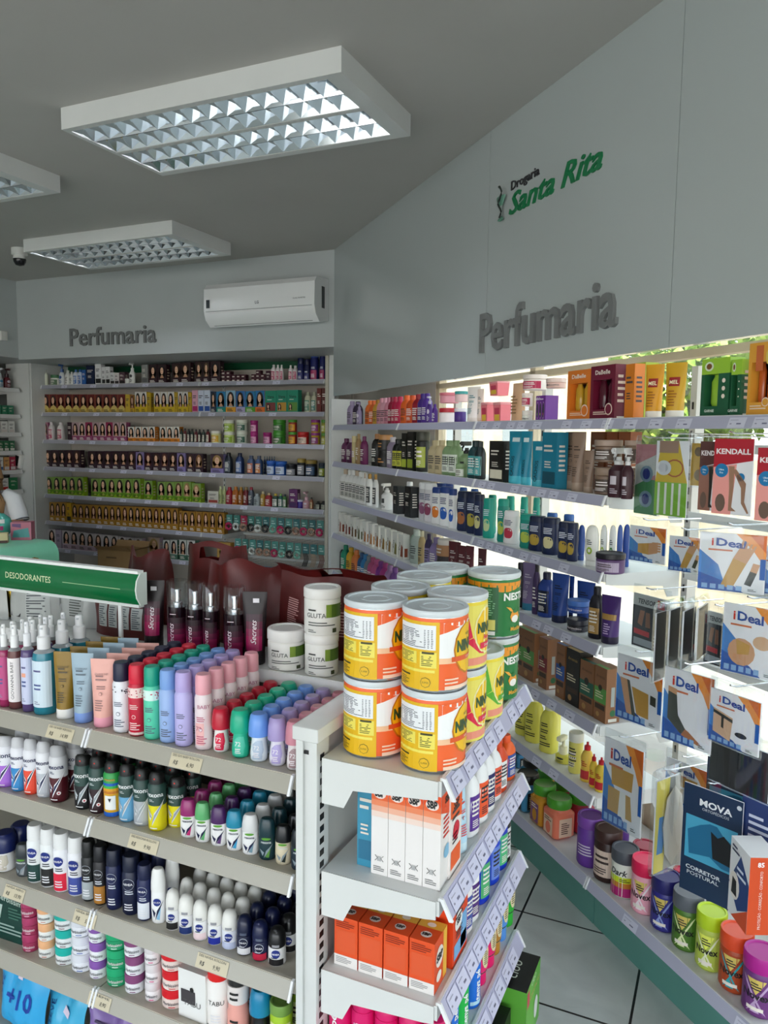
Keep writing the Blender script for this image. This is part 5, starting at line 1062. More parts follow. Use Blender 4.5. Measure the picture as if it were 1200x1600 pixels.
('jar','yellow-labelled cream tub',-4.162,5.575,1.654,0.091,0.107,'e0dca0 e8e4d8 d0a018'),
('jar','lime cream tub, lower of its stack',-4.025,5.578,1.654,0.095,0.101,'c8d880 e4e4d8 90b028'),
('jar','lime cream tub, upper of its stack',-4.024,5.577,1.755,0.095,0.101,'c8d880 e4e4d8 90b028'),
('jar','pale green cream tub, lower of its stack',-3.891,5.579,1.654,0.098,0.105,'c8d0c0 d8dccc 285844'),
('jar','pale green cream tub, upper of its stack',-3.89,5.579,1.759,0.098,0.1,'c8d0c0 d8dccc 285844'),
('jar','magenta cream tub, lower of its stack',-3.758,5.564,1.654,0.068,0.097,'a82878 a82878 e0a0c0'),
('jar','magenta cream tub, upper of its stack',-3.758,5.564,1.751,0.068,0.102,'a82878 a82878 e0a0c0'),
('jar','magenta cream tub standing alone',-3.626,5.568,1.654,0.075,0.099,'a02070 a02070 e0a0c0'),
('jar','bright green cream tub, lower of its stack',-3.518,5.585,1.654,0.11,0.104,'3c8c28 3c8c28 205818'),
('jar','bright green cream tub, upper of its stack',-3.517,5.585,1.758,0.11,0.103,'3c8c28 3c8c28 205818'),
('jar','red and green cream tub, lower of its stack',-3.377,5.567,1.654,0.074,0.105,'a0302c 4c9c30 e0a020'),
('jar','red and green cream tub, upper of its stack',-3.377,5.567,1.759,0.074,0.102,'a0302c 4c9c30 e0a020'),
('jar','red cream tub',-3.281,5.579,1.654,0.098,0.106,'b82020 b82020 e8d0c0'),
('jar','amber and purple cream tub, lower of its stack',-3.158,5.569,1.654,0.078,0.1,'b89820 903080 903080'),
('jar','amber and purple cream tub, upper of its stack',-3.158,5.569,1.754,0.078,0.107,'b89820 903080 903080'),
('jar','lime and amber cream tub, lower of its stack',-3.071,5.554,1.654,0.048,0.098,'8c8c20 4c8c28 b0b040'),
('jar','lime and amber cream tub, upper of its stack',-3.071,5.554,1.752,0.048,0.109,'8c8c20 4c8c28 b0b040'),
('hair','plum hair colour box',-6.16,5.53,1.39,0.095,0.164,'2c1420 301828 281410'),
('hair','plum hair colour box',-6.061,5.53,1.39,0.094,0.166,'2c1420 301828 2c1814'),
('hair','plum hair colour box',-5.963,5.53,1.39,0.093,0.168,'2c1420 301828 141010'),
('hair','plum hair colour box',-5.866,5.53,1.39,0.092,0.17,'2c1420 301828 3c1418'),
('hair','plum hair colour box',-5.771,5.53,1.39,0.091,0.172,'2c1420 301828 402418'),
('hair','plum hair colour box',-5.579,5.53,1.39,0.095,0.166,'2c1420 301828 281410'),
('hair','plum hair colour box',-5.479,5.53,1.39,0.094,0.168,'2c1420 301828 2c1814'),
('hair','plum hair colour box',-5.381,5.53,1.39,0.093,0.17,'2c1420 301828 3a2014'),
('hair','plum hair colour box',-5.283,5.53,1.39,0.092,0.172,'2c1420 301828 281410'),
('hair','plum hair colour box',-5.187,5.53,1.39,0.091,0.174,'2c1420 301828 2c1814'),
('hair','plum hair colour box',-5.092,5.53,1.39,0.09,0.176,'2c1420 301828 3a2014'),
('hair','lilac-banded hair colour box',-4.993,5.53,1.39,0.095,0.169,'80709c 8478b0 241814'),
('hair','plum hair colour box',-4.894,5.53,1.39,0.092,0.167,'2c1420 301828 4a1418'),
('hair','plum hair colour box',-4.799,5.53,1.39,0.091,0.169,'2c1420 301828 3c2014'),
('hair','plum hair colour box',-4.705,5.53,1.39,0.09,0.171,'2c1420 301828 5a2c20'),
('hair','plum hair colour box',-4.612,5.53,1.39,0.089,0.173,'2c1420 301828 382010'),
('hair','lilac-banded hair colour box',-4.516,5.53,1.39,0.093,0.17,'80709c 8478b0 2c1c14'),
('hair','plum hair colour box',-4.413,5.53,1.39,0.089,0.168,'2c1420 301828 3c2014'),
('hair','plum hair colour box',-4.321,5.53,1.39,0.088,0.167,'2c1420 301828 8a6038'),
('hair','lilac-banded wide hair colour box',-4.124,5.53,1.39,0.137,0.169,'382430 8478b0 9a7a48'),
('oval','large near-black shampoo bottle',-4.025,5.566,1.39,0.072,0.184,'1c2430 14181c 58606c'),
('oval','large blue shampoo bottle',-3.908,5.566,1.39,0.072,0.183,'142c5c 14203c 7088b8'),
('oval','clear bottle with orange label',-3.79,5.566,1.39,0.072,0.163,'485878 404c64 c86830'),
('oval','second clear bottle with orange label',-3.709,5.563,1.39,0.066,0.162,'385078 404c64 c87830'),
('jar','low blue wax jar',-3.59,5.571,1.39,0.082,0.123,'2050a0 2860b8 c8d4e8'),
('jar','second low blue wax jar',-3.498,5.58,1.39,0.1,0.121,'2050a0 2860b8 c8d4e8'),
('jar','black cream jar',-3.392,5.58,1.39,0.1,0.102,'14141c 14141c 8c8c94'),
('jar','black cream jar with gold rim',-3.29,5.568,1.39,0.076,0.149,'14141c a08840 8c8c94'),
('jar','wide black cream jar with gold lid',-3.203,5.58,1.39,0.099,0.138,'10141c 907838 405878'),
('jar','navy and lime cream jar',-3.089,5.56,1.39,0.061,0.117,'14303c 142434 8a9430'),
('oval','slim blue bottle at the rear',-3.729,5.679,1.39,0.018,0.155,'1c3c70 60707c'),
('oval','slim blue bottle at the rear',-3.704,5.679,1.39,0.018,0.156,'1c3c70 60707c'),
('oval','slim blue bottle at the rear',-3.68,5.679,1.39,0.018,0.156,'1c3c70 60707c'),
('oval','slim blue bottle at the rear',-3.655,5.679,1.39,0.018,0.157,'1c3c70 60707c'),
('oval','slim blue bottle at the rear',-3.631,5.679,1.39,0.018,0.157,'1c3c70 60707c'),
('hair','lime hair colour box',-6.15,5.53,1.122,0.1,0.168,'7a9848 8cb020 1c1210'),
('hair','lime hair colour box',-6.047,5.53,1.122,0.099,0.172,'7a9848 8cb020 1c1210'),
('hair','lime hair colour box',-5.944,5.53,1.122,0.097,0.175,'7a9848 8cb020 1c1210'),
('hair','lime hair colour box',-5.843,5.53,1.122,0.096,0.178,'7a9848 8cb020 1c1210'),
('hair','lime hair colour box',-5.743,5.53,1.122,0.095,0.182,'7a9848 8cb020 1c1210'),
('hair','lime hair colour box',-5.548,5.53,1.122,0.099,0.173,'7a9848 8cb020 281810'),
('hair','lime hair colour box',-5.444,5.53,1.122,0.098,0.177,'7a9848 8cb020 1c1210'),
('hair','lime hair colour box',-5.341,5.53,1.122,0.097,0.18,'7a9848 8cb020 281810'),
('hair','lime hair colour box',-5.24,5.53,1.122,0.096,0.184,'7a9848 8cb020 1c1210'),
('hair','lime hair colour box',-5.14,5.53,1.122,0.095,0.187,'7a9848 8cb020 281810'),
('hair','lime hair colour box',-5.04,5.53,1.122,0.094,0.191,'7a9848 8cb020 1c1210'),
('hair','lime hair colour box',-4.9,5.53,1.122,0.098,0.176,'7a9848 8cb020 140e0c'),
('hair','lime hair colour box',-4.746,5.53,1.122,0.094,0.172,'7a9848 8cb020 1c1210'),
('hair','lime hair colour box',-4.649,5.53,1.122,0.093,0.175,'7a9848 8cb020 301410'),
('hair','lime hair colour box',-4.552,5.53,1.122,0.092,0.179,'7a9848 8cb020 5a3820'),
('hair','lime hair colour box',-4.457,5.53,1.122,0.091,0.182,'7a9848 8cb020 a08050'),
('hair','lime hair colour box',-4.353,5.53,1.122,0.099,0.173,'7a9848 8cb020 9a8050'),
('box','small white and red carton',-4.172,5.53,1.122,0.113,0.11,'c8c4b8 984038'),
('oval','pale green serum bottle',-4.101,5.547,1.122,0.034,0.156,'a8b078 c8d0a0'),
('oval','second pale green serum bottle',-4.064,5.55,1.122,0.036,0.157,'a8b078 c8d0a0'),
('oval','crimson oil bottle',-4.017,5.563,1.122,0.061,0.151,'981c30 a02034'),
('oval','amber oil bottle',-3.949,5.56,1.122,0.06,0.157,'b06018 c07828'),
('oval','golden oil bottle',-3.889,5.554,1.122,0.047,0.157,'905010 c09030'),
('oval','dark red oil bottle',-3.838,5.555,1.122,0.05,0.159,'701820 a08050'),
('oval','grey and red oil bottle',-3.785,5.556,1.122,0.053,0.161,'444c58 902030'),
('oval','silvery oil bottle',-3.727,5.562,1.122,0.063,0.105,'98a0a4 a8b0b4'),
('oval','amber serum bottle',-3.664,5.553,1.122,0.044,0.127,'a88430 c8b890'),
('oval','ruby serum bottle',-3.61,5.564,1.122,0.066,0.116,'981c28 b8a078'),
('oval','green serum bottle',-3.54,5.558,1.122,0.057,0.113,'284838 b89c30 e0e0d8'),
('oval','teal serum bottle',-3.485,5.551,1.122,0.042,0.116,'206058 80a850 e0e0d8'),
('oval','lime serum bottle',-3.442,5.547,1.122,0.035,0.112,'407838 1c2c48 e0e0d8'),
('box','violet carton',-3.351,5.53,1.122,0.079,0.16,'5c1c5c 402058'),
('jar','small violet jar',-3.296,5.553,1.122,0.047,0.073,'403090 d0d0e0'),
('pump','pink pump bottle',-3.241,5.562,1.122,0.064,0.144,'c09098 d0a8b0'),
('oval','amber dropper bottle',-3.182,5.545,1.122,0.029,0.098,'8c5030 241c18 d8b890'),
('oval','small dark bottle with cream label',-3.123,5.554,1.122,0.048,0.069,'1c1a18 181818 a8a898'),
('oval','small black bottle with white label',-3.073,5.552,1.122,0.044,0.071,'1c1a18 181818 a8a898'),
('hair','golden hair colour box',-6.118,5.53,0.857,0.074,0.184,'b08030 a87820 241410'),
('hair','golden hair colour box',-6.043,5.53,0.857,0.073,0.188,'b08030 a87820 241410'),
('hair','golden hair colour box',-5.968,5.53,0.857,0.072,0.191,'b08030 a87820 241410'),
('box','yellow and black carton',-5.897,5.53,0.857,0.061,0.187,'d0a010 201c14'),
('hair','golden hair colour box',-5.82,5.53,0.857,0.079,0.18,'a87828 a87820 241410'),
('hair','golden hair colour box',-5.739,5.53,0.857,0.078,0.181,'a87828 a87820 3a2014'),
('hair','golden hair colour box',-5.658,5.53,0.857,0.077,0.182,'a87828 a87820 2c1810'),
('hair','golden hair colour box',-5.577,5.53,0.857,0.077,0.184,'a87828 a87820 4a1810'),
('hair','golden hair colour box',-5.498,5.53,0.857,0.076,0.185,'a87828 a87820 1c1210'),
('hair','golden hair colour box',-5.419,5.53,0.857,0.075,0.187,'a87828 a87820 241410'),
('hair','golden hair colour box',-5.341,5.53,0.857,0.075,0.188,'a87828 a87820 3a2014'),
('hair','golden hair colour box',-5.263,5.53,0.857,0.074,0.19,'a87828 a87820 2c1810'),
('hair','golden hair colour box',-5.186,5.53,0.857,0.073,0.191,'a87828 a87820 4a1810'),
('hair','golden hair colour box',-5.11,5.53,0.857,0.073,0.192,'a87828 a87820 1c1210'),
('hair','golden hair colour box',-5.034,5.53,0.857,0.072,0.194,'a87828 a87820 241410'),
('hair','golden hair colour box',-4.96,5.53,0.857,0.072,0.195,'a87828 a87820 3a2014'),
('hair','golden hair colour box',-4.885,5.53,0.857,0.071,0.196,'a87828 a87820 2c1810'),
('hair','golden hair colour box',-4.812,5.53,0.857,0.07,0.198,'a87828 a87820 4a1810'),
('hair','golden hair colour box',-4.739,5.53,0.857,0.07,0.199,'a87828 a87820 1c1210'),
('hair','golden hair colour box',-4.666,5.53,0.857,0.069,0.2,'a87828 a87820 241410'),
('hair','golden hair colour box',-4.595,5.53,0.857,0.069,0.202,'a87828 a87820 3a2014'),
('hair','golden hair colour box',-4.531,5.53,0.857,0.034,0.182,'a87828 a87820 6a4020'),
('hair','golden hair colour box',-4.475,5.53,0.857,0.07,0.182,'a87828 a87820 3a2014'),
('hair','golden hair colour box',-4.402,5.53,0.857,0.07,0.183,'a87828 a87820 4a3018'),
('hair','golden hair colour box',-4.327,5.53,0.857,0.069,0.185,'a87828 a87820 8a5a28'),
('hair','golden hair colour box',-4.253,5.53,0.857,0.069,0.186,'a87828 a87820 6a4020'),
('hair','golden hair colour box',-4.178,5.53,0.857,0.068,0.187,'a87828 a87820 3a2014'),
('hair','golden hair colour box',-4.095,5.53,0.857,0.08,0.189,'a87828 a87820 4a3018'),
('hair','pale pink hair colour box',-6.135,5.53,0.59,0.102,0.183,'c8c0c0 b8a0b0 241410'),
('box','lilac grey carton side',-6.043,5.53,0.59,0.073,0.177,'9c90a0 9c90a0'),
('hair','pale pink hair colour box',-5.943,5.53,0.59,0.102,0.182,'c8c0c0 b8a0b0 181010'),
('hair','pale pink hair colour box',-5.837,5.53,0.59,0.101,0.18,'c8c0c0 b8a0b0 1c1210'),
('hair','pale pink hair colour box',-5.732,5.53,0.59,0.1,0.178,'c8c0c0 b8a0b0 281410'),
('hair','pale pink hair colour box',-5.629,5.53,0.59,0.099,0.176,'c8c0c0 b8a0b0 2c1810'),
('hair','pale pink hair colour box',-5.526,5.53,0.59,0.098,0.174,'c8c0c0 b8a0b0 4a2c18'),
('hair','pale pink hair colour box',-5.425,5.53,0.59,0.097,0.172,'c8c0c0 b8a0b0 181010'),
('hair','pale pink hair colour box',-5.325,5.53,0.59,0.096,0.17,'c8c0c0 b8a0b0 1c1210'),
('hair','pale pink hair colour box',-5.226,5.53,0.59,0.094,0.168,'c8c0c0 b8a0b0 281410'),
('hair','pale pink hair colour box',-5.128,5.53,0.59,0.093,0.166,'c8c0c0 b8a0b0 2c1810'),
('hair','pale pink hair colour box',-5.031,5.53,0.59,0.092,0.164,'c8c0c0 b8a0b0 4a2c18'),
('hair','blond pale pink hair colour box',-4.849,5.53,0.59,0.136,0.185,'b8a090 b8a0b0 a88850'),
('hair','white and green hair colour box',-4.701,5.53,0.59,0.078,0.172,'d8d8d4 507c68 181010'),
('hair','white and green hair colour box',-4.616,5.53,0.59,0.077,0.178,'d8d8d4 507c68 181010'),
('hair','white and green hair colour box',-4.512,5.53,0.59,0.081,0.185,'d8d8d4 507c68 181010'),
('hair','white and green hair colour box',-4.419,5.53,0.59,0.09,0.187,'d8d8d4 507c68 181010'),
('hair','wide golden hair colour box',-4.061,5.53,0.59,0.144,0.193,'b89048 a87820 b09058'),
]
# ------------------------------------------------------------ surfaces of the room
R45 = -PI / 4
def N(n, l, t, **k):
    x = n.new(t)
    for a, v in k.items(): setattr(x, a, v)
    return x
def floor_build(n, l, b):
    tc = n.new('ShaderNodeTexCoord'); sp = n.new('ShaderNodeSeparateXYZ'); l.new(tc.outputs['Object'], sp.inputs[0]); outs = []
    for ax, o in ((0, -0.6265), (1, 2.6577)):
        a = N(n, l, 'ShaderNodeMath', operation='SUBTRACT'); l.new(sp.outputs[ax], a.inputs[0]); a.inputs[1].default_value = o - .004
        m = N(n, l, 'ShaderNodeMath', operation='DIVIDE'); l.new(a.outputs[0], m.inputs[0]); m.inputs[1].default_value = .4293
        f = N(n, l, 'ShaderNodeMath', operation='FRACT'); l.new(m.outputs[0], f.inputs[0])
        c = N(n, l, 'ShaderNodeMath', operation='LESS_THAN'); l.new(f.outputs[0], c.inputs[0]); c.inputs[1].default_value = .018; outs.append(c)
    mx = N(n, l, 'ShaderNodeMath', operation='MAXIMUM'); l.new(outs[0].outputs[0], mx.inputs[0]); l.new(outs[1].outputs[0], mx.inputs[1])
    no = n.new('ShaderNodeTexNoise'); no.inputs['Scale'].default_value = 3.5; no.inputs['Detail'].default_value = 5; no.inputs['Distortion'].default_value = 1.2; l.new(tc.outputs['Object'], no.inputs['Vector'])
    cr = n.new('ShaderNodeValToRGB'); cr.color_ramp.elements[0].color = (.50, .54, .52, 1); cr.color_ramp.elements[1].color = (.64, .68, .65, 1); cr.color_ramp.elements[0].position = .35; cr.color_ramp.elements[1].position = .65; l.new(no.outputs[0], cr.inputs[0])
    mc = n.new('ShaderNodeMixRGB'); l.new(mx.outputs[0], mc.inputs[0]); l.new(cr.outputs[0], mc.inputs[1]); mc.inputs[2].default_value = (.012, .012, .012, 1); l.new(mc.outputs[0], b.inputs['Base Color'])
    b.inputs['Roughness'].default_value = .28
node_mat('floor_tiles', floor_build)
def noisy(name, c0, c1, scale, rough, bump=0.0):
    def f(n, l, b):
        tc = n.new('ShaderNodeTexCoord'); no = n.new('ShaderNodeTexNoise'); no.inputs['Scale'].default_value = scale; no.inputs['Detail'].default_value = 6; l.new(tc.outputs['Object'], no.inputs['Vector'])
        cr = n.new('ShaderNodeValToRGB'); cr.color_ramp.elements[0].color = (*lin(c0), 1); cr.color_ramp.elements[1].color = (*lin(c1), 1); cr.color_ramp.elements[0].position = .35; cr.color_ramp.elements[1].position = .65
        l.new(no.outputs[0], cr.inputs[0]); l.new(cr.outputs[0], b.inputs['Base Color']); b.inputs['Roughness'].default_value = rough
        if bump: bu = n.new('ShaderNodeBump'); bu.inputs['Strength'].default_value = bump; l.new(no.outputs[0], bu.inputs['Height']); l.new(bu.outputs[0], b.inputs['Normal'])
    return node_mat(name, f)
noisy('ceiling_paint', 'bab7b2', 'b6b3ae', 2, .8); noisy('gloss_panel', 'b0b7b6', 'aeb5b4', 1.5, .13); noisy('matt_wall', 'b6bcbc', 'b2b8b8', 2, .45)
noisy('back_panel', 'c4bcb2', 'bcb4aa', 4, .6); noisy('white_metal', 'dcdedc', 'd8dad8', 6, .35); noisy('beige_metal', 'c2bcae', 'bdb7a8', 6, .35)
noisy('teal_panel', '5c948a', '588e84', 5, .25); noisy('mint_laminate', '8fe0bc', '8bdcb8', 4, .3); noisy('pavement', 'a4a29c', '94928c', 3, .9, .2); noisy('cream_render', 'd8c8ac', 'ccba9c', 5, .9, .2)
noisy('leaf_green', 'b8cc64', '7c9c40', 9, .7); noisy('bark', '6a5038', '4a3626', 12, .9); noisy('cardboard', 'a08058', '98784f', 8, .8)
noisy('red_film', '5a0e0e', '4a0a0a', 6, .45, .15); noisy('silver_film', 'b8bab8', 'a8aaa8', 6, .25, .1)
def glass_build(n, l, b):
    tr = n.new('ShaderNodeBsdfTransparent'); gl = n.new('ShaderNodeBsdfGlossy'); gl.inputs['Roughness'].default_value = .02; fa = n.new('ShaderNodeLayerWeight'); fa.inputs[0].default_value = .25; fr = n.new('ShaderNodeMapRange'); fr.inputs[3].default_value = .03; fr.inputs[4].default_value = .5; l.new(fa.outputs['Facing'], fr.inputs[0])
    mx = n.new('ShaderNodeMixShader'); tr.inputs[0].default_value = (.94, .97, .96, 1); l.new(fr.outputs[0], mx.inputs[0]); l.new(tr.outputs[0], mx.inputs[1]); l.new(gl.outputs[0], mx.inputs[2]); l.new(mx.outputs[0], n['Material Output'].inputs[0])
node_mat('window_glass', glass_build)

CZ = 3.053
def slab(pts, z0, z1, spec):
    m = MB(); n = len(pts); m.loft([[(x, y, z) for x, y in pts] for z in (z0, z1)], [spec], spec, spec); return m
struct('floor', slab([(-7.2, -5.0), (7.9, -5.0), (-3.0, 5.9), (-7.2, 5.9)], -.12, 0, 'floor_tiles'))
struct('ceiling', slab([(-7.2, -5.0), (7.9, -5.0), (-3.0, 5.9), (-7.2, 5.9)], CZ, CZ + .15, 'ceiling_paint'))
m = MB(); m.box(-7.2, -2.9, 5.88, 6.0, 0, CZ, 'back_panel'); struct('wall_back', m)
m = MB(); m.box(-5.85, -2.668, 4.97, 5.88, 2.372, CZ, 'matt_wall'); struct('wall_back_bulkhead', m)
m = MB(); m.box(-7.05, -6.93, -5.0, 5.88, 0, CZ, 'matt_wall'); struct('wall_left', m)
m = MB(); m.box(-6.93, -5.85, -5.0, 5.88, 2.385, CZ, 'matt_wall'); struct('wall_left_bulkhead', m)
m = MB(); m.box(-7.05, -5.8, -5.12, -5.0, 0, CZ, 'matt_wall'); m.box(-5.8, 7.9, -5.12, -5.0, 2.85, CZ, 'matt_wall'); struct('wall_front', m)
# right-hand diagonal wall in its own frame: s along the wall, t backwards, origin at the corner of the shelf fronts
RW = bpy.data.objects.new('wall_right', None); COL.objects.link(RW); RW.location = (-2.66, 4.96, 0); RW.rotation_euler = (0, 0, R45); RW['kind'] = 'structure'
def rwo(name, mb): return obj(name, mb, RW)
m = MB(); m.box(-.02, 2.306, 0, .03, 2.02, CZ, 'gloss_panel'); m.box(2.309, 3.479, 0, .03, 2.02, CZ, 'gloss_panel'); m.box(3.482, 6.6, 0, .03, 2.02, CZ, 'gloss_panel'); m.box(6.6, 14.3, 0, .03, 0, CZ, 'gloss_panel'); rwo('valance_panel', m)
m = MB(); m.box(-1.0, .8, .44, .5, 0, 3.05, 'back_panel'); m.box(.8, 6.6, .44, .5, 0, .3, 'cream_render'); m.box(.8, 6.6, .44, .5, 2.75, CZ, 'matt_wall'); m.box(6.6, 14.3, .44, .5, 0, CZ, 'matt_wall'); rwo('outer_wall', m)
win = bpy.data.objects.new('window_1', None); COL.objects.link(win); win.location = RW.location; win.rotation_euler = (0, 0, R45); win['kind'] = 'structure'
m = MB()
for z in (.3, 2.045, 2.70): m.box(.8, 6.6, .445, .495, z, z + (.06 if z != 2.045 else .03), 'cream_render')
for s in (.8, 1.95, 3.62, 5.1, 6.55): m.box(s, s + .05, .445, .495, .3, 2.75, 'cream_render')
obj('window_frame', m, win)
for a, bb in ((.85, 1.95), (2.0, 3.62), (3.67, 5.1), (5.15, 6.55)):
    m = MB(); m.box(a, bb, .466, .472, .36, 2.70, 'window_glass'); obj('pane', m, win)
# lettering on the walls
def sign(text, loc, rz, hh, wdt, dep, spec, look, where, shear=0, bold=.0, skew=0, name='wall_letters', extra=None):
    vs, fs, W = glyphs(text, shear, bold); m = MB(); i = m.mi(spec); kx = wdt / W
    ed = {}
    for f in fs:
        for a, c in zip(f, f[1:] + f[:1]): ed[(a, c)] = 1
    nv = len(vs); m.v = [(a*kx, -dep, c*hh + skew*a*kx) for a, c in vs] + [(a*kx, 0, c*hh + skew*a*kx) for a, c in vs]
    for f in fs: m.f.append(tuple(f)); m.m.append(i)
    for (a, c) in ed:
        if (c, a) not in ed: m.f.append((a, a + nv, c + nv, c)); m.m.append(i)
    if extra: extra(m)
    o = obj(name, m, None, loc, rz); return setp(o, look, 'sign', where)
def onR(s, z, out=0.0): return (-2.66 + (s - out) * .70711, 4.96 - (s + out) * .70711, z)
sign('Perfumaria', onR(2.27, 2.118), R45, .172, .965, .014, '767878', 'large grey raised letters on the glossy diagonal panel', '', bold=.014)
sign('Perfumaria', (-5.22, 4.968, 2.468), 0, .150, .935, .012, '6e7070', 'smaller grey raised letters on the back bulkhead beside the air conditioner', '', bold=.014)
sign('Santa Rita', onR(2.49, 2.655), R45, .085, .625, .006, '0e7444', 'green slanted logo letters high on the diagonal panel', '', shear=.35, bold=.012)
sign('Drogaria', onR(2.50, 2.752), R45, .036, .215, .004, '26262a', 'small black word above the green logo letters', '', bold=.012)
def cup(m):
    m.lathe([(.01, 0, '5c8c78'), (.026, .006, '5c8c78'), (.007, .02, '9aa4a0'), (.006, .055, '9aa4a0'), (.012, .062, '5c8c78'), (.034, .09, '5c8c78'), (.036, .1, '9aa4a0'), (.03, .1, '9aa4a0'), (0, .075, '9aa4a0')], 16, 1, .25)
    m.tube([(.01 + .014*math.sin(k*.9), -.012, .01 + k*.0115) for k in range(12)], [.004]*11 + [.006], '2c3430')
m = MB(); cup(m); setp(obj('cup_and_snake_emblem', m, None, onR(2.435, 2.645, .012), R45), 'green and grey cup with a snake at the logo\'s start', 'emblem')
# ------------------------------------------------------------ ceiling lights
def ceiling_light(x0, y0, look):
    W, D, z0, z1 = 1.285, .61, 2.968, CZ; t = bpy.data.objects.new('ceiling_light', None); COL.objects.link(t); t.location = (x0, y0, z0)
    setp(t, look, 'ceiling light', '', 'louvred fluorescent ceiling fixtures'); f = MB(); w = 'white_metal'; H = z1 - z0
    oy = ((.03, .288), (.312, .57)); ox = (.022, W - .07)
    f.box(0, W, 0, oy[0][0], 0, H, w); f.box(0, W, oy[1][1], D, 0, H, w); f.box(ox[0], ox[1], oy[0][1], oy[1][0], 0, H - .004, w); f.box(0, ox[0], oy[0][0], oy[1][1], 0, H, w); f.box(ox[1], W, oy[0][0], oy[1][1], 0, H, w); f.box(ox[0], ox[1], oy[0][0], oy[1][1], H - .004, H, w)
    obj('housing', f, t)
    for a, bb in oy:
        g = MB(); c = (a + bb) / 2; M1 = 'dfe4e8n'
        for y, s in ((a, 1), (bb, -1), (c, 1), (c, -1)):
            e = .003 * s if y != c else .002 * s
            g.face([(ox[0], y + e, .002), (ox[1], y + e, .002), (ox[1], y + (.022 * s if y != c else .018 * s), .058), (ox[0], y + (.022 * s if y != c else .018 * s), .058)], M1)
        g.face([(ox[0], a, .0605), (ox[1], a, .0605), (ox[1], bb, .0605), (ox[0], bb, .0685)], 'd8dce0m')
        n = 14; st = (ox[1] - ox[0]) / n
        for i in range(n + 1):
            x = ox[0] + i * st
            for y0_, y1_ in ((a + .003, c - .002), (c + .002, bb - .003)):
                ym = (y0_ + y1_) / 2
                for s in (-1, 1):      # curved cross blades, thin at the bottom
                    g.face([(x, y0_, .003), (x, ym, .010), (x + s*.022, ym, .057), (x + s*.022, y0_, .057)], M1); g.face([(x, ym, .010), (x, y1_, .003), (x + s*.022, y1_, .057), (x + s*.022, ym, .057)], M1)
        obj('louvre', g, t)
        for y in (c - .062, c + .062):
            u = MB(); u.tube([(ox[0] + .03, y, .0615), (ox[1] - .03, y, .0615)], .006, 'eef4ffe', 8); obj('fluorescent_tube', u, t)
    return t
ceiling_light(-2.565, 2.425, 'large louvred light above the deodorant gondola, nearest one'); ceiling_light(-4.53, 3.92, 'louvred light on the ceiling near the air conditioner'); ceiling_light(-4.52, 2.43, 'louvred light cut by the frame edge, over the counter aisle')
ceiling_light(-2.44, -.4, 'louvred light behind the photographer'); ceiling_light(-4.42, -.4, 'louvred light behind the photographer by the left wall')  # unseen fixtures added behind the camera for their light
ceiling_light(-.2, -1.2, 'louvred light over the middle of the shop, behind the photographer'); ceiling_light(-2.44, -3.2, 'louvred light near the shop entrance')  # two more unseen fixtures, likewise added to brighten the shop
# security camera
t = bpy.data.objects.new('security_camera', None); COL.objects.link(t); t.location = (-4.78, 4.10, CZ); setp(t, 'small white dome camera with dark eye on the ceiling', 'camera')
m = MB(); m.lathe([(.03, -.055, 'e0e0dc'), (.055, -.045, 'e0e0dc'), (.055, 0, 'e0e0dc')], 20); obj('housing', m, t); m = MB(); m.lathe([(0, -.125, '101214g'), (.028, -.118, '101214g'), (.042, -.095, '101214g'), (.045, -.075, 'd8d8d4'), (.04, -.05, 'd8d8d4')], 20); obj('lens_ball', m, t)
m = MB(); m.cbox(-.02, .03, -.035, .035, -.04, .04, 'dcdcd8', .008); setp(obj('motion_sensor', m, None, (-5.84, 4.80, 2.56)), 'small white motion sensor on the left bulkhead', 'sensor')
# ------------------------------------------------------------ air conditioner
t = bpy.data.objects.new('air_conditioner', None); COL.objects.link(t); t.location = (-3.66, 4.968, 2.535); setp(t, 'white split air conditioner on the back bulkhead', 'air conditioner')
W = .945; m = MB(); n = 10
pf = [(0, .02), (-.13, .0), (-.185, .05), (-.205, .11), (-.2, .27), (-.17, .305), (0, .315)]
m.loft([[(x, y, z) for y, z in pf] for x in (0, W)][::-1], ['e6e8e8s'], 'dcdedes', 'dcdedes')
m.box(.02, W - .02, -.207, -.204, .104, .107, '808484'); obj('casing', m, t)
m = MB(); m.face([(.05, -.205, .1), (.05, -.14, .012), (W - .05, -.14, .012), (W - .05, -.205, .1)], 'f0f0f0s'); m.box(.05, W - .05, -.142, -.136, .008, .014, '6c7070'); obj('air_flap', m, t)
m = MB(); S = SP(-.2075); m.text(S, 'LG', W*.5, .14, .02, '60646a', .001, bold=.03); m.text(S, 'DUAL INVERTER', W - .12, .155, .01, '606468', .001); m.box(.025, .055, -.2085, -.206, .13, .19, '2c3438'); m.box(W, W + .002, -.1, -.06, .1, .25, '3a3e40'); obj('badges', m, t)

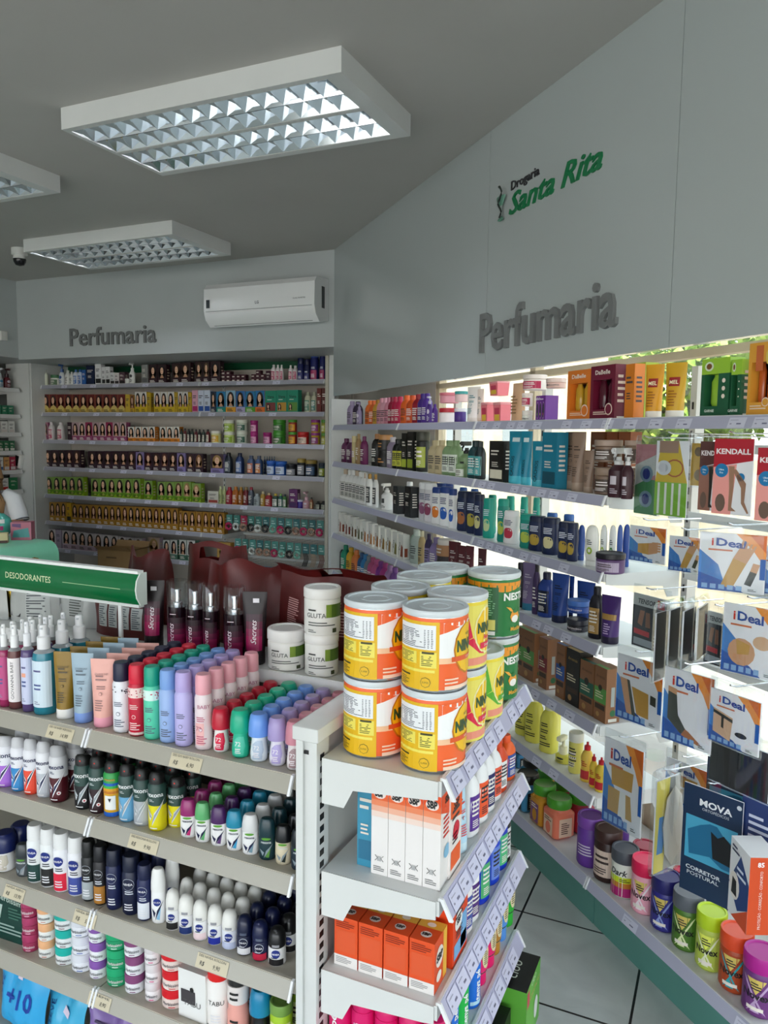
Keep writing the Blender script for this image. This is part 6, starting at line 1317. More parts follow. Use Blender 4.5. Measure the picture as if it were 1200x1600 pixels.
# ------------------------------------------------------------ shelving
def shelf(name, L, dep, rail, look, where, loc, rz, metal='white_metal', railc='b4b4c8s', rh=.031, ends=(1, 1), tags=(), tagc='d4d4e4', joint=(), thick=.022, slope=.008, big=False, tagtxt=None, clear=False):
    """deck from x 0..L, front edge at y 0, running back to dep; top at z 0"""
    t = bpy.data.objects.new(name, None); COL.objects.link(t); t.location = loc; t.rotation_euler = (0, 0, rz); setp(t, look, 'shelf', where)
    m = MB(); cuts = [0] + list(joint) + [L]
    for a, c in zip(cuts, cuts[1:]):
        m.box(a + .0015, c - .0015, .0, dep, -thick, 0, metal); m.box(a + .0015, c - .0015, .0, .012, -rh*.9, -thick, metal)
    obj('deck', m, t)
    for a, c in zip(cuts, cuts[1:]):
        r = MB(); a += .004; c -= .004
        r.loft([[(x, -.004, .004), (x, -.010 - slope, -rh), (x, -.006 - slope, -rh), (x, 0.0, .004)] for x in (c, a)], [railc], railc, railc)
        r.box(a, c, -.003, .004, 0, .006, metal); obj('price_rail', r, t)
        for x, s in ((a, 1), (c, -1)):
            e = MB(); x2 = x + s*.004; x1_ = x - s*.0015; e.loft([[(xx, y, z) for y, z in ((.001, .007), (-.007, .006), (-.014 - slope, -rh - .001), (-.006 - slope, -rh - .002))] for xx in (max(x1_, x2), min(x1_, x2))], ['eceef0'], 'eceef0', 'eceef0'); obj('rail_end_cap', e, t)
    if ends[0] or ends[1]:
        for q, x in ((ends[0], 0), (ends[1], L)):
            if q:
                e = MB(); s = 1 if x == 0 else -1; x0 = x - .0025 if x == 0 else x; 
                pts = [(.006, 0), (dep, 0), (dep, -.095), (dep - .05, -.095), (dep - .07, -.055), (.03, -.04), (.006, -.036)]
                e.loft([[(xx, y, z) for y, z in pts] for xx in (x0, x0 + .0025)], [metal], metal, metal); obj('side_bracket', e, t)
    for k, tg in enumerate(tags):
        x, w = tg[:2]; g = MB(); f = lambda u, z, e=0: (u, -.0045 - (slope + .006) * (.004 - z) / (rh + .004) - e, z)
        g.poly(f, [(x, -rh*.93), (x + w, -rh*.93), (x + w, -.001), (x, -.001)], tagc, .0012)
        if len(tg) > 2: g.text(f, 'R$', x + w*.12, -rh*.72, rh*.27, '30302c', .002, align=1, shear=.2); g.text(f, tg[2], x + w*.55, -rh*.72, rh*.27, '30302c', .002, align=1, shear=.2); g.text(f, tg[3], x + w*.06, -rh*.22, rh*.15, '50504c', .002, align=1, w=w*.85)
        else: g.lines(f, x + w*.12, x + w*.28, -rh*.66, -rh*.46, 1, '8888a0', .002); g.lines(f, x + w*.5, x + w*.9, -rh*.68, -rh*.42, 1, '70708c', .002); g.lines(f, x + w*.1, x + w*.8, -rh*.3, -rh*.18, 1, 'a8a8bc', .002)
        obj('price_label', g, t)
    return t
# back wall unit
BZ = [2.18, 1.918, 1.654, 1.39, 1.122, .857, .59]
names = ['top', 'second', 'third', 'fourth', 'fifth', 'sixth', 'lowest']
for z, nm in zip(BZ, names):
    L = 3.14 if z > 1 else 2.13
    rr = random.Random(z); tg = [(.25 + i*.33 + rr.uniform(0, .1), .07) for i in range(int(L/.33) - 1)]
    shelf('wall_shelf', L, .33, 1, f'white metal {nm} shelf of the back wall unit', '', (-6.172, 5.5, z), 0, railc='a8a8b4s', joint=(1.9,) if L > 3 else (1.9,), tags=tg, ends=(0, 0 if L > 3 else 1))
t = bpy.data.objects.new('back_wall_unit', None); COL.objects.link(t); t.location = (-6.172, 5.5, 0); setp(t, 'tall white shelving unit frame along the back wall', 'shelving')
m = MB(); m.box(0, 3.2, .345, .36, .0, 2.31, 'back_panel'); obj('back_panel', m, t)
m = MB(); m.box(-.1, 3.25, .33, .36, 2.31, 2.62, '0c5234'); obj('green_header', m, t)
m = MB(); m.box(-.02, 0.0, -.12, .34, 0, 2.40, 'white_metal'); obj('side_panel', m, t)
m = MB(); m.box(3.145, 3.175, -.01, .05, 0, 2.44, 'beige_metal'); m.box(3.185, 3.235, -.02, .05, 0, 2.44, 'white_metal'); obj('end_post', m, t)
m = MB(); m.box(0, 3.14, 0, .34, .0, .16, 'white_metal'); obj('plinth', m, t)
for x in (1.9,):
    m = MB(); m.box(x - .012, x + .012, .335, .345, .16, 2.4, 'd8d8d4')
    for k in range(44): m.box(x - .003, x + .003, .332, .335, .2 + k*.05, .225 + k*.05, '181818')
    obj('slotted_upright', m, t)
m = MB(); m.box(-6.50, -6.195, 5.37, 5.62, 0, 2.39, 'white_metal'); struct('wall_pilaster', m)
m = MB(); m.cbox(-.045, .045, -.04, 0, -.07, .07, 'e8e8e4', .008); m.box(-.035, .012, -.042, -.04, -.05, .05, '18181a'); o = obj('thermometer_unit', m, None, (-6.34, 5.37, 1.45)); o.rotation_euler = (0, .25, 0); setp(o, 'small tilted black and white device on the pilaster', 'device')
# left wall shelves
LZ = [2.14, 1.89, 1.72, 1.545, 1.36, 1.17, .98]
for k, z in enumerate(LZ):
    shelf('wall_shelf', 2.6, .45, 1, f'white {ORD[k]} shelf from the top on the left wall', '', (-6.30, 2.74, z), PI/2, railc='e4e4e4', ends=(1, 1), joint=(1.3,))
m = MB(); m.box(-6.85, -6.78, 2.6, 5.4, 0, 2.4, 'back_panel'); setp(obj('wall_unit_back', m), 'grey back board behind the left wall shelves', 'shelving')
# diagonal wall unit
RZ = [1.807, 1.545, 1.28, 1.023, .74, .475]
def R3(s, t, z): return (-2.66 + s*.70711 + t*.70711, 4.96 - s*.70711 + t*.70711, z)
jn = (1.288, 2.245, 3.215)
for k, z in enumerate(RZ):
    top = k == 0; L = 4.75 if top else 3.215
    rr = random.Random(k); tg = []
    s = 2.3
    while s < (3.1 if not top else 4.4): tg.append((s, .06)); s += rr.choice((.085, .12, .2))
    shelf('wall_shelf', L, .32, 1, f'white {names[k] if k < 5 else "sixth"} shelf under the diagonal panel', '', R3(0, 0, z), R45, joint=jn if top else jn[:2], tags=tg, ends=(0, 1))
shelf('base_shelf', 5.2, .44, 1, 'long white base shelf of the diagonal unit on teal kickboard', '', R3(0, -.01, .178), R45, joint=(1.288, 2.245, 3.215, 4.2), tags=[(2.55, .06), (3.42, .07), (3.9, .07)], ends=(0, 0))
t = bpy.data.objects.new('diagonal_wall_unit', None); COL.objects.link(t); t.location = R3(0, 0, 0); t.rotation_euler = (0, 0, R45); setp(t, 'white shelving frame along the diagonal wall with teal kickboard', 'shelving')
for a, c in ((0, 2.243), (2.247, 3.213), (3.217, 5.2)):
    m = MB(); m.box(a, c, .015, .03, 0, .145, 'teal_panel'); obj('kickboard', m, t)
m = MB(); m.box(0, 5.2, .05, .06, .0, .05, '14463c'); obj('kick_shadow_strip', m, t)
m = MB(); m.box(-.03, -.005, -.02, .34, 0, 2.0, 'white_metal'); obj('side_panel', m, t)
for s in jn + (4.2, 5.2):
    m = MB(); m.box(s - .015, s + .015, .345, .385, .15, 2.0, 'd4d0c8')
    for k in range(34): m.box(s - .003, s + .003, .342, .345, .2 + k*.05, .225 + k*.05, '202020')
    obj('slotted_upright', m, t)
for z in (1.70, 1.46, 1.25, .96, .68):
    m = MB(); m.box(3.23, 5.2, .33, .345, z, z + .03, 'white_metal'); obj('hook_bar', m, t)

# gondola
t = bpy.data.objects.new('deodorant_gondola', None); COL.objects.link(t); t.location = (-.73, 1.295, 0); setp(t, 'white double-sided gondola frame with slotted posts beside the milk tins', 'gondola')
for y in (0, .60):
    m = MB(); w = 'white_metal'; m.box(-.048, -.032, y, y + .05, 0, 1.14, w); m.box(-.018, 0, y, y + .05, 0, 1.14, w); m.box(-.033, -.017, y + .008, y + .05, 0, 1.14, w)
    k0 = 1.105
    for k in range(42): m.box(-.0005, .0008, y + .014, y + .030, k0 - k*.0255 - .013, k0 - k*.0255, '161616')
    m.box(-.034, -.016, y + .004, y + .0085, 1.105, 1.112, '161616'); obj('slotted_post', m, t)
m = MB(); m.cbox(-.054, .006, -.006, .66, 1.135, 1.165, 'white_metal', .003); obj('top_beam', m, t)
m = MB(); m.box(-.02, -.012, .05, .60, .0, 1.135, 'd0d0ccs'); obj('end_panel', m, t)
m = MB(); m.box(-2.6, -.05, .30, .312, .155, 1.12, '74746f'); obj('centre_panel', m, t)
m = MB(); m.box(-2.6, -.05, .05, .60, .0, .14, 'beige_metal'); obj('plinth', m, t)
AZ = [1.042, .823, .588, .386, .165]
tags = [[(1.19, .085, '14,90', 'DES 150 BABY AEROSOL'), (1.565, .085, '6,90', 'DES GIO BABY ROLLON'), (.78, .07, '19,90', 'COLONIA BABY')], [(.83, .07, '12,90', 'DES REXONA'), (1.44, .085, '9,90', 'DES REXONA ROLLON')], [(.6, .07, '15,90', 'NIVEA'), (1.02, .07, '13,90', 'NIVEA AERO'), (1.26, .07, '5,90', 'NIVEA SPRAY'), (1.63, .085, '9,90', 'DES NIVEA ROLLON')], [(1.3, .07, '8,90', 'CREME')], []]
gn = ['top', 'second', 'third', 'fourth', 'base']
for z, nm, tg in zip(AZ, gn, tags):
    shelf('gondola_shelf', 2.0, .27, 1, f'beige-railed {nm} shelf of the deodorant gondola', '', (-2.79, 1.315, z), 0, metal='beige_metal', railc='a8a498s', rh=.030, joint=(1.435,), tags=[(a + .12, *r) for a, *r in tg], tagc='cfc4a8', ends=(1, 1) if z > .2 else (0, 0), slope=.01)
shelf('gondola_shelf', 2.0, .33, 1, 'white upper rear shelf carrying mist bottles and jars', '', (-2.79, 1.60, 1.15), 0, ends=(0, 0), railc='d8d8d8', rh=.022, joint=(1.0,))
EZ = [1.10, .86, .645, .42]
for k, z in enumerate(EZ):
    tg = []; x = .03; rr = random.Random(k)
    while x < .54: tg.append((x, .05)); x += rr.choice((.075, .07, .11) if k == 0 else (.056, .062, .06))
    shelf('gondola_end_shelf', .62, .255, 1, f'white {ORD[k]} shelf from the top on the gondola end', '', (-.47, 1.31, z), PI/2, tags=tg, railc='b6b6d2s', tagc='d2d2ea', rh=.034, slope=.014)
shelf('gondola_end_shelf', .62, .27, 1, 'white base shelf of the gondola end', '', (-.46, 1.31, .165), PI/2, rh=.03, ends=(0, 0))
m = MB(); m.box(-.728, -.47, 1.36, 1.92, 0, .132, 'white_metal'); setp(obj('end_plinth', m), 'white plinth under the gondola end shelves', 'plinth')
# sign holder
t = bpy.data.objects.new('aisle_sign', None); COL.objects.link(t); t.location = (-2.9, 1.585, 1.285); setp(t, 'long green aisle sign with white rim on the gondola top', 'sign')
L = 1.47; m = MB(); pr = [(-.012, 0), (-.026, .022), (-.03, .045), (-.026, .068), (-.012, .088)]
m.loft([[(x, y, z) for y, z in pr + [(0, .088), (0, 0)]] for x in (L, 0)], ['0a6a3ag'], '0a6a3ag', '0a6a3ag'); obj('green_board', m, t)
m = MB(); m.box(0, L, -.018, .004, .086, .094, 'f0f2f0'); m.box(0, L, -.016, .004, -.006, .002, 'd8dcda'); m.loft([[(x, y, z) for y, z in pr + [(.012, .088), (.012, 0)]] for x in (L + .004, L)], ['dce8e0'], 'dce8e0', 'dce8e0'); obj('white_rim', m, t)
S = lambda x, z, e=0: (x, -.03 - e + abs(z - .045)**2 * 6, z)
m = MB(); m.text(S, 'DESODORANTES', .985, .037, .018, 'c8dcb0', .001, align=1, bold=.01, w=.18); m.poly(S, [(1.21, .043), (1.42, .043), (1.42, .0445), (1.21, .0445)], 'a8d8a0', .0012); obj('sign_lettering', m, t)
m = MB()
for x in (.6, 1.385): m.box(x, x + .012, -.004, .002, -.12, 0, 'e8eaea')
m.box(.585, .625, -.014, .02, -.134, -.12, 'e8eaea'); m.box(1.37, 1.41, -.014, .02, -.134, -.12, 'e8eaea'); obj('stand_legs', m, t)
# ------------------------------------------------------------ products from measured rows: kind, look, x, y, z, width, height, colours
BOXY = ('box', 'hair', 'pouch', 'winbox', 'winbox3', 'carton', 'card')
def fill(rows, rz, wheref, groupf, turn=0):
    for k, look, x, y, z, w, h, opt in rows:
        place(k, w, h, opt, (x, y, z + .0005), rz + (0 if k in BOXY or k in ('square', 'tub', 'jar', 'jarx', 'jarc') else turn) + (turn * 1.2 if k in ('jarx', 'jarc', 'jar') else 0), look, wheref(z), groupf(z))
def near(z, zs): return min(range(len(zs)), key=lambda i: abs(zs[i] - z) if z > zs[i] - .01 else 9)
def upper(z, zs):
    for i, q in enumerate(zs):
        if z > q - .01: return i
    return len(zs) - 1
rn = ['top', 'second', 'third', 'fourth', 'fifth', 'sixth', 'base']
fill(RIGHT_ITEMS, R45, lambda z: 'diagonal wall ' + rn[upper(z, RZ + [.178])] + ' shelf', lambda z: 'toiletries on the diagonal wall ' + rn[upper(z, RZ + [.178])] + ' shelf', .42)
bn = ['top', 'second', 'third', 'fourth', 'fifth', 'sixth', 'lowest']
fill(BACK_ITEMS, 0, lambda z: 'back wall ' + bn[upper(z, BZ)] + ' shelf', lambda z: 'products on the back wall ' + bn[upper(z, BZ)] + ' shelf')
fill(END_ITEMS, PI/2, lambda z: 'gondola end ' + ('second', 'third', 'fourth')[upper(z, [.86, .645, .42])] + ' shelf', lambda z: 'products on the gondola end shelves', -.25)
fill(REAR_ITEMS, 0, lambda z: '', lambda z: 'bottles and jars on the upper rear shelf', .42)
# gondola rows, each front item followed by copies behind it
BACKW = ['', 'second row back', 'third row back', 'fourth row back', 'fifth row back']
for rows, nm, depth in ((A1, 'top', {'spray': (3, .058), 'tube': (4, .052), 'spraycan': (5, .047), 'rollon': (5, .05)}), (A2, 'second', {'aerosol': (3, .055), 'rollon2': (4, .05)}), (A3, 'third', {'rollon': (2, .05), 'rollon2': (2, .05), 'spraycan': (3, .05), 'dome': (4, .05)})):
    for ri, (k, look, x, y, z, w, h, opt) in enumerate(rows):
        n, st = depth[k]
        gap = min([abs(x - q[2]) for qi, q in enumerate(rows) if qi != ri and abs(q[3] - y) < .02] or [.046])
        if k not in ('spray', 'tube'): w = min(max(w, .9 * gap), .97 * gap)
        if 'second yellow' in look: n = 2
        for j in range(n):
            place(k, w, h, opt, (x, y + j*st, z + .0005), .38, look + (', ' + BACKW[j] if j else ', front row'), 'gondola ' + nm + ' shelf' if j == 0 or True else '', 'deodorants on the gondola ' + nm + ' shelf')
for i, (k, look, x, y, z, w, h, opt) in enumerate(A4):
    for j in range(3 if i < 9 else 1):
        place(k, w, h, opt, (x + (.002 if j % 2 else 0), y, z + .0005 + j*(h + .0008)), 0 if k == 'box' else .38, look + (', ' + ('bottom', 'middle', 'top')[j] + ' of its stack' if i < 9 else ''), 'gondola fourth shelf', 'products on the gondola fourth shelf')
        if i >= 9: place(k, w, h, opt, (x, y + .075, z + .0005), 0, look + ', second row back', 'gondola fourth shelf', 'products on the gondola fourth shelf')
# tins
O_, F_, G_, L_ = 'f46830 f4f4f4 e8b810 N', 'f4dc30 f0e468 e01848 F', '187838 187838 f0f0f0 G', 'f4dc30 f0e468 58b030 F'
tw, th_ = .129, .1585
def tin(opt, x, y, lv, look, rz): place('tin', tw, th_, opt, (x, y, 1.1005 + lv*(th_ + .001)), rz, look, '', 'milk powder tins on the gondola end')
r0 = .47
tin(O_, -.520, 1.395, 0, 'orange and yellow milk tin, bottom front, nearest the rail', r0); tin(O_, -.520, 1.395, 1, 'orange and yellow milk tin stacked on the one nearest the rail', r0)
tin(O_, -.654, 1.405, 0, 'orange and yellow milk tin, bottom front, by the post', r0); tin(O_, -.654, 1.405, 1, 'orange and yellow milk tin on top, by the post', r0)
tin(F_, -.526, 1.545, 0, 'yellow milk tin with red swoosh, bottom of its stack', .42); tin(F_, -.526, 1.545, 1, 'yellow milk tin with red swoosh, top of its stack', .42)
tin(L_, -.527, 1.690, 0, 'yellow and lime milk tin standing alone', .48); tin(G_, -.528, 1.828, 0, 'green cereal tin with bee, bottom', .56); tin(G_, -.528, 1.828, 1, 'green cereal tin with bee, top', .56)
tin(F_, -.659, 1.545, 0, 'yellow milk tin hidden low in the inner row', .4); tin(F_, -.659, 1.545, 1, 'yellow milk tin, second from the post on top', .4)
tin(L_, -.660, 1.690, 0, 'pale milk tin hidden low in the inner row', .4); tin(L_, -.660, 1.690, 1, 'pale lidded milk tin, third from the post on top', .4)
tin(G_, -.661, 1.826, 0, 'green cereal tin hidden low at the rear', .5); tin(G_, -.661, 1.826, 1, 'green cereal tin on top at the rear inner corner', .5)
# repellent cartons
for i in range(4):
    place('sbp', .0365, .198, 'ece8e6', (-.6125 + i*.0375, 1.345, .8605), 0, 'tall orange and white insect repellent carton', 'gondola end second shelf', 'repellent cartons')
    place('sbp', .0535, .108, 'e4501c x', (-.708 + i*.0565 + .026, 1.335, .6455), 0, 'red-orange repellent carton', 'gondola end third shelf', 'repellent cartons')
place('box', .04, .19, '3a90b0 2a7090', (-.65, 1.36, .8605), 0, 'blue-green carton hidden by the white repellent cartons', '')
for i in range(4): place('box', .05, .16, '9c8484 9c8484', (-.70 + i*.056, 1.44, .6455), 0, 'greyish carton in shade behind the orange ones', 'gondola end third shelf', 'shaded cartons')  # white cartons; the greyish base colour carries their shade
for i in range(5): place('talc', .052, .165, 'e0106c e0106c x', (-.705 + i*.054, 1.36, .4205), 0, 'hot pink foot powder can facing the aisle', 'gondola end fourth shelf', 'pink powder cans')
for i in range(4): place('talc', .052, .165, 'e0106c e0106c x', (-.705 + i*.054, 1.42, .4205), 0, 'hot pink foot powder can, second row', 'gondola end fourth shelf', 'pink powder cans')
place('box', .05, .18, '181818 181818', (-.478, 1.40, .4205), PI/2, 'black carton beside the pink powder cans', '')
# hair dye cartons low on the gondola end
def cicatri(x, y, z, rz, c0, c1, txt, look):
    b = MB(); w, d, h = .15, .105, .168; b.box(-w/2, w/2, 0, d, 0, h, c0, top='121412'); b.text(ST(h), 'cloo', 0, d*.35, .03, txt, .0008, shear=.1); S = SP(0); b.poly(S, [(-w/2, 0), (w*.1, 0), (w*.1, h), (-w/2, h)], c1, .0005) if c1 else None
    b.text(S, 'HIDRATAÇÃO', .01, .12, .012, 'd8b070', .001, vert=False); b.text(S, 'cloo', 0, .15, .02, txt, .001); b.disc(S, .03, .06, .02, .03, 'e4e4e0', .001); b.poly(S, [(-w*.45, h*.7), (-w*.3, h*.7), (-w*.3, h*.95), (-w*.45, h*.95)], 'd84858', .001)
    setp(obj('hair_kit_carton', b, None, (x, y, z), rz), look, 'box', '', 'hair kit cartons')
cicatri(-.425, 1.52, .166, PI/2, '141412', None, 'c8b070', 'black hair kit carton with gold script, nearest'); cicatri(-.435, 1.68, .166, PI/2, '14140f', None, 'c8b070', 'black hair kit carton with gold script, middle'); cicatri(-.40, 1.845, .206, PI/2, '5ca838', '6cb840', 'd8e0d0', 'green and black hair kit carton at the far corner')
cicatri(-.435, 1.37, .166, PI/2, '8c1c58', None, 'd0a0b0', 'magenta hair kit carton near the post')
# bags of wipes on the gondola base shelf and green pack
def bag(name, w, h, d, spec, look, cat, loc, rz, tilt=0, hole=None, art=None, fold=0.0, seed=1, group=None, wav=.006):
    m = MB(); rr = random.Random(seed); nx, nz = 14, 16; ph = [rr.uniform(0, 6) for _ in range(4)]
    def P(i, k, s):
        u = i / nx * 2 - 1; f = k / nz; th2 = d/2 * max(0, (1 - abs(u)**3)) * max(0, min(1, (1 - f)*1.7)) ** .7 * (1 if f > .08 else .8)
        wv = wav * math.sin(u*4 + ph[0] + f*3) * (f**2) * 2 + wav * .4 * math.sin(u*9 + ph[1])
        x = w/2 * u * (1 - .05*math.sin(f*3 + ph[2])**2); z = h*f - wav * 1.2 * math.sin(u*5 + ph[3]) * f
        y = wv + s * th2
        if fold and f > .8: y -= fold * (f - .8) / .2; z -= abs(fold) * .5 * ((f - .8) / .2) ** 2
        return (x, y, z)
    g = {}
    for s in (-1, 1):
        for k in range(nz + 1):
            for i in range(nx + 1): g[(s, i, k)] = len(m.v); m.v.append(P(i, k, s))
        for k in range(nz):
            for i in range(nx):
                if hole and abs((i + .5)/nx*2 - 1 - hole[0]) < hole[1] and abs((k + .5)/nz - hole[2]) < hole[3]: continue
                q = (g[(s, i, k)], g[(s, i+1, k)], g[(s, i+1, k+1)], g[(s, i, k+1)]); m.f.append(q if s < 0 else q[::-1]); m.m.append(m.mi(spec))
    for k in range(nz):
        for i in (0, nx): m.f.append((g[(-1, i, k)], g[(1, i, k)], g[(1, i, k+1)], g[(-1, i, k+1)])); m.m.append(m.mi(spec))
    for i in range(nx): m.f.append((g[(-1, i, 0)], g[(-1, i+1, 0)], g[(1, i+1, 0)], g[(1, i, 0)])); m.m.append(m.mi(spec)); m.f.append((g[(-1, i, nz)], g[(-1, i+1, nz)], g[(1, i+1, nz)], g[(1, i, nz)])); m.m.append(m.mi(spec))
    def S(x, z, e=0):
        i = (x/(w/2) + 1)/2*nx; k = z/h*nz; p = P(i, k, -1); return (p[0], p[1] - e - .0006, p[2])
    if art: art(m, S)
    o = obj(name, m, None, loc, rz); o.rotation_euler = (tilt, 0, rz); return setp(o, look, cat, '', group)
def art_lines(col, x0, x1, z0, z1, n, bgc=None):
    def f(m, S):
        if bgc:
            for k in range(6):
                a = x0 + (x1 - x0)*k/6; c = x0 + (x1 - x0)*(k+1)/6
                for j in range(6):
                    e = z0 + (z1 - z0)*j/6; g = z0 + (z1 - z0)*(j+1)/6; m.face([S(a, e, .0005), S(c, e, .0005), S(c, g, .0005), S(a, g, .0005)], bgc)
        m.lines(S, x0 + .004, x1 - .004, z0 + .004, z1 - .004, n, col, .0015, n)
    return f
def many(*fs):
    def f(m, S):
        for q in fs: q(m, S)
    return f
bag('supplement_bag', .33, .27, .09, 'red_film', 'big red handled bag behind the stacked white jars', 'bag', (-.965, 1.80, 1.151), .05, hole=(.05, .2, .86, .05), fold=.05, seed=3, art=many(art_lines('d0a0a0', -.13, -.075, .06, .16, 16), art_lines('d0a0a0', -.06, .0, .06, .16, 12), art_lines('c8a0a0', .02, .1, .06, .16, 12)))
bag('supplement_bag', .26, .262, .07, 'red_film', 'tall red bag with an open handle slot behind the mist bottles', 'bag', (-1.42, 1.90, 1.151), -.1, hole=(-.1, .3, .88, .045), seed=5)
bag('supplement_bag', .25, .232, .07, 'red_film', 'crumpled red bag behind the third and fourth mist bottles', 'bag', (-1.25, 1.80, 1.151), .1, seed=9, wav=.012)
bag('supplement_bag', .22, .218, .07, 'red_film', 'crumpled red bag directly behind the sign end', 'bag', (-1.67, 1.88, 1.151), -.1, seed=11, wav=.012)
def spc(m, S):
    m.text(S, 'SPC', -.05, .125, .022, 'b08080', .0015, bold=.02); art_lines('c89898', -.03, .07, .12, .15, 3)(m, S)
    for i in range(4): art_lines('505860', -.085 + i*.044, -.048 + i*.044, .03, .095, 9, 'b8bcba')(m, S)
    m.disc(S, .07, .14, .007, .007, 'b08080', .0015)
bag('supplement_bag', .24, .175, .06, 'red_film', 'red bag with four nutrition tables under the sign', 'bag', (-1.60, 1.70, 1.151), 0, seed=13, art=spc, wav=.003)
bag('supplement_bag', .16, .17, .05, 'silver_film', 'grey bag with narrow printed column beside the red one', 'bag', (-1.81, 1.73, 1.151), 0, seed=15, art=art_lines('50544f', -.02, .04, .03, .15, 14), wav=.003)
def graybag(m, S):
    m.poly(S, [(-.075, .02), (-.03, .02), (-.01, .16), (-.06, .16)], '1c1c1c', .001); art_lines('40444a', -.005, .075, .02, .14, 14, 'b4b8b6')(m, S)
bag('supplement_bag', .19, .18, .06, 'silver_film', 'grey bag with black panel and nutrition table', 'bag', (-1.97, 1.70, 1.151), .12, seed=17, art=graybag, wav=.003)
bag('supplement_bag', .12, .18, .05, 'a88c30m', 'gold foil bag between two grey ones', 'bag', (-2.07, 1.74, 1.151), .3, seed=18, wav=.01)
bag('supplement_bag', .2, .18, .06, 'silver_film', 'grey bag with drawings at the frame edge', 'bag', (-2.17, 1.69, 1.151), -.05, seed=19, art=many(art_lines('303030', -.07, .08, .02, .09, 8), art_lines('404040', -.06, .07, .11, .16, 3)), wav=.003)
def ten(m, S): m.text(S, '+10', .01, .05, .05, '1040a0', .0015, bold=.02, shear=.1); m.text(S, 'LEVE', -.07, .08, .02, '103c90', .0015, vert=True); m.poly(S, [(-.01, .125), (.02, .125), (.02, .14), (-.01, .14)], 'e8d8e8', .002)
bag('wet_wipes_pack', .19, .165, .05, '34a8e0s', 'bright blue wipes pack with large number ten', 'pack', (-1.665, 1.35, .166), -.1, tilt=-.12, seed=21, art=ten)
bag('wet_wipes_pack', .15, .12, .05, '44b0d8s', 'light blue wipes pack leaning beside the first', 'pack', (-1.52, 1.36, .166), -.15, tilt=-.2, seed=22, art=lambda m, S: (m.text(S, 'LEVE', -.04, .06, .02, '1c2c70', .0015, vert=True), m.poly(S, [(.0, .07), (.03, .07), (.03, .085), (.0, .085)], 'e8d8e8', .002)))
bag('wet_wipes_pack', .15, .12, .05, '8468a8s', 'violet wipes pack with dark flowers', 'pack', (-1.36, 1.35, .166), 0, tilt=-.2, seed=23, art=art_lines('34244c', -.05, .05, .02, .1, 6))
bag('wet_wipes_pack', .15, .115, .05, '1c2c64s', 'navy wipes pack beside the violet one', 'pack', (-1.205, 1.35, .166), 0, tilt=-.2, seed=24)
for i in range(2): bag('wet_wipes_pack', .15, .12, .05, ('24406c', '2c7ca0', '8468a8')[i] + 's', ('dark blue', 'teal blue', 'violet') [i] + ' wipes pack low near the gondola post', 'pack', (-1.05 + i*.152, 1.35, .166), 0, tilt=-.2, seed=25 + i)
m = MB(); m.box(-.075, .075, 0, .09, 0, .145, '123c34g'); S = SP(0); m.text(S, 'Herbissimo', .01, .11, .016, 'b8ccc0', .001, bold=.01, skew=-.1); m.poly(S, [(-.05, .06), (-.03, .06), (-.02, .1), (-.045, .1)], 'b0c4bc', .001); m.lines(S, -.04, .05, .02, .05, 3, '90a8a0', .001); m.lines(S, 0, .05, .065, .1, 4, '3c6c5c', .001)
setp(obj('deodorant_gift_carton', m, None, (-1.70, 1.35, .3865), .05), 'dark green carton beside the burgundy jar stack', 'box')

# ------------------------------------------------------------ hanging packs on the diagonal wall
def hangpack(name, x, y, ztop, w, h, ang, look, art, cat='pack', thick=.012, hook=True, film=True, group='hanging packs on the diagonal wall', tab=.03):
    t = bpy.data.objects.new(name, None); COL.objects.link(t); t.location = (x, y, ztop); t.rotation_euler = (0, 0, math.radians(ang)); setp(t, look, cat, '', group)
    c = MB(); c.cbox(-w/2, w/2, -.001, .004, -h, 0, 'f0f0f4', .0004, 1); art(c, SP(-.001), w, h); obj('printed_card', c, t)
    if film:
        b = MB(); n = 10; rings = []
        for f in (0, .04, .3, .7, .95, 1): rings.append([((w/2 + .008) * math.sin(2*PI*j/n), -thick * (.25 if f in (0, 1) else 1) * math.cos(2*PI*j/n) + .004, -h - .006 + (h + tab + .006)*f) for j in range(n)])
        b.loft(rings, ['f0f4f8c'], 'f0f4f8c', 'f0f4f8c'); obj('plastic_sleeve', b, t)
    else:
        b = MB(); b.box(-.02, .02, 0, .002, 0, tab, 'f0f4f8c'); obj('hang_tab', b, t)
    if hook:
        k = MB(); d = .0; k.tube([(0, .22, tab*.75), (0, 0, tab*.75), (0, -.02, tab*.75 + .006)], .0025, 'd8dadcm', 6); ko = obj('display_hook', k, None, (x, y, ztop), R45); setp(ko, 'metal hook holding the ' + look.replace('clear-sleeved support ', ''), 'hook')
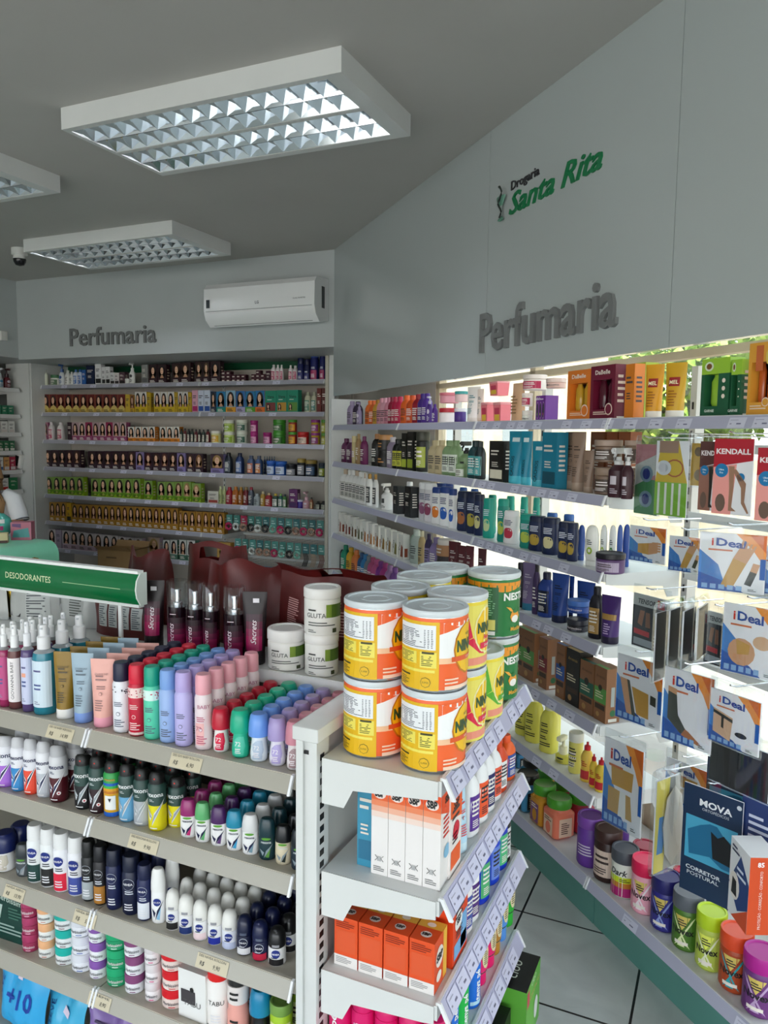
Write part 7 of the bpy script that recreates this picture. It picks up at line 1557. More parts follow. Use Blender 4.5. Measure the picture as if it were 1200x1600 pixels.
def deal(pic):
    def f(m, S, w, h):
        S0 = lambda x, z, e=0: S(x, z, e)
        m.poly(S0, [(-w/2, -h), (-w*.05, -h), (-w*.2, -h*.55), (-w/2, -h*.3)], '4484cc', .0005); m.poly(S0, [(-w/2, -h), (w*.2, -h), (0, -h*.86), (-w/2, -h*.7)], '2458ac', .0007)
        m.poly(S0, [(w*.05, 0), (w/2, 0), (w/2, -h*.55), (w*.3, -h*.25)], 'f0943c', .0005); m.poly(S0, [(w*.25, 0), (w/2, 0), (w/2, -h*.3)], 'd86820', .0007)
        m.text(S0, 'i', -w*.3, -h*.22, h*.13, 'd83020', .0014, bold=.03); m.text(S0, 'Deal', -w*.02, -h*.23, h*.13, '1c4ca0', .0014, bold=.03, w=w*.45, skew=-.06); m.lines(S0, -w*.36, w*.2, -h*.32, -h*.26, 1, 'd07048', .0012)
        m.poly(S0, [(w*.42, -h*.75), (w*.5, -h*.75), (w*.5, -h*.4), (w*.42, -h*.4)], '1c58a8', .0014)
        for i in range(5): m.poly(S0, [(-w*.44 + i*w*.13, -h*.97), (-w*.35 + i*w*.13, -h*.97), (-w*.35 + i*w*.13, -h*.89), (-w*.44 + i*w*.13, -h*.89)], '8cb4e0', .0016)
        m.poly(S0, [(w*.25, -h*.97), (w*.4, -h*.97), (w*.4, -h*.91), (w*.25, -h*.91)], 'e8ecf0', .0014); m.lines(S0, w*.26, w*.39, -h*.965, -h*.92, 2, '303438', .002)
        sk, bd, dk = 'd09c74', 'c89848', '2c302c'
        if pic == 'hand':
            m.poly(S0, [(-w*.25, -h*.75), (w*.05, -h*.78), (w*.05, -h*.45), (-w*.25, -h*.5)], bd, .001); m.poly(S0, [(w*.05, -h*.78), (w*.3, -h*.7), (w*.3, -h*.4), (w*.05, -h*.45)], sk, .001)
            for i in range(4): m.poly(S0, [(w*.15, -h*(.46+.07*i)), (w*.38, -h*(.46+.07*i)), (w*.38, -h*(.41+.07*i)), (w*.15, -h*(.41+.07*i))], sk, .0014)
        elif pic == 'wrist':
            m.poly(S0, [(-w*.15, -h*.9), (w*.02, -h*.95), (w*.22, -h*.5), (w*.02, -h*.42)], bd, .001); m.poly(S0, [(w*.02, -h*.42), (w*.22, -h*.5), (w*.34, -h*.25), (w*.12, -h*.22)], sk, .0012)
            for i in range(4): m.poly(S0, [(w*(.1+.06*i), -h*.3), (w*(.14+.06*i), -h*.3), (w*(.18+.06*i), -h*(.1 + .03*i)), (w*(.15+.06*i), -h*(.1 + .03*i))], sk, .0014)
            m.poly(S0, [(w*.2, -h*.85), (w*.3, -h*.88), (w*.38, -h*.65), (w*.28, -h*.62)], dk, .001); m.poly(S0, [(w*.28, -h*.62), (w*.38, -h*.65), (w*.42, -h*.5), (w*.32, -h*.48)], sk, .001)
        elif pic == 'foot':
            m.poly(S0, [(-w*.4, -h*.32), (-w*.22, -h*.35), (-w*.18, -h*.62), (w*.02, -h*.82), (-w*.12, -h*.86), (-w*.4, -h*.7)], '4a4e48', .001); m.poly(S0, [(-w*.02, -h*.78), (w*.05, -h*.8), (w*.3, -h*.92), (w*.28, -h*.95), (-w*.1, -h*.87)], 'b07048', .0014); m.poly(S0, [(-w*.4, -h*.25), (-w*.22, -h*.27), (-w*.22, -h*.35), (-w*.4, -h*.32)], sk, .0014)
        elif pic == 'knee':
            m.disc(S0, -w*.15, -h*.68, w*.24, h*.2, sk, .001); m.poly(S0, [(-w*.25, -h*.5), (0, -h*.56), (-w*.02, -h*.7), (-w*.22, -h*.72)], bd, .0014); m.disc(S0, w*.2, -h*.5, w*.16, h*.1, 'd8b08c', .0012)
        elif pic == 'strap':
            m.poly(S0, [(-w*.42, -h*.35), (-w*.02, -h*.45), (-w*.06, -h*.9), (-w*.42, -h*.8)], 'd8b090', .001); m.poly(S0, [(-w*.42, -h*.38), (-w*.02, -h*.48), (-w*.02, -h*.54), (-w*.42, -h*.44)], dk, .0014); m.poly(S0, [(-w*.25, -h*.44), (-w*.2, -h*.45), (-w*.2, -h*.7), (-w*.25, -h*.68)], dk, .0014); m.disc(S0, w*.15, -h*.72, w*.12, h*.05, dk, .001)
        elif pic == 'waist':
            m.poly(S0, [(-w*.42, -h*.35), (-w*.2, -h*.37), (-w*.08, -h*.9), (-w*.25, -h*.88)], sk, .001); m.poly(S0, [(-w*.26, -h*.36), (-w*.2, -h*.37), (-w*.04, -h*.9), (-w*.12, -h*.9)], '50544c', .0014); m.poly(S0, [(-w*.15, -h*.45), (w*.22, -h*.5), (w*.24, -h*.88), (-w*.02, -h*.86)], bd, .0012); m.poly(S0, [(w*.26, -h*.5), (w*.38, -h*.52), (w*.38, -h*.66), (w*.26, -h*.64)], '3c3c30', .0012)
        else:
            m.poly(S0, [(-w*.3, -h*.3), (w*.28, -h*.3), (w*.25, -h*.52), (-w*.27, -h*.52)], bd, .001); m.poly(S0, [(-w*.36, -h*.55), (w*.22, -h*.58), (w*.28, -h*.86), (-w*.36, -h*.84)], 'c8a060', .0011); m.poly(S0, [(-w*.05, -h*.56), (w*.1, -h*.56), (w*.12, -h*.86), (-w*.08, -h*.86)], 'f0f0ec', .0014)
    return f
def tensor(m, S, w, h):
    m.poly(S, [(-w/2, -h), (w/2, -h), (w/2, -h*.22), (-w/2, -h*.22)], '1c2430', .0005); m.poly(S, [(-w/2, -h*.22), (w/2, -h*.22), (w/2, 0), (-w/2, 0)], 'c4c8c8', .0005); m.text(S, 'TENSOR', -w*.1, -h*.17, h*.09, '202830', .0012, bold=.03, w=w*.5, shear=.2); m.poly(S, [(w*.2, -h*.2), (w*.4, -h*.2), (w*.4, -h*.04), (w*.2, -h*.04)], 'd82030', .001); m.text(S, '7', w*.3, -h*.16, h*.08, 'f8f0f0', .0016, bold=.03)
    m.poly(S, [(-w*.35, -h*.55), (-w*.22, -h*.6), (-w*.15, -h*.3), (-w*.28, -h*.3)], 'a06848', .001); m.poly(S, [(-w*.12, -h*.6), (w*.02, -h*.6), (w*.0, -h*.32), (-w*.12, -h*.32)], '8c5c44', .001); m.poly(S, [(w*.1, -h*.62), (w*.4, -h*.62), (w*.36, -h*.34), (w*.1, -h*.34)], '50544c', .001)
    m.poly(S, [(-w*.45, -h*.76), (0, -h*.78), (0, -h*.68), (-w*.45, -h*.66)], 'c82838', .001); m.poly(S, [(-w*.45, -h*.96), (w*.1, -h*.97), (w*.1, -h*.84), (-w*.45, -h*.83)], 'a8b0b8', .001); m.lines(S, w*.12, w*.45, -h*.95, -h*.7, 4, 'c0c8d0', .001)
def mova(m, S, w, h):
    m.poly(S, [(-w/2, -h), (w/2, -h), (w/2, 0), (-w/2, 0)], '122c4c', .0004); m.poly(S, [(-w*.44, -h*.68), (w*.44, -h*.68), (w*.44, -h*.28), (-w*.44, -h*.28)], '4aa8cc', .0008); m.text(S, 'MOVA', w*.06, -h*.16, h*.06, 'f0f4f8', .0014, bold=.03, w=w*.55); m.text(S, 'ORTOPÉDICOS', w*.06, -h*.2, h*.025, 'd0d8e0', .0014, w=w*.45)
    m.poly(S, [(-w*.36, -h*.64), (-w*.4, -h*.42), (-w*.18, -h*.34), (-w*.02, -h*.3), (w*.1, -h*.3), (w*.2, -h*.36), (w*.4, -h*.42), (w*.42, -h*.66), (w*.2, -h*.66), (w*.0, -h*.6)][::-1], '1c6c94', .0012); m.poly(S, [(w*.0, -h*.36), (w*.12, -h*.4), (w*.22, -h*.36), (w*.4, -h*.44), (w*.4, -h*.62), (w*.05, -h*.6)][::-1], '14161c', .0016)
    m.text(S, 'CORRETOR', -w*.1, -h*.78, h*.035, 'e8f0f4', .0014, bold=.02, w=w*.6); m.text(S, 'POSTURAL', -w*.1, -h*.83, h*.035, 'e8f0f4', .0014, w=w*.55)
    m.disc(S, w*.44, -h*.06, w*.04, w*.04, 'c8d0d8', .001)
def kendall(dark=False):
    def f(m, S, w, h):
        m.poly(S, [(-w/2, -h*.38), (w/2, -h*.28), (w/2, 0), (-w/2, 0)], 'b01428' if not dark else '5a3430', .0006); m.poly(S, [(-w/2, -h), (0, -h), (w*.1, -h*.33), (-w/2, -h*.38)], 'f0a098' if not dark else '9c6c5c', .0005); m.text(S, 'KENDALL', 0, -h*.2, h*.07, 'f4ecec', .0012, bold=.03, w=w*.88)
        m.disc(S, -w*.28, -h*.42, w*.17, w*.17, '1878b0', .0014, 18); m.text(S, 'Ultra', -w*.28, -h*.42, h*.025, 'e0f0f8', .002, bold=.02); m.text(S, 'Pro', -w*.28, -h*.46, h*.025, 'e0f0f8', .002, bold=.02); m.disc(S, w*.22, -h*.5, w*.1, w*.1, '1878b0', .0014, 14)
        lg = 'a07860' if not dark else '2c2824'
        m.poly(S, [(-w*.1, -h*.36), (w*.05, -h*.36), (w*.05, -h*.62), (w*.02, -h*.9), (w*.14, -h*.95), (-w*.06, -h*.95), (-w*.06, -h*.65)][::-1], lg, .0012); m.poly(S, [(w*.0, -h*.4), (w*.1, -h*.4), (w*.36, -h*.58), (w*.34, -h*.82), (w*.46, -h*.96), (w*.42, -h*.97), (w*.26, -h*.84), (w*.24, -h*.64)][::-1], lg, .0014)
        m.disc(S, -w*.28, -h*.85, w*.13, h*.12, '70584c', .001)
    return f
def paci(m, S, w, h):
    m.poly(S, [(-w/2, -h), (w/2, -h), (w/2, -h*.5), (-w/2, -h*.5)], '4c8c5c', .0005); m.poly(S, [(-w/2, -h*.5), (w/2, -h*.5), (w/2, 0), (-w/2, 0)], 'b87880', .0005); m.poly(S, [(-w/2, -h*.3), (w/2, -h*.12), (w/2, -h*.4), (-w/2, -h*.6)], 'c0c4c0', .001)
    for z in (-.42, -.78): m.disc(S, 0, h*z, w*.28, h*.12, '7c98a8', .0014); m.disc(S, 0, h*z, w*.16, h*.08, '243478', .002)
def brush(m, S, w, h):
    m.poly(S, [(-w/2, -h*.55), (w/2, -h*.55), (w*.2, 0), (-w*.35, 0)], 'd0b020', .0005); m.poly(S, [(-w/2, -h), (w/2, -h), (w/2, -h*.55), (-w/2, -h*.55)], '80b838', .0005); m.poly(S, [(-w*.4, -h*.16), (w*.2, -h*.16), (w*.2, 0), (-w*.4, 0)], '9c7c68', .001); m.disc(S, w*.1, -h*.36, w*.28, h*.12, 'a85020', .001); m.disc(S, w*.1, -h*.36, w*.24, h*.1, 'd0b020', .0014)
    m.lathe([(0, -h*.34, 'd8dce0'), (.001, -h*.34, 'd8dce0')], 6)
    for i in range(4): m.poly(S, [(-w*.4 + i*w*.22, -h*.98), (-w*.33 + i*w*.22, -h*.98), (-w*.33 + i*w*.22, -h*.56), (-w*.4 + i*w*.22, -h*.56)], 'e8e8e0', .002)
    m.disc(S, -w*.22, -h*.36, w*.24, h*.1, 'd0d4d8', .004, 16); m.disc(S, -w*.22, -h*.36, w*.15, h*.06, 'b0b4bc', .006, 16)
def ycard(m, S, w, h): m.poly(S, [(-w/2, -h), (w/2, -h), (w/2, 0), (-w/2, 0)], 'd8a830', .0005); m.disc(S, -w*.1, -h*.2, w*.22, w*.22, '705028', .001); m.disc(S, 0, -h*.75, w*.3, h*.14, '98805c', .001)
D = 'clear-sleeved support brace pack, '
hangpack('brace_pack', -.250, 2.670, 1.454, .139, .118, -30, D + 'hand in palm brace, top row', deal('hand')); hangpack('brace_pack', -.123, 2.542, 1.444, .107, .109, -20, D + 'wrist brace, middle of top row', deal('wrist'))
hangpack('brace_pack', .007, 2.241, 1.497, .165, .157, -8, D + 'large with beige wrist glove', deal('wrist')); hangpack('brace_pack', .125, 2.239, 1.468, .12, .125, -8, D + 'cut off by the frame edge, top row', deal('wrist'))
hangpack('brace_pack', .063, 2.186, 1.315, .15, .184, -25, D + 'bent knee picture', deal('knee')); hangpack('brace_pack', -.243, 2.542, 1.040, .172, .215, -30, D + 'waist belt picture, beside the kraft cartons', deal('waist'))
hangpack('brace_pack', -.083, 2.232, 1.106, .151, .209, -30, D + 'dark ankle brace picture', deal('foot')); hangpack('brace_pack', .034, 2.115, 1.096, .142, .140, -35, D + 'thigh strap picture', deal('strap'))
hangpack('brace_pack', -.275, 2.494, .768, .153, .285, -32, D + 'beige back belts, lowest row', deal('belt')); hangpack('brace_pack', -.085, 2.484, .742, .142, .150, -30, D + 'half hidden behind the lowest row', deal('belt'))
hangpack('bandage_pack', -.216, 2.516, 1.252, .144, .171, -38, 'black bandage pack with red badge beside the violet tube', tensor); hangpack('bandage_pack', -.016, 2.466, 1.230, .1, .16, -40, 'black bandage pack with red badge behind the grey packs', tensor)
hangpack('posture_brace_carton', -.005, 2.204, .791, .165, .312, -25, 'tall navy posture corrector carton with blue torso', mova, 'box', film=False)
hangpack('posture_brace_carton', .05, 2.27, .85, .165, .29, -25, 'navy posture corrector carton behind the front one', mova, 'box', film=False, hook=False)
hangpack('stocking_carton', -.060, 2.480, 1.740, .09, .206, -40, 'brown compression stocking carton, leftmost of three', kendall(True), 'box', film=False, tab=.02); hangpack('stocking_carton', -.003, 2.353, 1.749, .115, .212, -30, 'red and pink compression stocking carton with bare legs', kendall(), 'box', film=False, tab=.02)
hangpack('stocking_carton', .105, 2.205, 1.727, .115, .19, -30, 'red compression stocking carton cut by the frame edge', kendall(), 'box', film=False, tab=.02)
hangpack('pacifier_pack', -.262, 2.682, 1.727, .115, .232, -45, 'green and pink pacifier blister pack', paci); hangpack('baby_brush_pack', -.176, 2.536, 1.740, .119, .233, -35, 'yellow and green blister pack with clear suction cup', brush); hangpack('baby_accessory_card', -.101, 2.701, 1.733, .07, .138, -35, 'small amber card behind the blister packs', ycard)
dk = lambda m, S, w, h: m.poly(S, [(-w/2, -h), (w/2, -h), (w/2, 0), (-w/2, 0)], '1c1c20', .0005)
for i, (x, y, z, h) in enumerate(((-.165, 2.40, 1.235, .205), (-.13, 2.39, 1.25, .20), (-.095, 2.37, 1.255, .17), (-.06, 2.36, 1.27, .15))):
    hangpack('elastic_support_pack', x, y, z, .1, h, 66 + i*4, 'dark elastic support pack hanging edge-on, ' + ('first', 'second', 'third', 'fourth')[i] + ' from the violet tube', dk, thick=.016, hook=i == 0)
hangpack('elastic_support_pack', .052, 2.150, .96, .17, .13, -35, 'black elastic support in a clear bag under the strap pack', dk, thick=.02, hook=False)
def ovalp(m, S, w, h):
    m.poly(S, [(-w/2, -h), (w/2, -h), (w/2, 0), (-w/2, 0)], '9c9c98', .0002); m.lathe([(0, -h*.95, 'b0aca4'), (w*.3, -h*.8, 'b0aca4'), (w*.42, -h*.5, 'b0aca4'), (w*.3, -h*.2, 'b0aca4'), (0, -h*.08, 'b0aca4')], 16, 1, .3, w*.12, -.012)
    m.poly(S, [(-w/2, -h), (-w*.1, -h), (w*.05, 0), (-w/2, 0)], 'e0d060', .0005); m.poly(S, [(-w*.4, -h*.8), (-w*.15, -h*.8), (-w*.1, -h*.4), (-w*.35, -h*.4)], '2c80c0', .001)
hangpack('elbow_pad_pack', -.125, 2.297, .769, .11, .28, 58, 'grey pad in clear bag with yellow card, turned edge-on', ovalp, thick=.03)
# orange and blue belt carton
m = MB(); w, d, h = .105, .075, .2; m.box(-w/2, w/2, 0, d, 0, h, 'e4e6e8', side='d44c1c', top='f0f0f0'); S = SP(0)
m.poly(S, [(-w*.5, h*.4), (w*.05, h*.88), (w*.5, h*.62), (w*.5, h*.3), (0, h*.14)][::-1], '1c3c78', .0005); m.poly(S, [(-w*.3, 0), (w*.5, 0), (w*.5, h*.3)], 'd44c1c', .0007); m.disc(S, -w*.2, h*.42, w*.26, h*.18, 'e8e0d8', .001); m.poly(S, [(-w*.34, h*.3), (-w*.06, h*.3), (-w*.1, h*.5), (-w*.3, h*.52)], '202024', .0014); m.lines(S, -w*.1, w*.4, h*.58, h*.74, 2, 'd8e0f0', .0014); m.lines(S, -w*.4, 0, h*.84, h*.95, 2, '303858', .001)
S = SX(w/2); m.text(S, '85', d*.35, h*.88, h*.06, 'f8f0f0', .001, bold=.03); m.text(S, 'PROTEÇÃO - CORREÇÃO - CONFORTO', d*.4, h*.45, h*.035, 'f8e8e0', .001, vert=True, w=h*.75)
setp(obj('belt_carton', m, None, (.065, 2.04, .535), math.radians(-66)), 'orange, navy and white belt carton marked 85', 'box')
m = MB(); m.box(-.05, .05, 0, .06, 0, .17, '24386c'); m.lines(SP(0), -.03, .03, .04, .13, 5, 'c8d0e4', .001); setp(obj('belt_carton', m, None, (.11, 2.16, .64), math.radians(-30)), 'navy belt carton behind the orange one', 'box')
m = MB(); m.box(-.06, .12, 0, .18, 0, .53, 'white_metal'); m.box(-.07, .13, -.01, .19, .52, .533, 'white_metal'); 
# ------------------------------------------------------------ hair accessories hanging right of the golden boxes
rr = random.Random(4)
def accessory(x, z, kind, i, row):
    t = bpy.data.objects.new('hair_accessory_card', None); COL.objects.link(t); t.location = (x, 5.56, z); cc = ('3c7c74', '4c9088', '2c6c70', 'b02850')[kind % 4 if row == 0 else (0, 1, 2)[kind % 3]]
    setp(t, ('teal', 'pale teal', 'dark teal', 'red')[kind % 4 if row == 0 else kind % 3] + ' card of hair accessories', 'card', ('back wall upper hook row', 'back wall middle hook row')[row], 'hair accessories on hooks')
    c = MB(); c.box(-.032, .032, 0, .002, -.075, .01, cc); c.lines(SP(0), -.02, .02, -.05, -.01, 2, 'c8e0dc', .001); obj('card', c, t)
    g = MB(); col = ('181818', 'b08c78', 'c02c60', 'd8dcd8', '88c8b8')[rr.randrange(5)]; n = 14
    if row == 1 and i > 8:
        for q in range(4): g.tube([(-.02 + q*.012 + .012*math.sin(a*.5), -.01, -.07 - a*.014) for a in range(9)], .0035, ('181818', 'c8b098', '9c7068')[i % 3], 5)
    else: g.tube([(.026*math.sin(2*PI*a/n), -.014 + .004*math.cos(a*3), -.09 + .026*math.cos(2*PI*a/n)) for a in range(n + 1)], .011, col, 6)
    obj('hair_tie', g, t)
for i in range(13): accessory(-4.02 + i*.076, 1.02, rr.randrange(4), i, 0)
for i in range(12): accessory(-3.93 + i*.076, .815, rr.randrange(3), i, 1)
for i in range(12):
    m = MB(); m.box(-.035, .035, 0, .03, -.2, 0, '38a0c8'); S = SP(0); m.poly(S, [(-.02, -.14), (.02, -.14), (.02, -.03), (-.02, -.03)], ('d04060', '182848', 'f0f0f0', '205c38', 'e8c030')[i*3 % 5], .0006); m.lines(S, -.025, .025, -.19, -.15, 2, 'd0ecf4', .001); m.disc(S, 0, -.09, .012, .04, ('f0f0e8', '80c8e0')[i % 2], .001)
    setp(obj('comb_card', m, None, (-3.97 + i*.078, 5.53, .60)), 'light blue carded comb or brush', 'card', 'back wall lowest hook row', 'carded combs')
for z in (1.03, .825, .62):
    m = MB(); m.box(-4.05, -3.04, 5.80, 5.815, z, z + .02, 'white_metal')
    for i in range(13): m.tube([(-4.02 + i*.076, 5.81, z), (-4.02 + i*.076, 5.54, z)], .0018, 'c8ccd0', 5)
    setp(obj('hook_rail', m), {1.03: 'upper', .825: 'middle', .62: 'lowest'}[z] + ' white hook rail for hair accessories on the back wall', 'rail')
# ------------------------------------------------------------ products on the left wall
for k, z in enumerate(LZ[:6]):
    rr = random.Random(k + 40); y = 5.27
    for j in range(7):
        kind, c = [('pump', '5c1420 301018'), ('box', '287858 287858'), ('box', 'e0e0dc d8d0cc'), ('box', '2c6c48 e0e0d8'), ('box', 'b02848 e0d8d8'), ('box', 'e0dcd8 1c7848')][k]
        if k == 0 and j % 2: kind, c = 'pump', 'd8dce0 e0e4e8 3080a8'
        if k == 4: c = ('b02848 e0d8d8', 'd8a060 e0d8d8', 'e0e0dc 3060a0')[j % 3]
        if k == 5: c = ('1c7848 1c7848', 'e0dcd8 c83028', 'e0dcd8 e0dcd8')[j % 3]
        w = (.07, .06, .07, .055, .06, .09)[k]; h = (.19, .09, .11, .1, .13, .12)[k]
        place(kind, w, h, c, (-6.33 - (.04 if kind == 'pump' else 0), y, z + .0005), PI/2, ('tall lotion pump bottle', 'teal medicine box', 'white medicine box', 'dark green medicine box', 'coloured medicine box', 'large medicine box')[k] + (', pale' if k == 0 and j % 2 else ''), 'left wall ' + ORD[k] + ' shelf', 'products on the left wall shelves')
        y -= w * 1.15
# ------------------------------------------------------------ counter, things on it, cardboard box
t = bpy.data.objects.new('service_counter', None); COL.objects.link(t); t.location = (-5.35, 2.2, 0); setp(t, 'mint green service counter with rounded edge and white body', 'counter')
m = MB(); n = 8; pf = [(0, .95), (.80, .95)] + [(.80 + .10*math.sin(PI/2*k/n), .85 + .10*math.cos(PI/2*k/n)) for k in range(1, n + 1)] + [(.90, .78), (.875, .78), (.875, .85), (.8, .92), (0, .92)]
m.loft([[(x, y, z) for x, z in pf] for y in (0, 1.87)], ['mint_laminate'], 'mint_laminate', 'mint_laminate'); obj('countertop', m, t)
m = MB(); m.box(.05, .86, .03, 1.83, 0, .92, 'white_metal'); obj('counter_body', m, t)
def ctr(name, mb, x, y, look, cat, rz=0): return setp(obj(name, mb, None, (x, y, .951), rz), look, cat, '')
m = MB(); m.box(-.1, .1, 0, .14, 0, .055, 'e8e4de'); m.box(-.1, .1, -.002, 0, 0, .02, '4a2c20')
for i in range(8): m.box(-.095 + i*.024, -.077 + i*.024, -.004, 0, .02, .075, 'f0e4cc')
ctr('display_box', m, -4.83, 3.66, 'low display box of pale sachets on the mint counter', 'box', .75)
m = MB(); m.box(-.05, .05, 0, .06, 0, .07, 'd8c898'); m.box(-.05, .05, -.002, 0, 0, .018, '4a2c20'); ctr('display_box', m, -4.70, 3.78, 'small yellow display box on the mint counter', 'box', .75)
m = MB(); m.box(-.07, .07, 0, .1, 0, .13, 'b8687c'); m.poly(SP(0), [(-.06, .02), (.06, .02), (.05, .09), (-.05, .07)], '4c9898', .001); m.poly(SP(0), [(-.06, .1), (.0, .09), (0, .12), (-.06, .12)], '603870', .001); ctr('toy_carton', m, -4.70, 3.96, 'pink and teal carton on the mint counter', 'box', .6)
m = MB(); m.lathe([(.03, 0, '50b0a0g'), (.075, .05, '50b0a0g'), (.085, .1, '58c0b0g'), (.07, .15, '50b0a0g'), (.03, .185, '50b0a0g'), (0, .19, '50b0a0g')], 14); m.patch(SCY(.08), -.04, .04, .12, .15, 'f0f0f0', .003, 4); m.patch(SCY(.085), -.03, .03, .07, .1, 'a83070', .003, 4); ctr('party_favour_bag', m, -4.90, 3.95, 'round turquoise printed bag on the mint counter', 'bag', .75)
m = MB(); m.box(-.12, .1, 0, .2, 0, .07, 'e8e6e0'); ctr('white_carton', m, -5.12, 3.72, 'plain white carton at the counter edge', 'box', .7)
t = bpy.data.objects.new('cardboard_box', None); COL.objects.link(t); t.location = (-4.87, 5.05, .36); t.rotation_euler = (0, 0, .12); setp(t, 'open brown cardboard box in front of the back shelves', 'box')
m = MB(); W, Dp, H = .34, .25, .36
for a in ((-W/2, W/2, 0, .004), (-W/2, W/2, Dp - .004, Dp), (-W/2, -W/2 + .004, 0, Dp), (W/2 - .004, W/2, 0, Dp)): m.box(*a, 0, H, 'cardboard')
m.box(-W/2, W/2, 0, Dp, 0, .004, 'cardboard'); m.lines(SP(0), -.08, .08, .28, .31, 1, '6a5030', .001); m.lines(SP(0), -.06, .02, .08, .12, 1, '6a5030', .001); obj('carton_body', m, t)
for pts in (((-W/2, 0, H), (W/2, 0, H), (W/2, -.05, H + .035), (-W/2, -.05, H + .035)), ((W/2, 0, H), (W/2, Dp, H), (W/2 + .06, Dp, H + .02), (W/2 + .06, 0, H + .02)), ((-W/2, Dp, H), (W/2, Dp, H), (W/2, Dp + .03, H + .05), (-W/2, Dp + .03, H + .05))):
    m = MB(); m.face(pts, 'cardboard'); m.face([(x, y, z - .003) for x, y, z in pts][::-1], 'cardboard'); obj('flap', m, t)
m = MB(); m.cbox(-.2, .2, -.05, .3, 0, .357, '2c2c30', .02); setp(obj('storage_crate', m, None, (-4.87, 5.05, .002), .12), 'dark crate under the cardboard box', 'crate')
for i in range(9): place('box', .12, .13, '%s 706860' % ('3c342c', '6a5a48', '2c2c30', '8a7c68')[i % 4], (-6.05 + i*.14, 5.53, .165), 0, 'dim carton on the plinth below', 'back wall plinth', 'cartons on the plinth')
# ------------------------------------------------------------ person at the counter
def limb(name, pts, rad, spec, parent, sub=2):
    me = bpy.data.meshes.new(name); me.from_pydata([p for p in pts], [(i, i + 1) for i in range(len(pts) - 1)], []); o = bpy.data.objects.new(name, me); COL.objects.link(o); o.parent = parent
    md = o.modifiers.new('skin', 'SKIN'); 
    for v, r in zip(me.skin_vertices[0].data, rad): v.radius = (r, r) if not isinstance(r, tuple) else r
    me.skin_vertices[0].data[0].use_root = True
    o.modifiers.new('smooth', 'SUBSURF').levels = sub; o.modifiers['smooth'].render_levels = sub; me.materials.append(mat(spec)); return o
t = bpy.data.objects.new('person', None); COL.objects.link(t); t.location = (-5.66, 4.50, 0); t.rotation_euler = (0, 0, .55); setp(t, 'seated person with long light brown hair and white T-shirt behind the counter', 'person')
V = [(0, 0, .60), (0, 0, .80), (0, -.03, 1.0), (0, -.06, 1.16), (0, -.08, 1.27), (0, -.11, 1.36), (0, -.14, 1.45), (.17, -.07, 1.18), (.25, -.12, .98), (.16, -.34, .985), (.12, -.42, .985), (-.17, -.07, 1.18), (-.25, -.12, .98), (-.12, -.34, .985), (-.08, -.42, .985), (.10, -.1, .56), (.12, -.42, .54), (.12, -.42, .08), (.12, -.54, .04), (-.10, -.1, .56), (-.12, -.42, .54), (-.12, -.42, .08), (-.12, -.54, .04)]
Rr = [(.15, .12), (.13, .10), (.14, .10), (.13, .085), .055, .075, .085, .055, .043, .03, .028, .055, .043, .03, .028, .085, .065, .045, .04, .085, .065, .045, .04]
E_ = [(0, 1), (1, 2), (2, 3), (3, 4), (4, 5), (5, 6), (3, 7), (7, 8), (8, 9), (9, 10), (3, 11), (11, 12), (12, 13), (13, 14), (0, 15), (15, 16), (16, 17), (17, 18), (0, 19), (19, 20), (20, 21), (21, 22)]
for s, wx in ((1, 10), (-1, 14)):
    bx, by, bz = V[wx]
    for q, (dx, L1) in enumerate(((-.03, .07), (-.01, .08), (.01, .075), (.028, .06))):
        V += [(bx + dx*s, by - .05, bz + .004), (bx + dx*1.2*s, by - .05 - L1*.6, bz + .002), (bx + dx*1.3*s, by - .05 - L1, bz - .012)]; n0 = len(V) - 3; E_ += [(wx, n0), (n0, n0 + 1), (n0 + 1, n0 + 2)]; Rr += [.011, .009, .008]
    V += [(bx - .04*s, by - .02, bz), (bx - .055*s, by - .05, bz - .004)]; n0 = len(V) - 2; E_ += [(wx, n0), (n0, n0 + 1)]; Rr += [.012, .009]
me = bpy.data.meshes.new('body'); me.from_pydata(V, E_, []); o = bpy.data.objects.new('body', me); COL.objects.link(o); o.parent = t; o.modifiers.new('skin', 'SKIN')
for v, r in zip(me.skin_vertices[0].data, Rr): v.radius = r if isinstance(r, tuple) else (r, r)
me.skin_vertices[0].data[0].use_root = True; q = o.modifiers.new('smooth', 'SUBSURF'); q.levels = 2; q.render_levels = 2; me.materials.append(mat('c08c68'))
m = MB(); n = 20
def ring(cx, cy, z, rx, ry): return [(cx + rx*math.sin(2*PI*j/n), cy - ry*math.cos(2*PI*j/n), z) for j in range(n)]
m.loft([ring(0, 0, .62, .17, .14), ring(0, 0, .8, .16, .13), ring(0, -.03, 1.02, .175, .135), ring(0, -.05, 1.14, .20, .12), ring(0, -.065, 1.215, .15, .09), ring(0, -.08, 1.25, .075, .07)], ['eef0f2'], None, None)
for s in (1, -1): m.tube([(.12*s, -.06, 1.2), (.19*s, -.075, 1.17), (.235*s, -.10, 1.06), (.25*s, -.11, 1.0)], [.07, .078, .075, .072], 'eef0f2', 14)
m.tube([(.249, -.11, 1.004), (.252, -.112, .996)], .0735, '202430', 14); obj('tshirt', m, t)
m = MB(); m.loft([ring(0, 0, .64, .175, .145), ring(0, -.02, .5, .19, .15)], ['1c2c50'], None, '1c2c50')
for s in (1, -1): m.tube([(.09*s, -.05, .56), (.12*s, -.42, .55), (.12*s, -.42, .1)], [.1, .085, .06], '1c2c50', 12)
obj('trousers', m, t)
m = MB(); m.loft([ring(0, -.135, 1.58, .03, .03), ring(0, -.12, 1.57, .075, .085), ring(0, -.10, 1.5, .1, .105), ring(0, -.085, 1.38, .105, .085), ring(0, -.07, 1.25, .11, .08)], ['8c6a48r'], '8c6a48r', '8c6a48r')
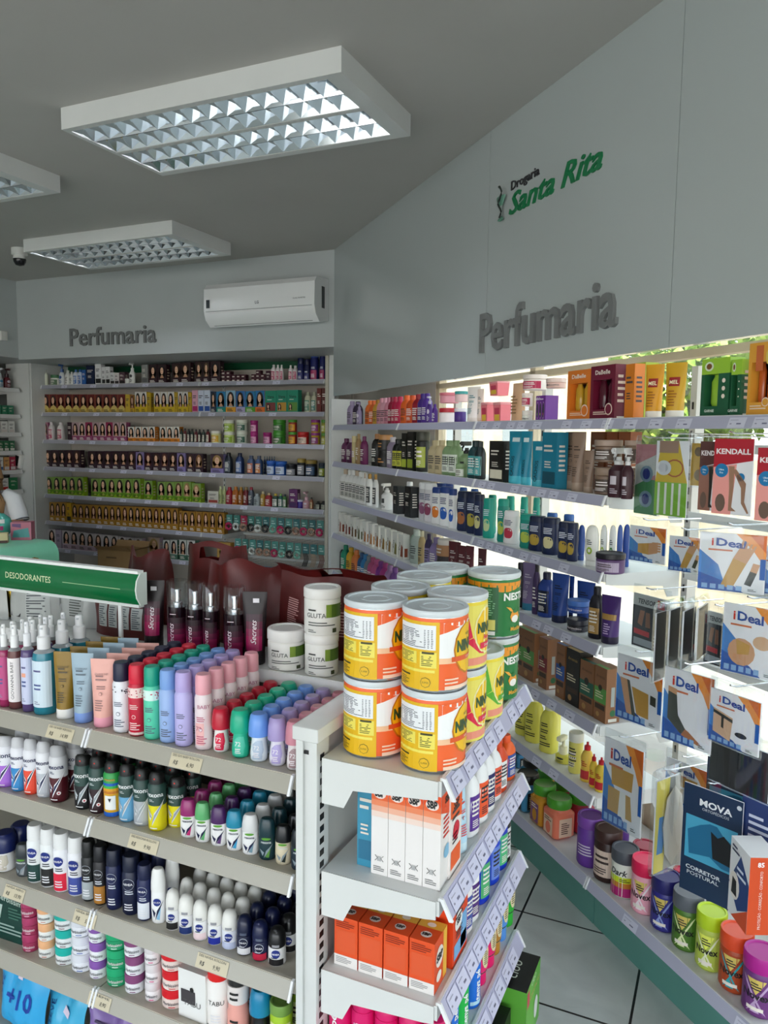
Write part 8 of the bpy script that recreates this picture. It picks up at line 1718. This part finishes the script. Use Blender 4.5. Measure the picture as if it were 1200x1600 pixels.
for s in (1, -1): m.tube([(.08*s, -.13, 1.5), (.10*s, -.15, 1.35), (.10*s, -.16, 1.15), (.12*s, -.17, .99)], [.03, .045, .055, .03], '9c7850r', 10)
obj('hair', m, t)
m = MB()
for s in (1, -1): m.disc(lambda x, z, e=0: (x, -.222 - e, z), .032*s, 1.465, .012, .006, '241c18', .002, 10); m.tube([(.092*s, -.13, 1.44), (.098*s, -.13, 1.47)], .014, 'c08c68', 8)
m.tube([(0, -.222, 1.46), (0, -.24, 1.43)], .009, 'c08c68', 8); m.disc(lambda x, z, e=0: (x, -.218 - e, z), 0, 1.398, .022, .007, 'a05048', .003, 12); obj('face_features', m, t)
m = MB(); m.cbox(-.2, .2, -.2, .2, .42, .46, '202024', .05); m.tube([(0, 0, .05), (0, 0, .42)], .03, '707478m'); m.lathe([(.22, 0, '202024'), (.22, .03, '202024'), (.04, .06, '202024')], 18); setp(obj('stool', m, None, (-5.66, 4.50, 0)), 'black stool under the seated person', 'stool')

# ------------------------------------------------------------ outside the window
gm = slab([(8.2, -5.0), (24, -5.0), (24, 26), (-14, 26), (-3.3, 6.35)], -.2, -.05, 'pavement'); struct('ground_outside', gm)
struct('ground_outside_front', slab([(-14, -18), (18, -18), (18, -5.14), (-14, -5.14)], -.2, -.02, 'pavement'))  # unseen paving added to bounce sunlight in through the shop front
def R4(s, t, z): return R3(s, t, z)
m = MB(); m.box(-10, -2.9, 0, .3, -.05, 3.4, 'cream_render'); m.box(-2.9, 10, 0, .2, -.05, 1.55, 'cream_render')
for s in (-9, -7, -5): m.box(s, s + 1.0, -.02, .02, .95, 2.2, '8c9494g')
o = obj('outside_wall', m, None, R4(0, 4.2, 0), R45); o['kind'] = 'structure'
def tree(s, t_, h, r, seed, look):
    rr = random.Random(seed); t = bpy.data.objects.new('tree', None); COL.objects.link(t); t.location = R4(s, t_, -.05); setp(t, look, 'tree', '')
    m = MB(); m.tube([(0, 0, 0), (.06, .02, h*.3), (0, .08, h*.6)], [.14, .1, .06], 'bark', 10); obj('trunk', m, t)
    m = MB()
    for i in range(4500):
        a = rr.uniform(0, 2*PI); u = rr.uniform(-1, 1); q = r * rr.uniform(.3, 1)**.5; q2 = math.sqrt(1 - u*u)
        p = Vector((q*q2*math.cos(a), q*q2*math.sin(a), h*.62 + q*u*.75)); d = Vector((rr.uniform(-1, 1), rr.uniform(-1, 1), rr.uniform(-1, 1))).normalized(); e = d.cross(Vector((rr.uniform(-1, 1), 0, 1))).normalized(); L = rr.uniform(.1, .18)
        m.face([p - d*L, p + e*L*.5, p + d*L, p - e*L*.5], 'leaf_green')
    c = obj('crown', m, t)
tree(-5.1, 7.2, 4.3, 1.9, 1, 'leafy green tree outside behind the stocking cartons'); tree(-1.0, 7.4, 4.4, 1.9, 2, 'leafy tree outside at the frame edge'); tree(2.9, 7.4, 4.4, 1.9, 3, 'tree outside beyond the frame edge')
# ------------------------------------------------------------ labels
rank = {}
for o in TH: rank.setdefault((o['look'], o['where']), []).append(o)
for (lk, wh), os_ in rank.items():
    for i, o in enumerate(os_):
        parts = [lk] + ([ORD[i] + (' from the left' if 'left wall' not in wh else ' along')] if len(os_) > 1 else []) + ([wh] if wh else [])
        o['label'] = ', '.join(parts)
        if len(re.findall(r"[A-Za-z0-9][A-Za-z0-9'-]*", o['label'])) > 16: print('LONG', o['label'])
for o in TH:
    for k in ('look', 'where'): del o[k]
bpy.context.view_layer.update()
